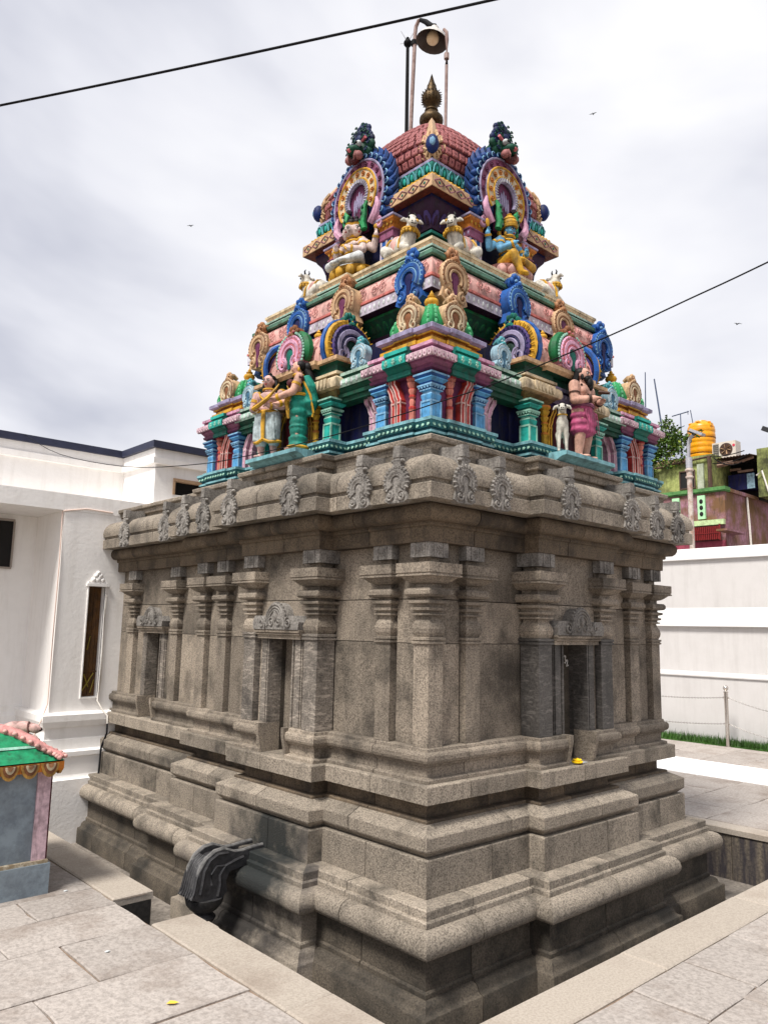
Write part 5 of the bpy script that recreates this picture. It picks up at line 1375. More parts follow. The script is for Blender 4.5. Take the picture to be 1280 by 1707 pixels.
# --- white calf ----------------------------------------------------------------------
loc, rz = place('R', 1.225, .20, 2.880, -.95)
loc.z = 2.9405
t = thing('goat_statue', loc, 'white painted goat statue standing beside the bearded man in pink', 'statue', rotz=rz)
t.scale = (.88, .88, .95)
mb = MB(); K = 1.0
mb.ell((0, .06, .215), (.052, .105, .062), 0, 12, 8); mb.ell((0, -.01, .235), (.052, .055, .075), 0, 10, 8); mb.ell((0, .13, .205), (.045, .05, .055), 0, 10, 7)
mb.tube([(0, -.02, .25), (0, -.04, .305), (0, -.05, .335)], [.046, .036, .034], 9)
mb.ell((0, -.055, .355), (.038, .040, .040), 0, 11, 8); mb.tube([(0, -.065, .35), (0, -.105, .335), (0, -.122, .33)], [.032, .025, .020], 8)
for q in (-1, 1):
    limb(mb, [(q * .028, -.025, .20), (q * .030, -.03, .115), (q * .033, -.038, .015)], [.026, .017, .013])
    limb(mb, [(q * .030, .13, .18), (q * .032, .115, .135), (q * .032, .145, .085), (q * .032, .14, .015)], [.032, .022, .015, .013])
    mb.ell((q * .033, -.045, .010), (.014, .020, .012), 0, 7, 5); mb.ell((q * .032, .134, .010), (.014, .020, .012), 0, 7, 5)
    mb.tube([(q * .03, -.045, .375), (q * .062, -.04, .365), (q * .080, -.045, .340)], [.014, .016, .006], 6)
mb.tube([(0, .17, .215), (.01, .20, .18), (.012, .205, .12)], [.014, .012, .008], 6)
link('body', melt(mb, 'body', P['cow'], .006, 4), t)
mb = MB()
for q in (-1, 1): mb.ell((q * .026, -.083, .368), (.010, .008, .009), 0, 7, 5); mb.ell((q * .010, -.141, .335), .005, 0, 5, 4)
mb.tube([(-.014, -.139, .322), (0, -.142, .319), (.014, -.139, .322)], .003, 4)
sp(t, 'eyes', mb, P['black'])
mb = MB(); hoop(mb, (0, -.038, .298), .040, .006, sy=1.0); sp(t, 'collar', mb, P['gold'])

# --- seated gods -------------------------------------------------------------------
def seated(name, label, face, skin, faces, cloth, crown, u=H, p=-.50):
    loc, rz = place(face, u, p, 4.588, -.02 if face == 'R' else .10)
    t = thing(name, loc, label, 'statue', rotz=rz); t.scale = (.98, .98, 1.0)
    mb = MB()
    mb.lathe(0, .03, [(.18, .0), (.19, .02), (.16, .035), (.15, .05), (.19, .11), (.205, .13), (.18, .142), (.10, .145)], 16, sx=1.15, sy=.95)
    for k in range(12):
        an = 2 * PI * k / 12; mb.ell((.205 * math.cos(an), .03 + .172 * math.sin(an), .082), (.050, .050, .055), 0, 7, 5)
    sp(t, 'lotus_seat', mb, P['gold'] if face == 'L' else P['salmon'])
    z0 = .135
    mb = MB()
    for q in (-1, 1):
        if face == 'R' and q == -1: leg = [(q * .07, .02, z0 + .05), (q * .13, -.15, z0 + .075), (q * .09, -.20, z0 - .09)]; 
        else: leg = [(q * .07, .02, z0 + .05), (q * .185, -.10, z0 + .06), (-q * .02, -.165, z0 + .045)]
        limb(mb, leg, [.060, .046, .030])
        mb.ell(Vector(leg[2]) + Vector((-q * .035, -.02, -.01)), (.045, .030, .022), 0, 8, 6)
    mb.ell((0, .02, z0 + .06), (.105, .085, .075), 0, 12, 8)
    link('lower_garment', melt(mb, 'lower_garment', P[cloth], .0085, 4), t)
    mb = MB()
    mb.ell((0, .015, z0 + .14), (.080, .062, .075), 0, 12, 8); mb.ell((0, .01, z0 + .225), (.098, .068, .082), 0, 12, 8)
    for q in (-1, 1): mb.ell((q * .045, -.035, z0 + .235), (.046, .028, .036), 0, 9, 6)
    mb.tube([(0, .01, z0 + .27), (0, .005, z0 + .335)], [.040, .034], 9)
    hc = (0, .0, z0 + .375)
    for y in faces: head(mb, ((.050 * math.sin(y)) if len(faces) > 1 else 0, (-.036 * math.cos(y)) if len(faces) > 1 else 0, hc[2]), .052, y)
    arms = []
    for q in (-1, 1):
        A = [(q * .115, .01, z0 + .265), (q * .160, -.025, z0 + .155), (q * .085, -.125, z0 + (.155 if q > 0 else .20))]
        B = [(q * .110, .03, z0 + .265), (q * .220, .05, z0 + .17), (q * .265, .03, z0 + .285)]
        for Z in (A, B): limb(mb, Z, [.042, .034, .025])
        hand(mb, A[2], (-q * .5, -.6, .5), (0, -.5, .6), .065, .4); hand(mb, B[2], (0, -.1, 1), (0, 1, 0), .065, .5)
        arms += [A, B]
    link('body', melt(mb, 'body', P[skin], .0065, 4), t)
    for y in faces: face_parts(t, ((.050 * math.sin(y)) if len(faces) > 1 else 0, (-.036 * math.cos(y)) if len(faces) > 1 else 0, hc[2]), .052, y)
    mb = MB()
    for A in arms: band_on(mb, A[0], A[1], .45, .044, .012); band_on(mb, A[1], A[2], .85, .032, .010)
    hoop(mb, (0, .01, z0 + .325), .050, .014); hoop(mb, (0, .012, z0 + .275), .082, .014, sy=.75); hoop(mb, (0, .015, z0 + .165), .086, .012, sy=.8); hoop(mb, (0, .02, z0 + .105), .098, .014, sy=.8)
    mb.tube([(-.08, -.04, z0 + .27), (-.02, -.066, z0 + .21), (.05, -.06, z0 + .16)], .011, 5)
    for q in (-1, 1): mb.ell((q * .105, .01, z0 + .275), (.048, .046, .030), 0, 8, 6); mb.ell((q * .058, .0, z0 + .345), (.014, .014, .022), 0, 6, 5)
    zc = hc[2] + .045
    if len(faces) > 1:
        for y in faces: mb.lathe(.050 * math.sin(y), -.036 * math.cos(y) + .01, [(.052, zc - .010), (.054, zc + .006), (.046, zc + .012), (.050, zc + .022), (.03, zc + .03), (0, zc + .03)], 12)
    else: mb.lathe(0, .005, [(.068, zc - .012), (.072, zc + .010), (.062, zc + .02), (.066, zc + .035), (.052, zc + .06), (.056, zc + .07), (.036, zc + .098), (.018, zc + .11), (.022, zc + .125), (.0, zc + .14)], 14, sx=1.0 if len(faces) == 1 else 1.55, sy=1.25)
    if len(faces) == 1:
        hoop(mb, (0, .058, hc[2] + .0), .075, .020, axis='Y')
        mb.ell((-.265, .03, z0 + .385), (.028, .012, .04), 0, 8, 6); 
    else: mb.ell((.265, .03, z0 + .36), (.026, .024, .026), 0, 8, 6)
    sp(t, 'crown_and_jewels', mb, P[crown])['kind'] = 'stuff'
    if len(faces) > 1:
        mb = MB()
        for y in faces: mb.ell((.044 * math.sin(y), -.030 * math.cos(y) + .012, zc + .045), (.036, .036, .034), 0, 9, 6); mb.ell((.040 * math.sin(y), -.026 * math.cos(y) + .012, zc + .085), (.020, .020, .022), 0, 8, 5)
        sp(t, 'hair', mb, P['black'])
    return t
seated('seated_statue', 'pale statue with several faces, seated on a gold lotus under the left great arch', 'L', 'skin_w', (0, 1.35, -1.35), 'white', 'gold')
seated('seated_statue', 'blue skinned crowned statue in yellow garments, seated under the right great arch', 'R', 'skin_b', (0,), 'gold', 'gold')

# --- resting bulls ------------------------------------------------------------------
def make_bull(turn=0.):
    t = thing('bull_statue', (0, 0, 0), '', 'statue', 'resting bulls on the corners of the upper platform')
    mb = MB()
    mb.ell((0, .10, .105), (.085, .17, .095), 0, 14, 9); mb.ell((0, .22, .10), (.085, .085, .09), 0, 12, 8); mb.ell((0, -.02, .115), (.080, .08, .10), 0, 12, 8); mb.ell((0, -.01, .20), (.045, .06, .045), 0, 10, 7)
    mb.tube([(0, -.03, .13), (0, -.075, .20), (0, -.10, .255)], [.078, .066, .052], 10)
    HM = Matrix.Translation((0, -.095, .26)) @ Matrix.Rotation(turn, 4, 'Z') @ Matrix.Translation((0, .095, -.26)); mb.M = HM
    mb.ell((0, -.115, .285), (.054, .060, .056), 0, 12, 8); mb.tube([(0, -.13, .275), (0, -.185, .245), (0, -.205, .235)], [.046, .036, .034], 9); mb.ell((0, -.21, .235), (.038, .022, .028), 0, 9, 7)
    for q in (-1, 1):
        mb.M = None
        limb(mb, [(q * .065, -.03, .07), (q * .075, -.12, .035), (q * .06, -.05, .022)], [.036, .026, .020]); limb(mb, [(q * .075, .22, .08), (q * .105, .12, .04), (q * .10, .19, .022)], [.055, .034, .022])
        mb.M = HM
        mb.tube([(q * .045, -.095, .295), (q * .085, -.09, .30), (q * .118, -.10, .28)], [.016, .022, .006], 7)
    mb.M = None
    mb.tube([(0, .29, .12), (.02, .315, .06), (.05, .31, .02)], [.016, .014, .016], 6)
    link('body', melt(mb, 'body', P['cow'], .0075, 4), t)
    mb = MB(); mb.M = HM
    for q in (-1, 1): mb.ell((q * .040, -.160, .295), (.014, .010, .012), 0, 7, 5); mb.ell((q * .016, -.231, .238), (.007, .005, .005), 0, 6, 4)
    mb.tube([(-.026, -.226, .222), (0, -.232, .217), (.026, -.226, .222)], .004, 4)
    for q in (-1, 1): mb.tube([(q * .022, -.10, .325), (q * .032, -.098, .355), (q * .022, -.092, .375)], [.013, .010, .004], 6)
    sp(t, 'eyes_and_horns', mb, P['black'])
    mb = MB()
    hoop(mb, (0, -.072, .205), .078, .020, sy=.95, n=16)
    for k in range(14):
        an = 2 * PI * k / 14; mb.ell((.085 * math.cos(an), -.075 + .08 * math.sin(an), .188), .018, 0, 6, 5)
    mb.tube([(q_, .0, z_) for q_, z_ in ((-.088, .06), (-.080, .13), (-.045, .19), (0, .21), (.045, .19), (.080, .13), (.088, .06))], .012, 5)
    mb.tube([(q_, .19, z_) for q_, z_ in ((-.092, .06), (-.080, .14), (-.045, .185), (0, .198), (.045, .185), (.080, .14), (.092, .06))], .012, 5)
    mb.tube([(0, -.14, .315), (0, -.165, .29), (0, -.19, .265)], .010, 5)
    sp(t, 'garland', mb, P['gold'])['kind'] = 'stuff'
    mb = MB(); mb.ell((0, .10, .112), (.089, .10, .098), 0, 14, 9); sp(t, 'back_cloth', mb, P['salmon'])
    mb = MB(); mb.box(-.10, .10, -.14, .31, .0, .014); sp(t, 'plinth', mb, P['cream'], 0)
    return t
b0_ = make_bull(); b1_ = make_bull(.55); b2_ = make_bull(-.55)
spots = [('R', .76, -.46, -PI / 2, 'white bull statue at the near platform corner, right one of the pair'),
         ('L', .76, -.46, PI / 2, 'white bull statue at the near platform corner, left one of the pair'),
         ('L', W - .92, -.48, -PI / 2, 'white bull statue facing left, beside the pale deity on the upper platform'),
         ('R', W - .92, -.48, PI / 2, 'white bull statue facing right, beside the blue deity on the upper platform')]
for i, (f, u, p, yw, lb) in enumerate(spots):
    o = (b1_, b2_, b0_)[i] if i < 3 else copy_tree(b0_)
    loc, rz = place(f, u, p, 4.588, yw)
    o.location = loc; o.rotation_euler = (0, 0, rz); o.scale = (.88, .76, .98); o['label'] = lb
# ================================================================== WHITE BUILDING ON THE LEFT
wb = thing('white_building', (-1.5, 5.5, G), 'white plastered building with dark eave and tall slit window, left of the granite sanctum', 'building')
EAVE = mat('dark_eave_paint', srgb(40, 44, 66), srgb(30, 32, 48), rough=.6, fine=10, amt=.5)
WOOD = mat('brown_shutter', srgb(96, 62, 22), srgb(58, 36, 12), rough=.45, fine=14, amt=.7, bump=.2, grime=srgb(30, 20, 8), gamt=.6, gscale=4, streak=True)
DUCT = mat('old_white_plastic', srgb(225, 220, 212), srgb(190, 180, 170), rough=.5, fine=20, amt=.5)
CABLE = mat('black_cable', (.008, .008, .010), rough=.7, bump=0, spec=.1)
YF = 4.95; YR = 5.80; YT = 5.95
def wpt(nm, mb, m, sm=0, parent=None): return wpart(nm, mb, m, wb, sm, parent=parent)
mb = MB()        # front pilaster wall with a slit opening
x0, x1 = -.58, 3.2; sx0, sx1, sz0, sz1 = -.255, -.070, .80, 1.995
mb.box(x0, sx0, YF, YR, FL - .05, 2.80); mb.box(sx1, x1, YF, YR, FL - .05, 2.80); mb.box(sx0, sx1, YF, YR, FL - .05, sz0); mb.box(sx0, sx1, YF, YR, sz1, 2.80)
wpt('front_wall', mb, WHITE)
mb = MB(); mb.box(sx0, sx1, YF + .10, YF + .12, sz0, sz1)
sh = wpt('slit_shutter', mb, WOOD)
mb = MB()
for k in range(4): mb.box(sx0 + .02 + .043 * k, sx0 + .025 + .043 * k, YF + .094, YF + .10, sz0 + .02, sz1 - .02)
mb.box(sx0, sx1, YF + .080, YF + .10, sz0 + .26, sz0 + .275)
wpt('shutter_rib', mb, WOOD, parent=sh)
mb = MB()
for (xa, za, xb, zb, r) in ((-.22, .86, -.10, 1.05, .008), (-.21, 1.04, -.15, .90, .007), (-.13, .84, -.09, .98, .006), (-.17, 1.45, -.19, 1.30, .005)): mb.tube([(xa, YF + .07, za), (xb, YF + .085, zb)], r, 4)
wpt('dry_leaf', mb, mat('dry_leaf', srgb(150, 130, 40), srgb(96, 96, 40), rough=.6, fine=20), parent=sh)
mb = MB()        # little crown over the slit
mb.box(sx0 - .03, sx1 + .03, YF - .03, YF, sz1, sz1 + .028); mb.box(sx0 - .015, sx1 + .015, YF - .02, YF, sz1 + .029, sz1 + .05)
for x, z, r in ((-.0, .075, .035), (-.05, .07, .028), (.05, .07, .028), (-.025, .115, .026), (.025, .115, .026), (0, .15, .022)): mb.ell(((sx0 + sx1) / 2 + x, YF - .01, sz1 + z), (r, .022, r), 0, 8, 6)
wpt('slit_crown', mb, WHITE, 50)
mb = MB()
for q in (sx0 - .012, sx1): mb.box(q, q + .012, YF - .012, YF + .02, sz0, sz1)
mb.box(sx0 - .012, sx1 + .012, YF - .015, YF + .02, sz0 - .014, sz0)
wpt('slit_frame', mb, WHITE)
mb = MB()        # base mouldings of the pilaster (wraps the left corner)
q = [(x0, YR), (x0, YF), (.4, YF)]; OF = offs(q)
pr = [(.0, FL - .04), (.14, FL - .03), (.14, -.02), (.10, -.015), (.085, .02), (.085, .20), (.105, .21), (.105, .255), (.06, .275), (.045, .38), (.03, .385), (.03, .50), (.055, .505), (.075, .56), (.078, .565), (.078, .63), (.05, .65), (.0, .655)]
mb.loft([[(x + o[0] * p, y + o[1] * p, z) for (x, y), o in zip(q, OF)] for p, z in pr], close=False)
wpt('base_moulding', mb, WHITE)
mb = MB()        # recessed porch wall on the left
mb.box(-6, -1.05, YR, YR + .2, FL, 2.80); mb.box(-1.05, -.579, YR, YR + .2, FL, 2.80)
wpt('porch_wall', mb, WHITE)
mb = MB()
q = [(-6, YR), (-.58, YR)]
mb.loft([[(x, y - p, z) for x, y in q] for p, z in [(0, FL), (.10, FL), (.10, .30), (.085, .32), (.085, .46), (.05, .50), (.05, .56), (.02, .60), (.02, .66), (0, .67)]], close=False)
wpt('porch_base', mb, WHITE)
mb = MB()
mb.box(-1.55, -.845, YR - .02, YR - .004, 2.20, 2.72)
fr = wpt('porch_window', mb, DARK)
mb = MB()
for a in ((-1.60, -.83, 2.72, 2.745), (-1.60, -.83, 2.18, 2.20)): mb.box(a[0], a[1], YR - .035, YR - .001, a[2], a[3])
mb.box(-.845, -.825, YR - .036, YR - .001, 2.2, 2.72)
wpt('window_frame', mb, mat('grey_frame', srgb(150, 140, 132), rough=.6), parent=fr)
mb = MB(); mb.box(-6, 3.2, YF - .004, YT + .3, 2.801, 2.985)
wpt('porch_beam', mb, WHITE)
mb = MB(); mb.box(-6, .48, YT, YT + .25, 2.985, 3.52)
wpt('terrace_wall', mb, WHITE)
mb = MB()
q = [(-6, YT), (.48, YT)]
BX, BYF = .48, 5.06
q = [(-6, YT), (BX, YT), (BX, BYF), (3.2, BYF)]; OF = offs(q)
def strip(prof, nm, m):
    mb = MB(); mb.loft([[(x + o[0] * p, y + o[1] * p, z) for (x, y), o in zip(q, OF)] for p, z in prof], close=False); return wpt(nm, mb, m)
strip([(0, 3.50), (.05, 3.505), (.055, 3.575), (.03, 3.58), (.03, 3.69)], 'parapet_moulding', WHITE)
strip([(.03, 3.69), (.075, 3.691), (.075, 3.775), (.03, 3.782), (-.3, 3.782)], 'eave', EAVE)
mb = MB(); mb.box(BX, .74, BYF, BYF + .4, 2.986, 3.5); mb.box(1.3, 3.2, BYF, BYF + .4, 2.986, 3.5); mb.box(.74, 1.3, BYF, BYF + .4, 2.986, 3.16); mb.box(.74, 1.3, BYF, BYF + .4, 3.345, 3.5); mb.box(BX, 3.2, BYF + .4, YT + .2, 2.986, 3.5)
wpt('roof_block', mb, WHITE)
mb = MB(); mb.box(.74, 1.3, BYF + .15, BYF + .16, 3.16, 3.345); f2 = wpt('block_window', mb, DARK)
mb = MB(); mb.box(.72, 1.32, BYF - .02, BYF + .06, 3.325, 3.36); mb.box(.72, .745, BYF - .018, BYF + .06, 3.16, 3.325); wpt('window_frame', mb, mat('wood_frame', srgb(170, 140, 110), srgb(120, 96, 70), rough=.7), parent=f2)
mb = MB(); mb.tube([(-.60, YF + .012, 2.79), (-.598, YF - .012, 2.2), (-.602, YF - .012, 1.4), (-.60, YF - .012, .75), (-.66, YF - .05, .60), (-.74, YF - .06, .40)], .007, 5); mb.tube([(-.60, YF - .012, 2.79), (-.35, YF - .012, 2.84), (-.05, YF - .012, 2.83)], .007, 5)
wpt('wall_conduit', mb, mat('pinkish_conduit', srgb(214, 190, 178), rough=.6), 50)
mb = MB(); mb.tube([(-.062, YF - .012, 1.9), (-.058, YF - .012, 1.0), (-.075, YF - .014, .76), (-.03, YF - .07, .66), (.01, YF - .11, .60), (.012, YF - .12, .50)], .009, 5)
wpt('white_cable', mb, DUCT, 50)
mb = MB(); mb.tube([(.012, YF - .12, .52), (.008, YF - .13, .42), (-.045, YF - .135, .28), (-.06, YF - .15, .0), (-.075, YF - .16, -.03)], .011, 5)
wpt('black_cable', mb, CABLE, 50)
mb = MB(); mb.tube([(-.05, YF + .05, -.165), (-.05, YF - .26, -.185)], .062, 14); po = wpt('drain_pipe', mb, DUCT, 40)
mb = MB(); mb.tube([(-.05, YF - .245, -.184), (-.05, YF - .285, -.187)], .068, 14); wpt('pipe_cap', mb, mat('dark_red_cap', srgb(60, 16, 18), rough=.5), 40, parent=po)

# ================================================================== SMALL ALTAR, lower left
al = thing('small_altar', (-2.1, 2.4, G), 'small blue grey altar with green curved roof and scalloped eave, at the lower left', 'altar')
def ap_(nm, mb, m, sm=0, parent=None, kind=None): return wpart(nm, mb, m, al, sm, kind=kind, parent=parent)
ABLUE = mat('altar_blue_grey', srgb(128, 140, 148), srgb(96, 106, 116), rough=.75, fine=9, amt=.7, bump=.3, bscale=22, grime=srgb(92, 98, 104), gamt=.6, gscale=4, gpos=.54)
AX1, AY0, AX0, AY1 = -1.535, 2.015, -2.70, 3.10
mb = MB(); mb.box(AX0, AX1, AY0, AY1, G, .0); ap_('base', mb, ABLUE)
mb = MB(); mb.box(AX0 + .015, AX1 - .012, AY0 + .015, AY1, .0, .022); ap_('base_ledge', mb, mat('altar_ledge', srgb(190, 180, 160), srgb(120, 100, 70), rough=.8, fine=20, amt=.8))
mb = MB(); mb.box(AX0 + .05, AX1 - .035, AY0 + .045, AY1, .022, .60); ap_('body', mb, ABLUE)
mb = MB(); mb.box(AX1 - .115, AX1 - .028, AY0 + .028, AY0 + .14, .0225, .5995); ap_('corner_post', mb, P['pink_p'])
mb = MB(); mb.box(AX1 - .027, AX1 - .014, AY0 + .040, AY0 + .14, .0225, .5995); ap_('post_edge', mb, P['maroon'])
mb = MB(); ringc(mb, sq(AX0, AX1, AY0, AY1), [(-.05, .598), (.025, .60), (.03, .615), (.03, .66), (.0, .664), (-.3, .665)], mats=[0, 0, 0, 1, 1]); eave = ap_('eave', mb, [P['orange'], P['black']])
mb = MB()
def scal(M_):
    mb.M = M_ @ Matrix.Translation((0, -.034, .655))
    for r, m_, y in ((.058, 0, 0), (.044, 1, -.006), (.030, 2, -.012), (.017, 3, -.018)):
        mb.extrude([(r * math.cos(t), r * 1.55 * math.sin(t)) for t in [PI + PI * k / 10 for k in range(11)]], y - .006, y + .012, m_)
along(sq(AX0, AX1, AY0, AY1), .118, scal, .2); mb.M = None
ap_('scallop', mb, [P['ochre'], P['tan_d'], P['cream'], P['terra']], 0, parent=eave)
mb = MB()
RP = [(.028, .668), (.004, .690), (-.05, .716), (-.12, .765), (-.20, .815), (-.30, .848), (-.44, .862)]
ringc(mb, sq(AX0, AX1, AY0, AY1), RP + [(-.54, .862)]); ap_('roof', mb, paint('altar_roof_green', 34, 166, 112), 50)
mb = MB(); ringc(mb, sq(AX0, AX1, AY0, AY1), [(-.082, .746), (-.090, .752), (-.102, .760), (-.11, .756)]); ap_('roof_line', mb, P['mint'])
mb = MB()
rb = [(AX1 + p - .012, AY0 - p + .012, z + .012) for p, z in RP]
mb.tube(rb, [.022, .028, .032, .036, .038, .036, .03], 8)
for k in range(len(rb) - 1):
    for q in (.0, .5):
        c = Vector(rb[k]).lerp(Vector(rb[k + 1]), q)
        for s_ in (-1, 1): mb.ell(c + Vector((s_ * .028, s_ * .024 - .006, .008)), (.019, .019, .015), 1, 7, 5)
ap_('roof_rib', mb, [P['rose_l'], P['salmon']], 50)
mb = MB()
for dz, dx in ((0, 0), (-.075, -.01)):
    mb.tube([(-1.78 + dx, 2.62, .78 + dz), (-1.68 + dx, 2.52, .835 + dz), (-1.60 + dx, 2.46, .840 + dz)], [.055, .05, .045], 9, 0)
    for k in range(4): mb.ell((-1.575 + dx, 2.405 + .035 * k, .835 + dz), (.045, .020, .034), 0, 8, 6, rot=(0, .15, -.7)); mb.ell((-1.545 + dx, 2.385 + .035 * k, .828 + dz), (.018, .010, .016), 1, 6, 5)
ap_('beast_paw', mb, [P['skin_m'], P['brown']], 50)
mb = MB(); mb.lathe(-2.06, 2.50, [(.20, .862), (.19, .885), (.14, .905), (.11, .94), (.05, .97), (.03, 1.0), (0, 1.03)], 14); ap_('lavender_knob', mb, P['lav_l'], 50)

# ================================================================== RIGHT: BOUNDARY WALL, CHAINS, GRASS
wl_ = thing('boundary_wall', (9.9, 8, G), 'long plain white boundary wall with two projecting bands behind the chain barrier on the right', 'wall')
def wwp(nm, mb, m): return wpart(nm, mb, WHITE3 if nm in ('wall_band', 'coping') else m, wl_, 0)
Y0, Y1 = -7., 26.
def band(nm, pr):
    mb = MB(); mb.loft([[(9.75 - p, Y1, z) for p, z in pr] + [(10.0, Y1, pr[-1][1]), (10.0, Y1, pr[0][1])], [(9.75 - p, Y0, z) for p, z in pr] + [(10.0, Y0, pr[-1][1]), (10.0, Y0, pr[0][1])]]); wwp(nm, mb, WHITE2)
band('wall_face', [(0, .965), (0, 1.735)]); band('wall_face', [(0, 2.07), (0, 2.915)])
band('wall_band', [(.0, 1.736), (.07, 1.745), (.07, 1.76), (.0, 2.069)]); band('plinth', [(.05, -.4), (.05, .875), (.075, .88), (.075, .90), (.0, .964)])
band('coping', [(.0, 2.916), (.055, 2.922), (.055, 3.05), (.02, 3.12)])
# grass strip
gm = mat('lawn_grass', (.040, .115, .012), (.02, .055, .006), rough=.6, fine=4, amt=.8, bump=0, perobj=.0)
mb = MB(); r2 = random.Random(3)
mb.box(9.32, 9.70, -2.5, 9.0, G - .02, G + .012)
for k in range(15000):
    x, y = r2.uniform(9.31, 9.70), r2.uniform(-2.4, 8.0)
    a = r2.uniform(0, 2 * PI); h = r2.uniform(.05, .13) * (1 if r2.random() < .9 else 1.5); w_ = r2.uniform(.004, .008)
    dx, dy = math.cos(a), math.sin(a); l = r2.uniform(.1, .6) * h
    z = G + .005
    mb.face([mb.vert((x - dy * w_, y + dx * w_, z)), mb.vert((x + dy * w_, y - dx * w_, z)), mb.vert((x + dx * l, y + dy * l, z + h))])
tag(link('grass', mb.mesh('grass', gm, 0)), 'strip of short bright green grass along the foot of the white boundary wall', 'grass', kind='stuff')
STEEL = mat('polished_steel', (.62, .58, .54), (.5, .46, .42), rough=.22, metal=1.0, fine=20, amt=.5, bump=.02)
mb = MB(); mb.lathe(0, 0, [(.055, 0), (.055, .01), (.032, .015), (.032, .86), (.040, .862), (.040, .875), (.022, .88), (.020, .90)], 14)
post_me = mb.mesh('pole', STEEL, 40)
mb = MB(); mb.ell((0, 0, .935), .044, 0, 14, 10); ball_me = mb.mesh('ball', STEEL, 80)
mb = MB()
for z in (.36, .78):
    for q in (-1, 1): mb.tube([(0, q * .03 + .016 * math.cos(t), z + .016 * math.sin(t)) for t in [2 * PI * k / 8 for k in range(8)]], .004, 4, closed=True)
ring_me = mb.mesh('chain_ring', STEEL, 40)
PY = [2.23 + 2.3 * k for k in (-1, 0, 1, 2)]
p0 = None
for i, y in enumerate(PY):
    lb = ['steel barrier post just beyond the right edge of the view', 'steel barrier post with ball top, standing in plain view before the white wall', 'steel barrier post hidden behind the right end of the sanctum', 'steel barrier post farther behind the sanctum'][i]
    if i in (0,) : pass
    if p0 is None:
        p0 = thing('barrier_post', (9.30, y, G), lb, 'post', 'posts of the chain barrier')
        link('pole', post_me, p0); link('ball', ball_me, p0); link('chain_ring', ring_me, p0); o = p0
    else: o = copy_tree(p0); o.location = (9.30, y, G); o['label'] = lb
lk = MB(); lk.tube([(.0, .017 * math.cos(t), .009 * math.sin(t)) for t in [2 * PI * k / 8 for k in range(8)]], .0032, 4, closed=True)
def chain(y0, y1, z, sag, lb):
    mb = MB(); n = int((y1 - y0) / .026)
    for k in range(n):
        t = (k + .5) / n; y = y0 + (y1 - y0) * t
        zz = G + z - sag * 4 * t * (1 - t); sl = -sag * 4 * (1 - 2 * t) / (y1 - y0)
        M_ = Matrix.Translation((9.30, y, zz)) @ Matrix.Rotation(math.atan(sl), 4, 'X') @ Matrix.Rotation(PI / 2 * (k % 2), 4, 'Y')
        b = len(mb.v)
        for v in lk.v: mb.v.append(tuple(M_ @ Vector(v)))
        for f in lk.f: mb.f.append(tuple(i + b for i in f)); mb.mi.append(0)
    tag(link('barrier_chain', mb.mesh('barrier_chain', STEEL, 40)), lb, 'chain', 'chains of the barrier')
for z, nm in ((.78, 'upper'), (.36, 'lower')):
    chain(PY[0] + .04, PY[1] - .04, z, .20, nm + ' steel chain hanging to the right of the visible barrier post')
    chain(PY[1] + .04, PY[2] - .04, z, .06, nm + ' steel chain running from the visible barrier post behind the sanctum')

# street lamp behind the wall
lp = thing('street_lamp', (10.62, 3.33, -.9), 'thin rusty lamp post with bent neck and flat head, behind the white boundary wall', 'street lamp')
POLE = mat('rusty_white_pole', srgb(196, 186, 178), srgb(160, 130, 110), rough=.6, fine=25, amt=.6, bump=.2, grime=srgb(130, 76, 44), gamt=.8, gscale=5, gpos=.56)
GALV = mat('galvanised_grey', srgb(176, 176, 182), srgb(140, 142, 150), rough=.5, fine=30, amt=.5, metal=.3)
mb = MB(); mb.tube([(10.62, 3.33, -.9), (10.62, 3.33, 2.0), (10.62, 3.33, 4.72)], [.055, .05, .048], 12); wpart('pole', mb, POLE, lp, 50)
mb = MB(); mb.lathe(10.62, 3.33, [(.05, 4.58), (.075, 4.60), (.075, 4.63), (.055, 4.64), (.055, 4.72), (.08, 4.74), (.08, 4.77), (.058, 4.78), (.058, 4.79)], 12); wpart('collar', mb, POLE, lp, 40)
mb = MB(); mb.lathe(10.62, 3.33, [(.06, 4.79), (.06, 5.00), (.035, 5.005)], 12); wpart('sleeve', mb, GALV, lp, 40)
mb = MB(); mb.tube([(10.62, 3.33, 4.98), (10.62, 3.33, 5.22), (10.615, 3.315, 5.30), (10.60, 3.28, 5.37), (10.58, 3.235, 5.405), (10.56, 3.19, 5.425)], .034, 10); wpart('neck', mb, GALV, lp, 50)
mb = MB(); mb.M = Matrix.Translation((10.54, 3.13, 5.47)) @ Matrix.Rotation(.5, 4, 'X') @ Matrix.Rotation(.15, 4, 'Z'); mb.box(-.10, .10, -.16, .10, -.03, .02); mb.box(-.07, .07, .02, .14, -.055, -.031, 1); mb.box(-.085, .085, -.145, .085, -.036, -.0305, 2)
wpart('lamp_head', mb, [GALV, mat('dark_plastic', (.02, .02, .022), rough=.5), P['white']], lp, 0)

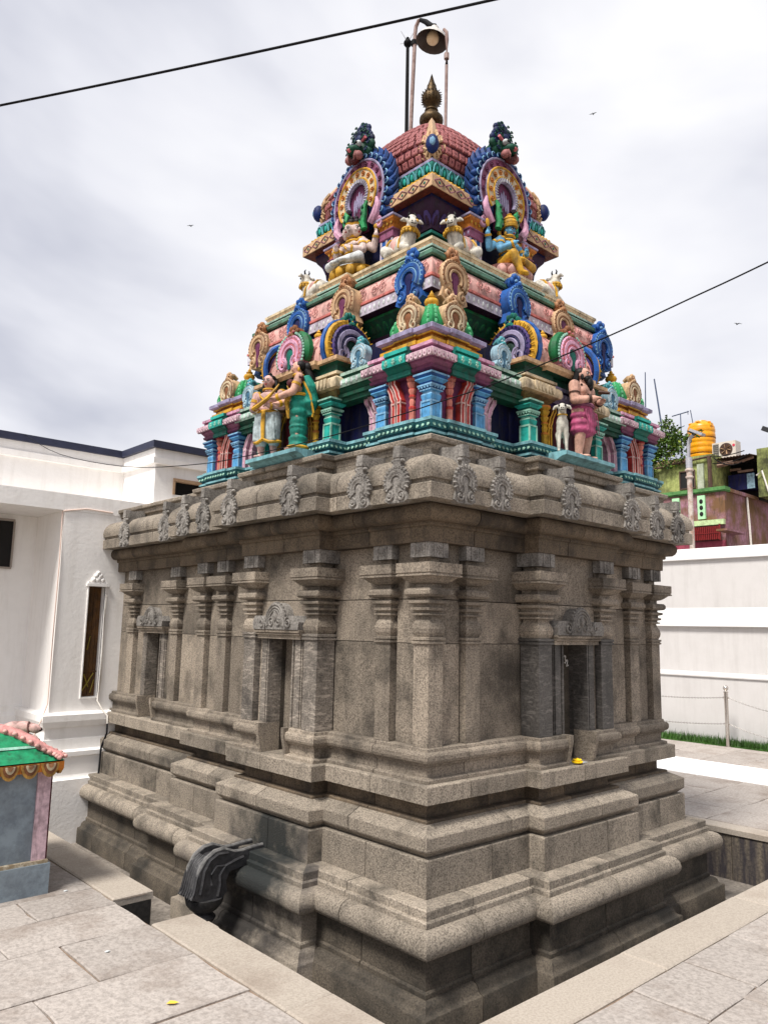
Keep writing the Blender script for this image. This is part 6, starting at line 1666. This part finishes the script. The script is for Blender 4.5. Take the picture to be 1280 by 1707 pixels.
# ================================================================== OLD HOUSES BEHIND THE WALL
PINKW = mat('flaking_pink_wall', srgb(164, 120, 138), srgb(128, 88, 100), rough=.9, fine=9, amt=.8, bump=.4, bscale=18, grime=srgb(112, 82, 52), gamt=.97, gscale=1.3, gpos=.44, soot=.8)
GREENW = mat('mossy_green_wall', srgb(164, 172, 104), srgb(118, 126, 70), rough=.9, fine=7, amt=.8, bump=.3, bscale=18, grime=srgb(50, 52, 32), gamt=.95, gscale=1.3, gpos=.52, soot=.75)
BRICKM = mat('red_metal', srgb(120, 18, 18), srgb(84, 10, 10), rough=.5, fine=14, amt=.6)
GREENT = mat('green_trim', srgb(88, 140, 78), srgb(58, 100, 54), rough=.8, fine=10, amt=.6, grime=srgb(44, 60, 34), gamt=.7, gscale=3)
TINM = mat('rusty_tin', srgb(84, 62, 50), srgb(50, 38, 32), rough=.7, fine=8, amt=.7, bump=.2)
ph = thing('pink_house', (20, 6.74, -.9), 'old house with flaking pink plaster and red grille, behind the white boundary wall', 'house')
def hp(nm, mb, m, sm=0, parent=None): return wpart(nm, mb, m, ph, sm, parent=parent)
mb = MB(); mb.box(20, 27, 6.74, 14, -.9, 6.02); hp('wall', mb, PINKW)
mb = MB(); mb.box(19.9, 20.3, 6.68, 14, 6.06, 6.17, 0); mb.box(19.94, 20.3, 6.70, 14, 6.021, 6.0595, 0); hp('parapet_trim', mb, GREENT)
mb = MB(); mb.box(20.3, 27, 6.66, 6.9, 6.021, 6.13); hp('side_coping', mb, PINKW)
mb = MB(); mb.box(19.86, 19.998, 6.75, 14, 4.98, 5.14); hp('ledge', mb, mat('pale_green_trim', srgb(190, 214, 160), srgb(150, 160, 120), rough=.9, fine=8, amt=.7))
for yb in (7.46, 8.30, 9.14):
    mb = MB(); mb.box(19.93, 19.999, yb - .12, yb + .12, 5.20, 5.95)
    bal = hp('baluster_panel', mb, mat('pale_green_panel', srgb(176, 222, 176), srgb(140, 196, 150), rough=.8, fine=8, amt=.6))
    mb = MB()
    for z in (5.36, 5.56, 5.76): mb.ell((19.925, yb, z), (.02, .06, .075), 0, 8, 6)
    hp('hole', mb, DARK, 40, parent=bal)
mb = MB(); mb.box(19.80, 19.84, 6.86, 7.82, 4.50, 4.93); gr = hp('grille', mb, mat('dark_red', srgb(70, 10, 12), rough=.7))
for k in range(16):
    mb = MB(); y = 6.89 + .06 * k; mb.box(19.76, 19.80, y - .019, y + .019, 4.51, 4.92); hp('grille_slat', mb, BRICKM, parent=gr)
mb = MB(); mb.box(19.745, 19.76, 6.86, 7.82, 4.70, 4.72); mb.box(19.74, 19.80, 6.815, 6.855, 4.48, 4.98); hp('grille_rail', mb, BRICKM, parent=gr)
mb = MB(); mb.box(19.3, 20.6, 6.40, 6.739, 4.70, 4.76); hp('window_hood', mb, PINKW)
mb = MB(); mb.box(19.97, 19.999, 6.75, 9, 4.0, 4.49); hp('red_wall', mb, mat('dull_red_wall', srgb(150, 66, 84), srgb(110, 44, 60), rough=.9, fine=5, amt=.7))
mb = MB(); mb.tube([(21.55, 6.70, 6.05), (21.62, 6.69, 5.2), (21.70, 6.70, 4.3), (21.7, 6.7, 3.2)], .035, 6); hp('downpipe', mb, DUCT, 50)
gh = thing('green_house', (21.3, 7.5, 2), 'mossy yellow green roof room with tin shelter, above the pink house', 'house')
def gp(nm, mb, m, sm=0, parent=None): return wpart(nm, mb, m, gh, sm, parent=parent)
mb = MB(); mb.box(21, 24, 7.53, 14, 6.021, 7.50); gp('wall', mb, GREENW)
mb = MB(); mb.box(20.93, 21, 7.80, 8.02, 6.03, 7.20); gp('pier', mb, mat('grey_green_pier', srgb(176, 182, 164), srgb(140, 150, 120), rough=.9, fine=6, amt=.7, grime=srgb(70, 74, 50), gamt=.6, gscale=3, streak=True))
mb = MB(); mb.tube([(20.9, 9.9, 7.20), (20.9, 8.7, 7.32), (20.9, 7.5, 7.40)], .035, 6); mb.tube([(20.9, 7.58, 7.42), (20.9, 7.58, 6.05)], .07, 6); gp('iron_rail', mb, TINM, 50)
mb = MB()
for k in range(9):
    y = 8.3 + .12 * k
    for q in (-1, 1): mb.tube([(20.94, y, 7.28), (20.94, y + q * .14, 7.46)], .012, 4)
gp('lattice', mb, P['tan'], 40)
mb = MB(); mb.box(22.4, 25, 6.44, 7.52, 6.03, 7.35); gp('dark_shed', mb, DARK)
mb = MB()
for k in range(12):
    y0_ = 6.40 + .10 * k; mb.loft([[(21.3, y0_, 7.36), (21.3, y0_ + .05, 7.39), (21.3, y0_ + .10, 7.36)], [(24.5, y0_, 7.62), (24.5, y0_ + .05, 7.65), (24.5, y0_ + .10, 7.62)]], close=False)
gp('tin_roof', mb, TINM)
mb = MB(); mb.tube([(21.4, 7.55, 7.28), (21.6, 6.9, 7.22), (21.6, 6.45, 7.32)], .05, 5); mb.tube([(21.3, 7.5, 7.12), (21.35, 7.0, 7.18)], .07, 5); gp('rafter', mb, mat('old_timber', srgb(140, 112, 96), srgb(90, 70, 60), rough=.9, fine=8), 50)
mb = MB(); mb.box(21.8, 23, 5.7, 6.42, 6.03, 7.62); gp('right_pier', mb, GREENW)
mb = MB(); mb.tube([(21.7, 6.42, 6.72), (21.7, 6.25, 6.86), (21.7, 6.06, 6.10)], .03, 4); gp('white_pipe', mb, DUCT, 40)
mb = MB()
for k, (ya, za, yb, zb, sg) in enumerate(((7.4, 7.30, 6.5, 7.05, .16), (7.5, 7.15, 6.3, 7.30, .10), (7.9, 7.45, 6.5, 7.45, .07))):
    mb = MB(); mb.tube([(20.85 + .1 * k, ya + (yb - ya) * q / 10, za + (zb - za) * q / 10 - sg * 4 * (q / 10) * (1 - q / 10)) for q in range(11)], .016, 4); gp('sagging_wire', mb, CABLE, 50)
for ya, yb, z in ((7.0, 7.35, 7.02), (6.6, 7.1, 6.93)):
    mb = MB(); mb.box(21.9, 21.96, ya, yb, z, z + .07); gp('loose_plank', mb, MATS['old_timber'])
mb = MB(); mb.box(20.99, 21.0, 8.15, 8.62, 6.45, 7.0); wf = gp('window', mb, DARK)
mb = MB(); mb.box(20.96, 20.995, 8.11, 8.15, 6.41, 7.04); mb.box(20.96, 20.995, 8.62, 8.66, 6.41, 7.04); mb.box(20.96, 20.995, 8.15, 8.62, 7.0, 7.04); mb.box(20.96, 20.995, 8.15, 8.62, 6.41, 6.45); mb.box(20.965, 20.99, 8.37, 8.40, 6.45, 7.0); gp('window_frame', mb, TINM, parent=wf)
# water tank, air conditioner, cool box, bush, rods
tk = thing('water_tank', (22.4, 8.50, 7.62), 'bright yellow ribbed plastic water tank on the roof of the old house', 'water tank')
YEL = mat('yellow_plastic', srgb(226, 156, 14), srgb(200, 122, 8), rough=.35, fine=5, amt=.5, bump=.05, grime=srgb(190, 110, 20), gamt=.4, gscale=3)
pr = [(.40, 7.62), (.455, 7.66)]
z = 7.70
for k in range(6): pr += [(.455, z), (.465, z + .03), (.465, z + .10), (.452, z + .13), (.452, z + .17)]; z += .185
pr += [(.45, z), (.40, z + .10), (.32, z + .16), (.22, z + .19), (.20, z + .24), (.0, z + .245)]
mb = MB(); mb.lathe(22.4, 8.50, pr, 24); wpart('tank_body', mb, YEL, tk, 40)
for zz in (7.84, 8.40):
    mb = MB(); mb.lathe(22.4, 8.50, [(.46, zz), (.476, zz + .01), (.476, zz + .025), (.46, zz + .03)], 24); wpart('tank_hoop', mb, P['gold_d'], tk, 40)
mb = MB()
for k in range(6):
    t_ = 2 * PI * k / 6 + .2; mb.ell((22.4 + .33 * math.cos(t_), 8.5 + .33 * math.sin(t_), z + .135), (.10, .10, .045), 0, 8, 5)
mb.box(22.2, 22.32, 8.05, 8.13, z - .02, z + .09); wpart('tank_lug', mb, YEL, tk, 50)
mb = MB(); mb.box(21.9, 22.9, 8.0, 9.0, 7.50, 7.62); wpart('tank_stand', mb, GREENW, tk, 0)
ac = thing('air_conditioner', (22, 7.5, 7.46), 'white outdoor air conditioner unit beside the yellow water tank', 'air conditioner')
mb = MB(); mb.box(21.75, 22.15, 7.06, 7.84, 7.47, 8.02); wpart('casing', mb, mat('ivory_metal', srgb(206, 196, 184), srgb(184, 174, 162), rough=.5, fine=8), ac, 0)
mb = MB(); mb.tube([(21.745, 7.38, 7.75), (21.735, 7.38, 7.75)], .22, 18, up=(0, 0, 1)); wpart('fan_opening', mb, mat('brown_fan', srgb(66, 44, 34), rough=.7), ac, 40)
mb = MB()
for k in range(6):
    t_ = PI * k / 3; mb.tube([(21.73, 7.38 + .04 * math.cos(t_), 7.75 + .04 * math.sin(t_)), (21.725, 7.38 + .17 * math.cos(t_ + .3), 7.75 + .17 * math.sin(t_ + .3))], [.02, .045], 5, flat=.3)
wpart('fan_blade', mb, P['tan'], ac, 40)
mb = MB()
for k in range(5): mb.box(21.738, 21.749, 7.625 + .04 * k, 7.645 + .04 * k, 7.52, 7.97)
for k in range(7): mb.box(21.736, 21.738, 7.62, 7.81, 7.53 + .065 * k, 7.545 + .065 * k)
wpart('grille', mb, mat('dark_plastic', (.02, .02, .022)), ac, 0)
mb = MB(); mb.tube([(21.745, 7.12, 7.86), (21.738, 7.12, 7.86)], .045, 12); wpart('badge', mb, mat('red_badge', srgb(200, 60, 80)), ac, 40)
cb = MB(); cb.box(21.9, 22.5, 6.56, 7.42, 6.35, 6.88, 0); cb.box(21.88, 21.9, 6.56, 6.80, 6.36, 6.86, 1)
tag(link('storage_box', cb.mesh('storage_box', [P['navy'], P['ice']], 0)), 'dark blue box with a pale end under the tin shelter', 'box')
LEAF = [mat('leaf_dark', (.045, .10, .014), (.022, .052, .008), rough=.55, fine=3, amt=.8, bump=0), mat('leaf_mid', (.11, .20, .026), (.06, .12, .015), rough=.5, fine=3, amt=.8, bump=0), mat('leaf_yellow', (.24, .30, .035), (.14, .2, .02), rough=.5, fine=3, amt=.6, bump=0)]
bush = thing('leafy_shrub', (21.2, 9.3, 7.4), 'leafy green shrub growing out of the roof beside the yellow water tank', 'shrub')
mb = MB(); r2 = random.Random(11)
def leaves(mb, c, r, n, s):
    for k in range(n):
        while True:
            v = Vector((r2.uniform(-1, 1), r2.uniform(-1, 1), r2.uniform(-1, 1)))
            if .25 < v.length < 1: break
        p = Vector(c) + Vector((v.x * r[0], v.y * r[1], v.z * r[2]))
        a = Vector((r2.uniform(-1, 1), r2.uniform(-1, 1), r2.uniform(-.9, .3))).normalized(); b = a.cross(Vector((r2.uniform(-1, 1), r2.uniform(-1, 1), 1))).normalized()
        l = s * r2.uniform(.6, 1.2); nrm = a.cross(b) * l * .15
        m_ = 0 if r2.random() < .45 else (1 if r2.random() < .75 else 2)
        i = [mb.vert(p), mb.vert(p + a * l * .5 + b * l * .32 + nrm), mb.vert(p + a * l), mb.vert(p + a * l * .5 - b * l * .32 + nrm)]
        mb.face((i[0], i[1], i[2]), m_); mb.face((i[0], i[2], i[3]), m_)
for c, r, n in (((21.2, 9.3, 8.1), (.35, .55, .45), 520), ((21.1, 9.7, 7.85), (.35, .45, .4), 380), ((21.2, 9.0, 8.45), (.3, .35, .35), 260), ((21.1, 9.15, 8.85), (.15, .22, .25), 80), ((20.9, 8.6, 8.05), (.25, .42, .35), 260), ((20.8, 7.98, 8.25), (.12, .22, .12), 40), ((20.9, 9.6, 7.3), (.12, .2, .5), 90), ((20.9, 8.85, 7.5), (.2, .5, .3), 150)): leaves(mb, c, r, n, .15)
wpart('foliage', mb, LEAF, bush, 0)
mb = MB()
for (a, b) in (((21.2, 9.2, 7.4), (21.1, 9.15, 8.9)), ((21.2, 9.3, 7.6), (21.1, 9.9, 8.0)), ((21.2, 9.2, 7.7), (20.8, 7.95, 8.25)), ((21.1, 9.4, 7.5), (20.9, 9.6, 6.9))):
    a, b = Vector(a), Vector(b); mb.tube([a, a.lerp(b, .5) + Vector((0, .04, .06)), b], [.03, .02, .008], 5)
wpart('stem', mb, mat('bark_brown', (.10, .07, .045), (.05, .035, .02), rough=.9), bush, 50)
ROD = mat('weathered_iron', srgb(72, 84, 112), srgb(50, 56, 70), rough=.6, fine=8, metal=.3)
mb = MB(); mb.tube([(22, 10.33, 11.2), (22, 10.37, 9.4), (22, 10.40, 7.4)], [.018, .025, .03], 5)
tag(link('iron_rod', mb.mesh('iron_rod', ROD, 50)), 'taller upright iron rod on the old roof, left of the leaning one', 'rod', 'iron rods on the old roof')
mb = MB(); mb.tube([(22, 9.98, 10.86), (22, 9.86, 9.9), (22, 9.66, 8.2), (22, 9.6, 7.5)], [.025, .03, .035, .035], 5)
tag(link('iron_rod', mb.mesh('iron_rod', ROD, 50)), 'leaning iron rod on the old roof, nearer the yellow tank', 'rod', 'iron rods on the old roof')
an = thing('tv_antenna', (22.5, 9.3, 8.6), 'small T shaped aerial behind the shrub on the old roof', 'antenna')
mb = MB(); mb.tube([(22.5, 9.28, 7.5), (22.5, 9.28, 9.50)], .018, 5); wpart('mast', mb, ROD, an, 50)
mb = MB(); mb.tube([(22.5, 9.60, 9.47), (22.5, 8.97, 9.53)], .022, 5); mb.tube([(22.5, 9.0, 9.42), (22.5, 9.0, 9.56)], .014, 4); wpart('crossbar', mb, ROD, an, 50)
mb = MB(); mb.tube([(22.6, 8.95, 9.60), (22.6, 8.85, 8.9)], .016, 5)
tag(link('iron_rod', mb.mesh('iron_rod', ROD, 50)), 'short thin rod just above the yellow water tank', 'rod', 'iron rods on the old roof')
mb = MB(); mb.tube([(22.2, 10.4, 8.55), (22.2, 9.0, 8.95)], .014, 4)
tag(link('iron_rod', mb.mesh('iron_rod', ROD, 50)), 'nearly level thin rod reaching towards the yellow water tank', 'rod', 'iron rods on the old roof')
fl = thing('floodlight', (22, 6.1, 8.2), 'small dark floodlight on a bracket at the right edge of the view', 'floodlight')
mb = MB(); mb.M = Matrix.Translation((22, 6.14, 8.27)) @ Matrix.Rotation(.5, 4, 'X'); mb.box(-.08, .08, -.13, .13, -.09, .06); wpart('lamp_body', mb, mat('dark_plastic', (.02, .02, .022)), fl, 0)
mb = MB(); mb.tube([(22, 6.05, 8.22), (22, 5.9, 8.05), (22, 5.9, 7.55)], .025, 5); wpart('bracket', mb, ROD, fl, 50)

# ================================================================== ON AND ABOVE THE DOME
RUSTP = mat('rusty_pipe', srgb(150, 128, 122), srgb(110, 84, 78), rough=.6, fine=20, amt=.7, grime=srgb(90, 56, 44), gamt=.6, gscale=6)
BLK = mat('black_iron', (.006, .006, .007), rough=.7, fine=20, spec=.1)
def Q(y, z, x=1.40): return (x, y, z)
gl = thing('gooseneck_lamp', (1.4, 1.66, 6.5), 'dish shaded lamp hanging from a bent rusty pipe above the tower finial', 'lamp')
mb = MB(); mb.tube([Q(1.700, 6.48), Q(1.682, 7.0), Q(1.662, 7.45), Q(1.652, 7.72), Q(1.640, 7.80), Q(1.605, 7.845), Q(1.57, 7.835)], .020, 8); wpart('pipe', mb, RUSTP, gl, 50)
mb = MB(); mb.tube([Q(1.575, 7.838), Q(1.50, 7.77), Q(1.42, 7.67), Q(1.365, 7.635)], [.020, .026, .030, .026], 8); mb.tube([Q(1.666, 7.60), Q(1.664, 7.65)], .032, 8); wpart('arm', mb, BLK, gl, 50)
mb = MB(); mb.M = Matrix.Translation(Q(1.380, 7.565)) @ Matrix.Rotation(.10, 4, 'X') @ Matrix.Rotation(.16, 4, 'Y') @ Matrix.Scale(.90, 4)
mb.loft([[(r * math.cos(2 * PI * i / 22), r * math.sin(2 * PI * i / 22), z) for i in range(22)] for r, z in [(.182, -.115), (.178, -.105), (.155, -.06), (.10, -.01), (.075, .02), (.05, .03), (.045, .07)]], cap0=False)
shd = wpart('shade', mb, mat('enamel_white', srgb(200, 196, 190), srgb(150, 146, 142), rough=.4), gl, 50)
M_ = mb.M
mb = MB(); mb.M = M_; mb.loft([[(r * math.cos(2 * PI * i / 22), r * math.sin(2 * PI * i / 22), z) for i in range(22)] for r, z in [(.1815, -.1155), (.172, -.108), (.148, -.060), (.094, -.014), (.06, .012)]], cap0=False); wpart('shade_lining', mb, mat('dark_lining', (.05, .035, .03), rough=.4), gl, 50, parent=shd)
mb = MB(); mb.M = M_; mb.lathe(0, 0, [(.035, .02), (.05, .0), (.068, -.05), (.070, -.09), (.055, -.118), (.02, -.13), (0, -.132)], 16); wpart('bulb', mb, mat('frosted_glass', srgb(226, 204, 170), srgb(200, 176, 140), rough=.25), gl, 60)
mb = MB(); mb.tube([Q(1.208, 6.30), Q(1.203, 6.8), Q(1.200, 7.10), Q(1.198, 7.38), Q(1.205, 7.47), Q(1.24, 7.52)], [.016, .016, .016, .018, .018, .016], 7); mb.tube([Q(1.2005, 7.17), Q(1.20, 7.23)], .026, 7)
tag(link('support_pipe', mb.mesh('support_pipe', RUSTP, 50)), 'thin rusty pipe rising on the right of the tower finial to the lamp shade', 'pipe')
lr = thing('lightning_rod', (1.45, 1.75, 6.4), 'black rod with ball and thin spikes, left of the lamp above the dome', 'lightning rod')
mb = MB(); mb.tube([Q(1.755, 6.40), Q(1.758, 7.10), Q(1.760, 7.66)], [.020, .019, .017], 8); wpart('rod', mb, BLK, lr, 50)
mb = MB(); mb.ell(Q(1.760, 7.68), (.044, .044, .042), 0, 12, 8); mb.ell(Q(1.762, 7.735), .019, 0, 8, 6); wpart('ball', mb, BLK, lr, 60)
mb = MB()
for dy, dz, dx in ((.03, .12, 0), (-.012, .13, .03), (.12, .055, 0), (-.13, .09, 0), (.02, .05, .12), (-.02, .05, -.12)): mb.tube([Q(1.760, 7.69), Q(1.760 + dy, 7.69 + dz, 1.40 + dx)], [.0035, .002], 4)
wpart('spike', mb, GALV, lr, 50)
mb = MB(); mb.tube([(1.25, 1.95, 6.30), (1.28, 1.90, 6.45), (1.36, 1.80, 6.56), (1.40, 1.72, 6.60), (1.42, 1.68, 6.56)], .010, 5); mb.tube([(1.05, 2.15, 6.08), (1.15, 2.03, 6.25), (1.25, 1.95, 6.30)], .012, 5)
tag(link('loose_cable', mb.mesh('loose_cable', CABLE, 50)), 'short dark cable looped over the left shoulder of the pink dome', 'cable')
# cables
def cable(nm, pts, r, lb):
    mb = MB(); mb.tube(pts, r, 6); tag(link(nm, mb.mesh(nm, CABLE, 60)), lb, 'cable')
a, b = Vector((-3.9, 13.0, 9.05)), Vector((6.2, -4.0, 9.05))
cable('overhead_cable', [a.lerp(b, k / 24) - Vector((0, 0, .18 * (1 - (2 * k / 24 - 1) ** 2))) + Vector((0, 0, .17)) for k in range(25)], .017, 'black overhead cable crossing the sky above the tower')
cpts = [(-.782, 5.90, 3.773), (-.722, 4.848, 3.384), (-.635, 3.341, 3.045), (-.563, 2.105, 2.90), (-.515, 1.29, 2.872), (-.465, .431, 2.876), (-.433, -.118, 2.903), (-.416, -.411, 2.922), (-.389, -.889, 2.956), (-.351, -1.541, 3.048), (-.326, -1.963, 3.125), (-.306, -2.302, 3.19), (-.25, -3.3, 3.40), (-.2, -5.0, 3.85)]
sm = []
for k in range(len(cpts) - 1):
    p0_, p1_, p2_, p3_ = [Vector(cpts[min(max(k + q, 0), len(cpts) - 1)]) for q in (-1, 0, 1, 2)]
    for q in range(4):
        t_ = q / 4; sm.append(.5 * ((2 * p1_) + (p2_ - p0_) * t_ + (2 * p0_ - 5 * p1_ + 4 * p2_ - p3_) * t_ ** 2 + (3 * p1_ - p0_ - 3 * p2_ + p3_) * t_ ** 3))
cable('slack_cable', sm + [Vector(cpts[-1])], .0036, 'thin slack cable strung from the white building past the tower front to the upper right')

# ================================================================== SMALL THINGS
mb = MB()
for k in range(14):
    t_ = 2 * PI * k / 14
    for r_, z_ in ((.030, .012), (.020, .026)): mb.ell((r_ * math.cos(t_ + z_ * 40), r_ * math.sin(t_ + z_ * 40), z_), (.014, .010, .007), 0, 6, 4, rot=(0, -.5, t_ + z_ * 40))
mb.ell((0, 0, .03), (.014, .014, .012), 0, 8, 5)
o = link('yellow_flower', mb.mesh('yellow_flower', mat('marigold', srgb(252, 214, 20), srgb(240, 170, 10), rough=.6, fine=20), 40)); o.location = (1.415, -.155, .646)
tag(o, 'yellow marigold lying on the sill of the right niche', 'flower')
mb = MB(); mb.loft([[(1.34, -.145, .6455), (1.34, -.06, .6455)], [(1.44, -.17, .6475), (1.44, -.07, .650)], [(1.55, -.16, .6455), (1.55, -.06, .646)]], close=False)
tag(link('paper_scrap', mb.mesh('paper_scrap', P['white'], 0)), 'scrap of white paper under the yellow flower in the right niche', 'paper')
CHALK = mat('white_chalk', (.75, .73, .70), rough=1, fine=80, amt=.6)
mb = MB(); mb.M = frame_M('R', H, d_ - .045, 0)
yq = .1385
three = [(-.14, 1.405), (-.128, 1.418), (-.114, 1.412), (-.112, 1.398), (-.124, 1.390), (-.112, 1.386), (-.108, 1.370), (-.120, 1.358), (-.136, 1.364)]
two = [(-.098, 1.372), (-.090, 1.384), (-.076, 1.382), (-.074, 1.368), (-.086, 1.350), (-.100, 1.334), (-.070, 1.338), (-.055, 1.342)]
for ch in (three, two): mb.tube([(x * .7 + .190, yq, z) for x, z in ch], .0042, 4, up=(0, 1, 0))
wpart('chalk_number', mb, CHALK, shrine, 0)
LY = mat('fallen_leaf', srgb(214, 180, 60), srgb(180, 140, 60), rough=.6, fine=20)
mb = MB(); mb.loft([[(-.03, 0, .004)] * 3, [(-.012, -.014, .010), (-.012, 0, .005), (-.012, .014, .012)], [(.01, -.012, .008), (.01, 0, .005), (.01, .012, .010)], [(.032, 0, .008)] * 3], close=False)
o = link('fallen_leaf', mb.mesh('fallen_leaf', LY, 40)); o.location = (-1.627, .091, G + .002); o.rotation_euler = (0, 0, -.6)
tag(o, 'small yellow fallen leaf on the paving at the lower left', 'leaf')
for x, y, lb in ((-1.617, .862, 'white speck of torn paper on the paving slab left of the moat corner'), (-1.43, 1.98, 'white torn scrap on the paving beside the base of the small altar')):
    mb = MB(); mb.ell((0, 0, .004), (.016, .011, .004), 0, 7, 4); o = link('paper_scrap', mb.mesh('paper_scrap', P['white'], 0)); o.location = (x, y, G + .001); tag(o, lb, 'paper')
for (x, y, z), s_, yw, lb in (((16.56, 8.92, 18.26), .13, .3, 'small dark bird flying high in the right half of the sky'), ((20.8, 6.4, 11.6), .16, 1.0, 'tiny bird in the sky at the right, above the old houses'), ((7.36, 18.1, 14.4), .13, .6, 'tiny bird in the sky at the left of the tower')):
    b_ = thing('bird', (x, y, z), lb, 'bird', rotz=yw)
    mb = MB(); mb.tube([(-.5 * s_, 0, 0), (-.2 * s_, 0, 0), (.2 * s_, 0, 0), (.42 * s_, 0, .03 * s_), (.55 * s_, 0, 0)], [.04 * s_, .09 * s_, .11 * s_, .08 * s_, .02 * s_], 7); link('body', mb.mesh('body', BLK, 50), b_)
    for q in (-1, 1):
        mb = MB(); mb.loft([[(.2 * s_, q * .05 * s_, 0), (-.15 * s_, q * .05 * s_, 0)], [(.22 * s_, q * .45 * s_, .16 * s_), (-.10 * s_, q * .45 * s_, .14 * s_)], [(-.05 * s_, q * .95 * s_, .06 * s_), (-.15 * s_, q * .9 * s_, .05 * s_)]], close=False); link('wing', mb.mesh('wing', BLK, 0), b_)
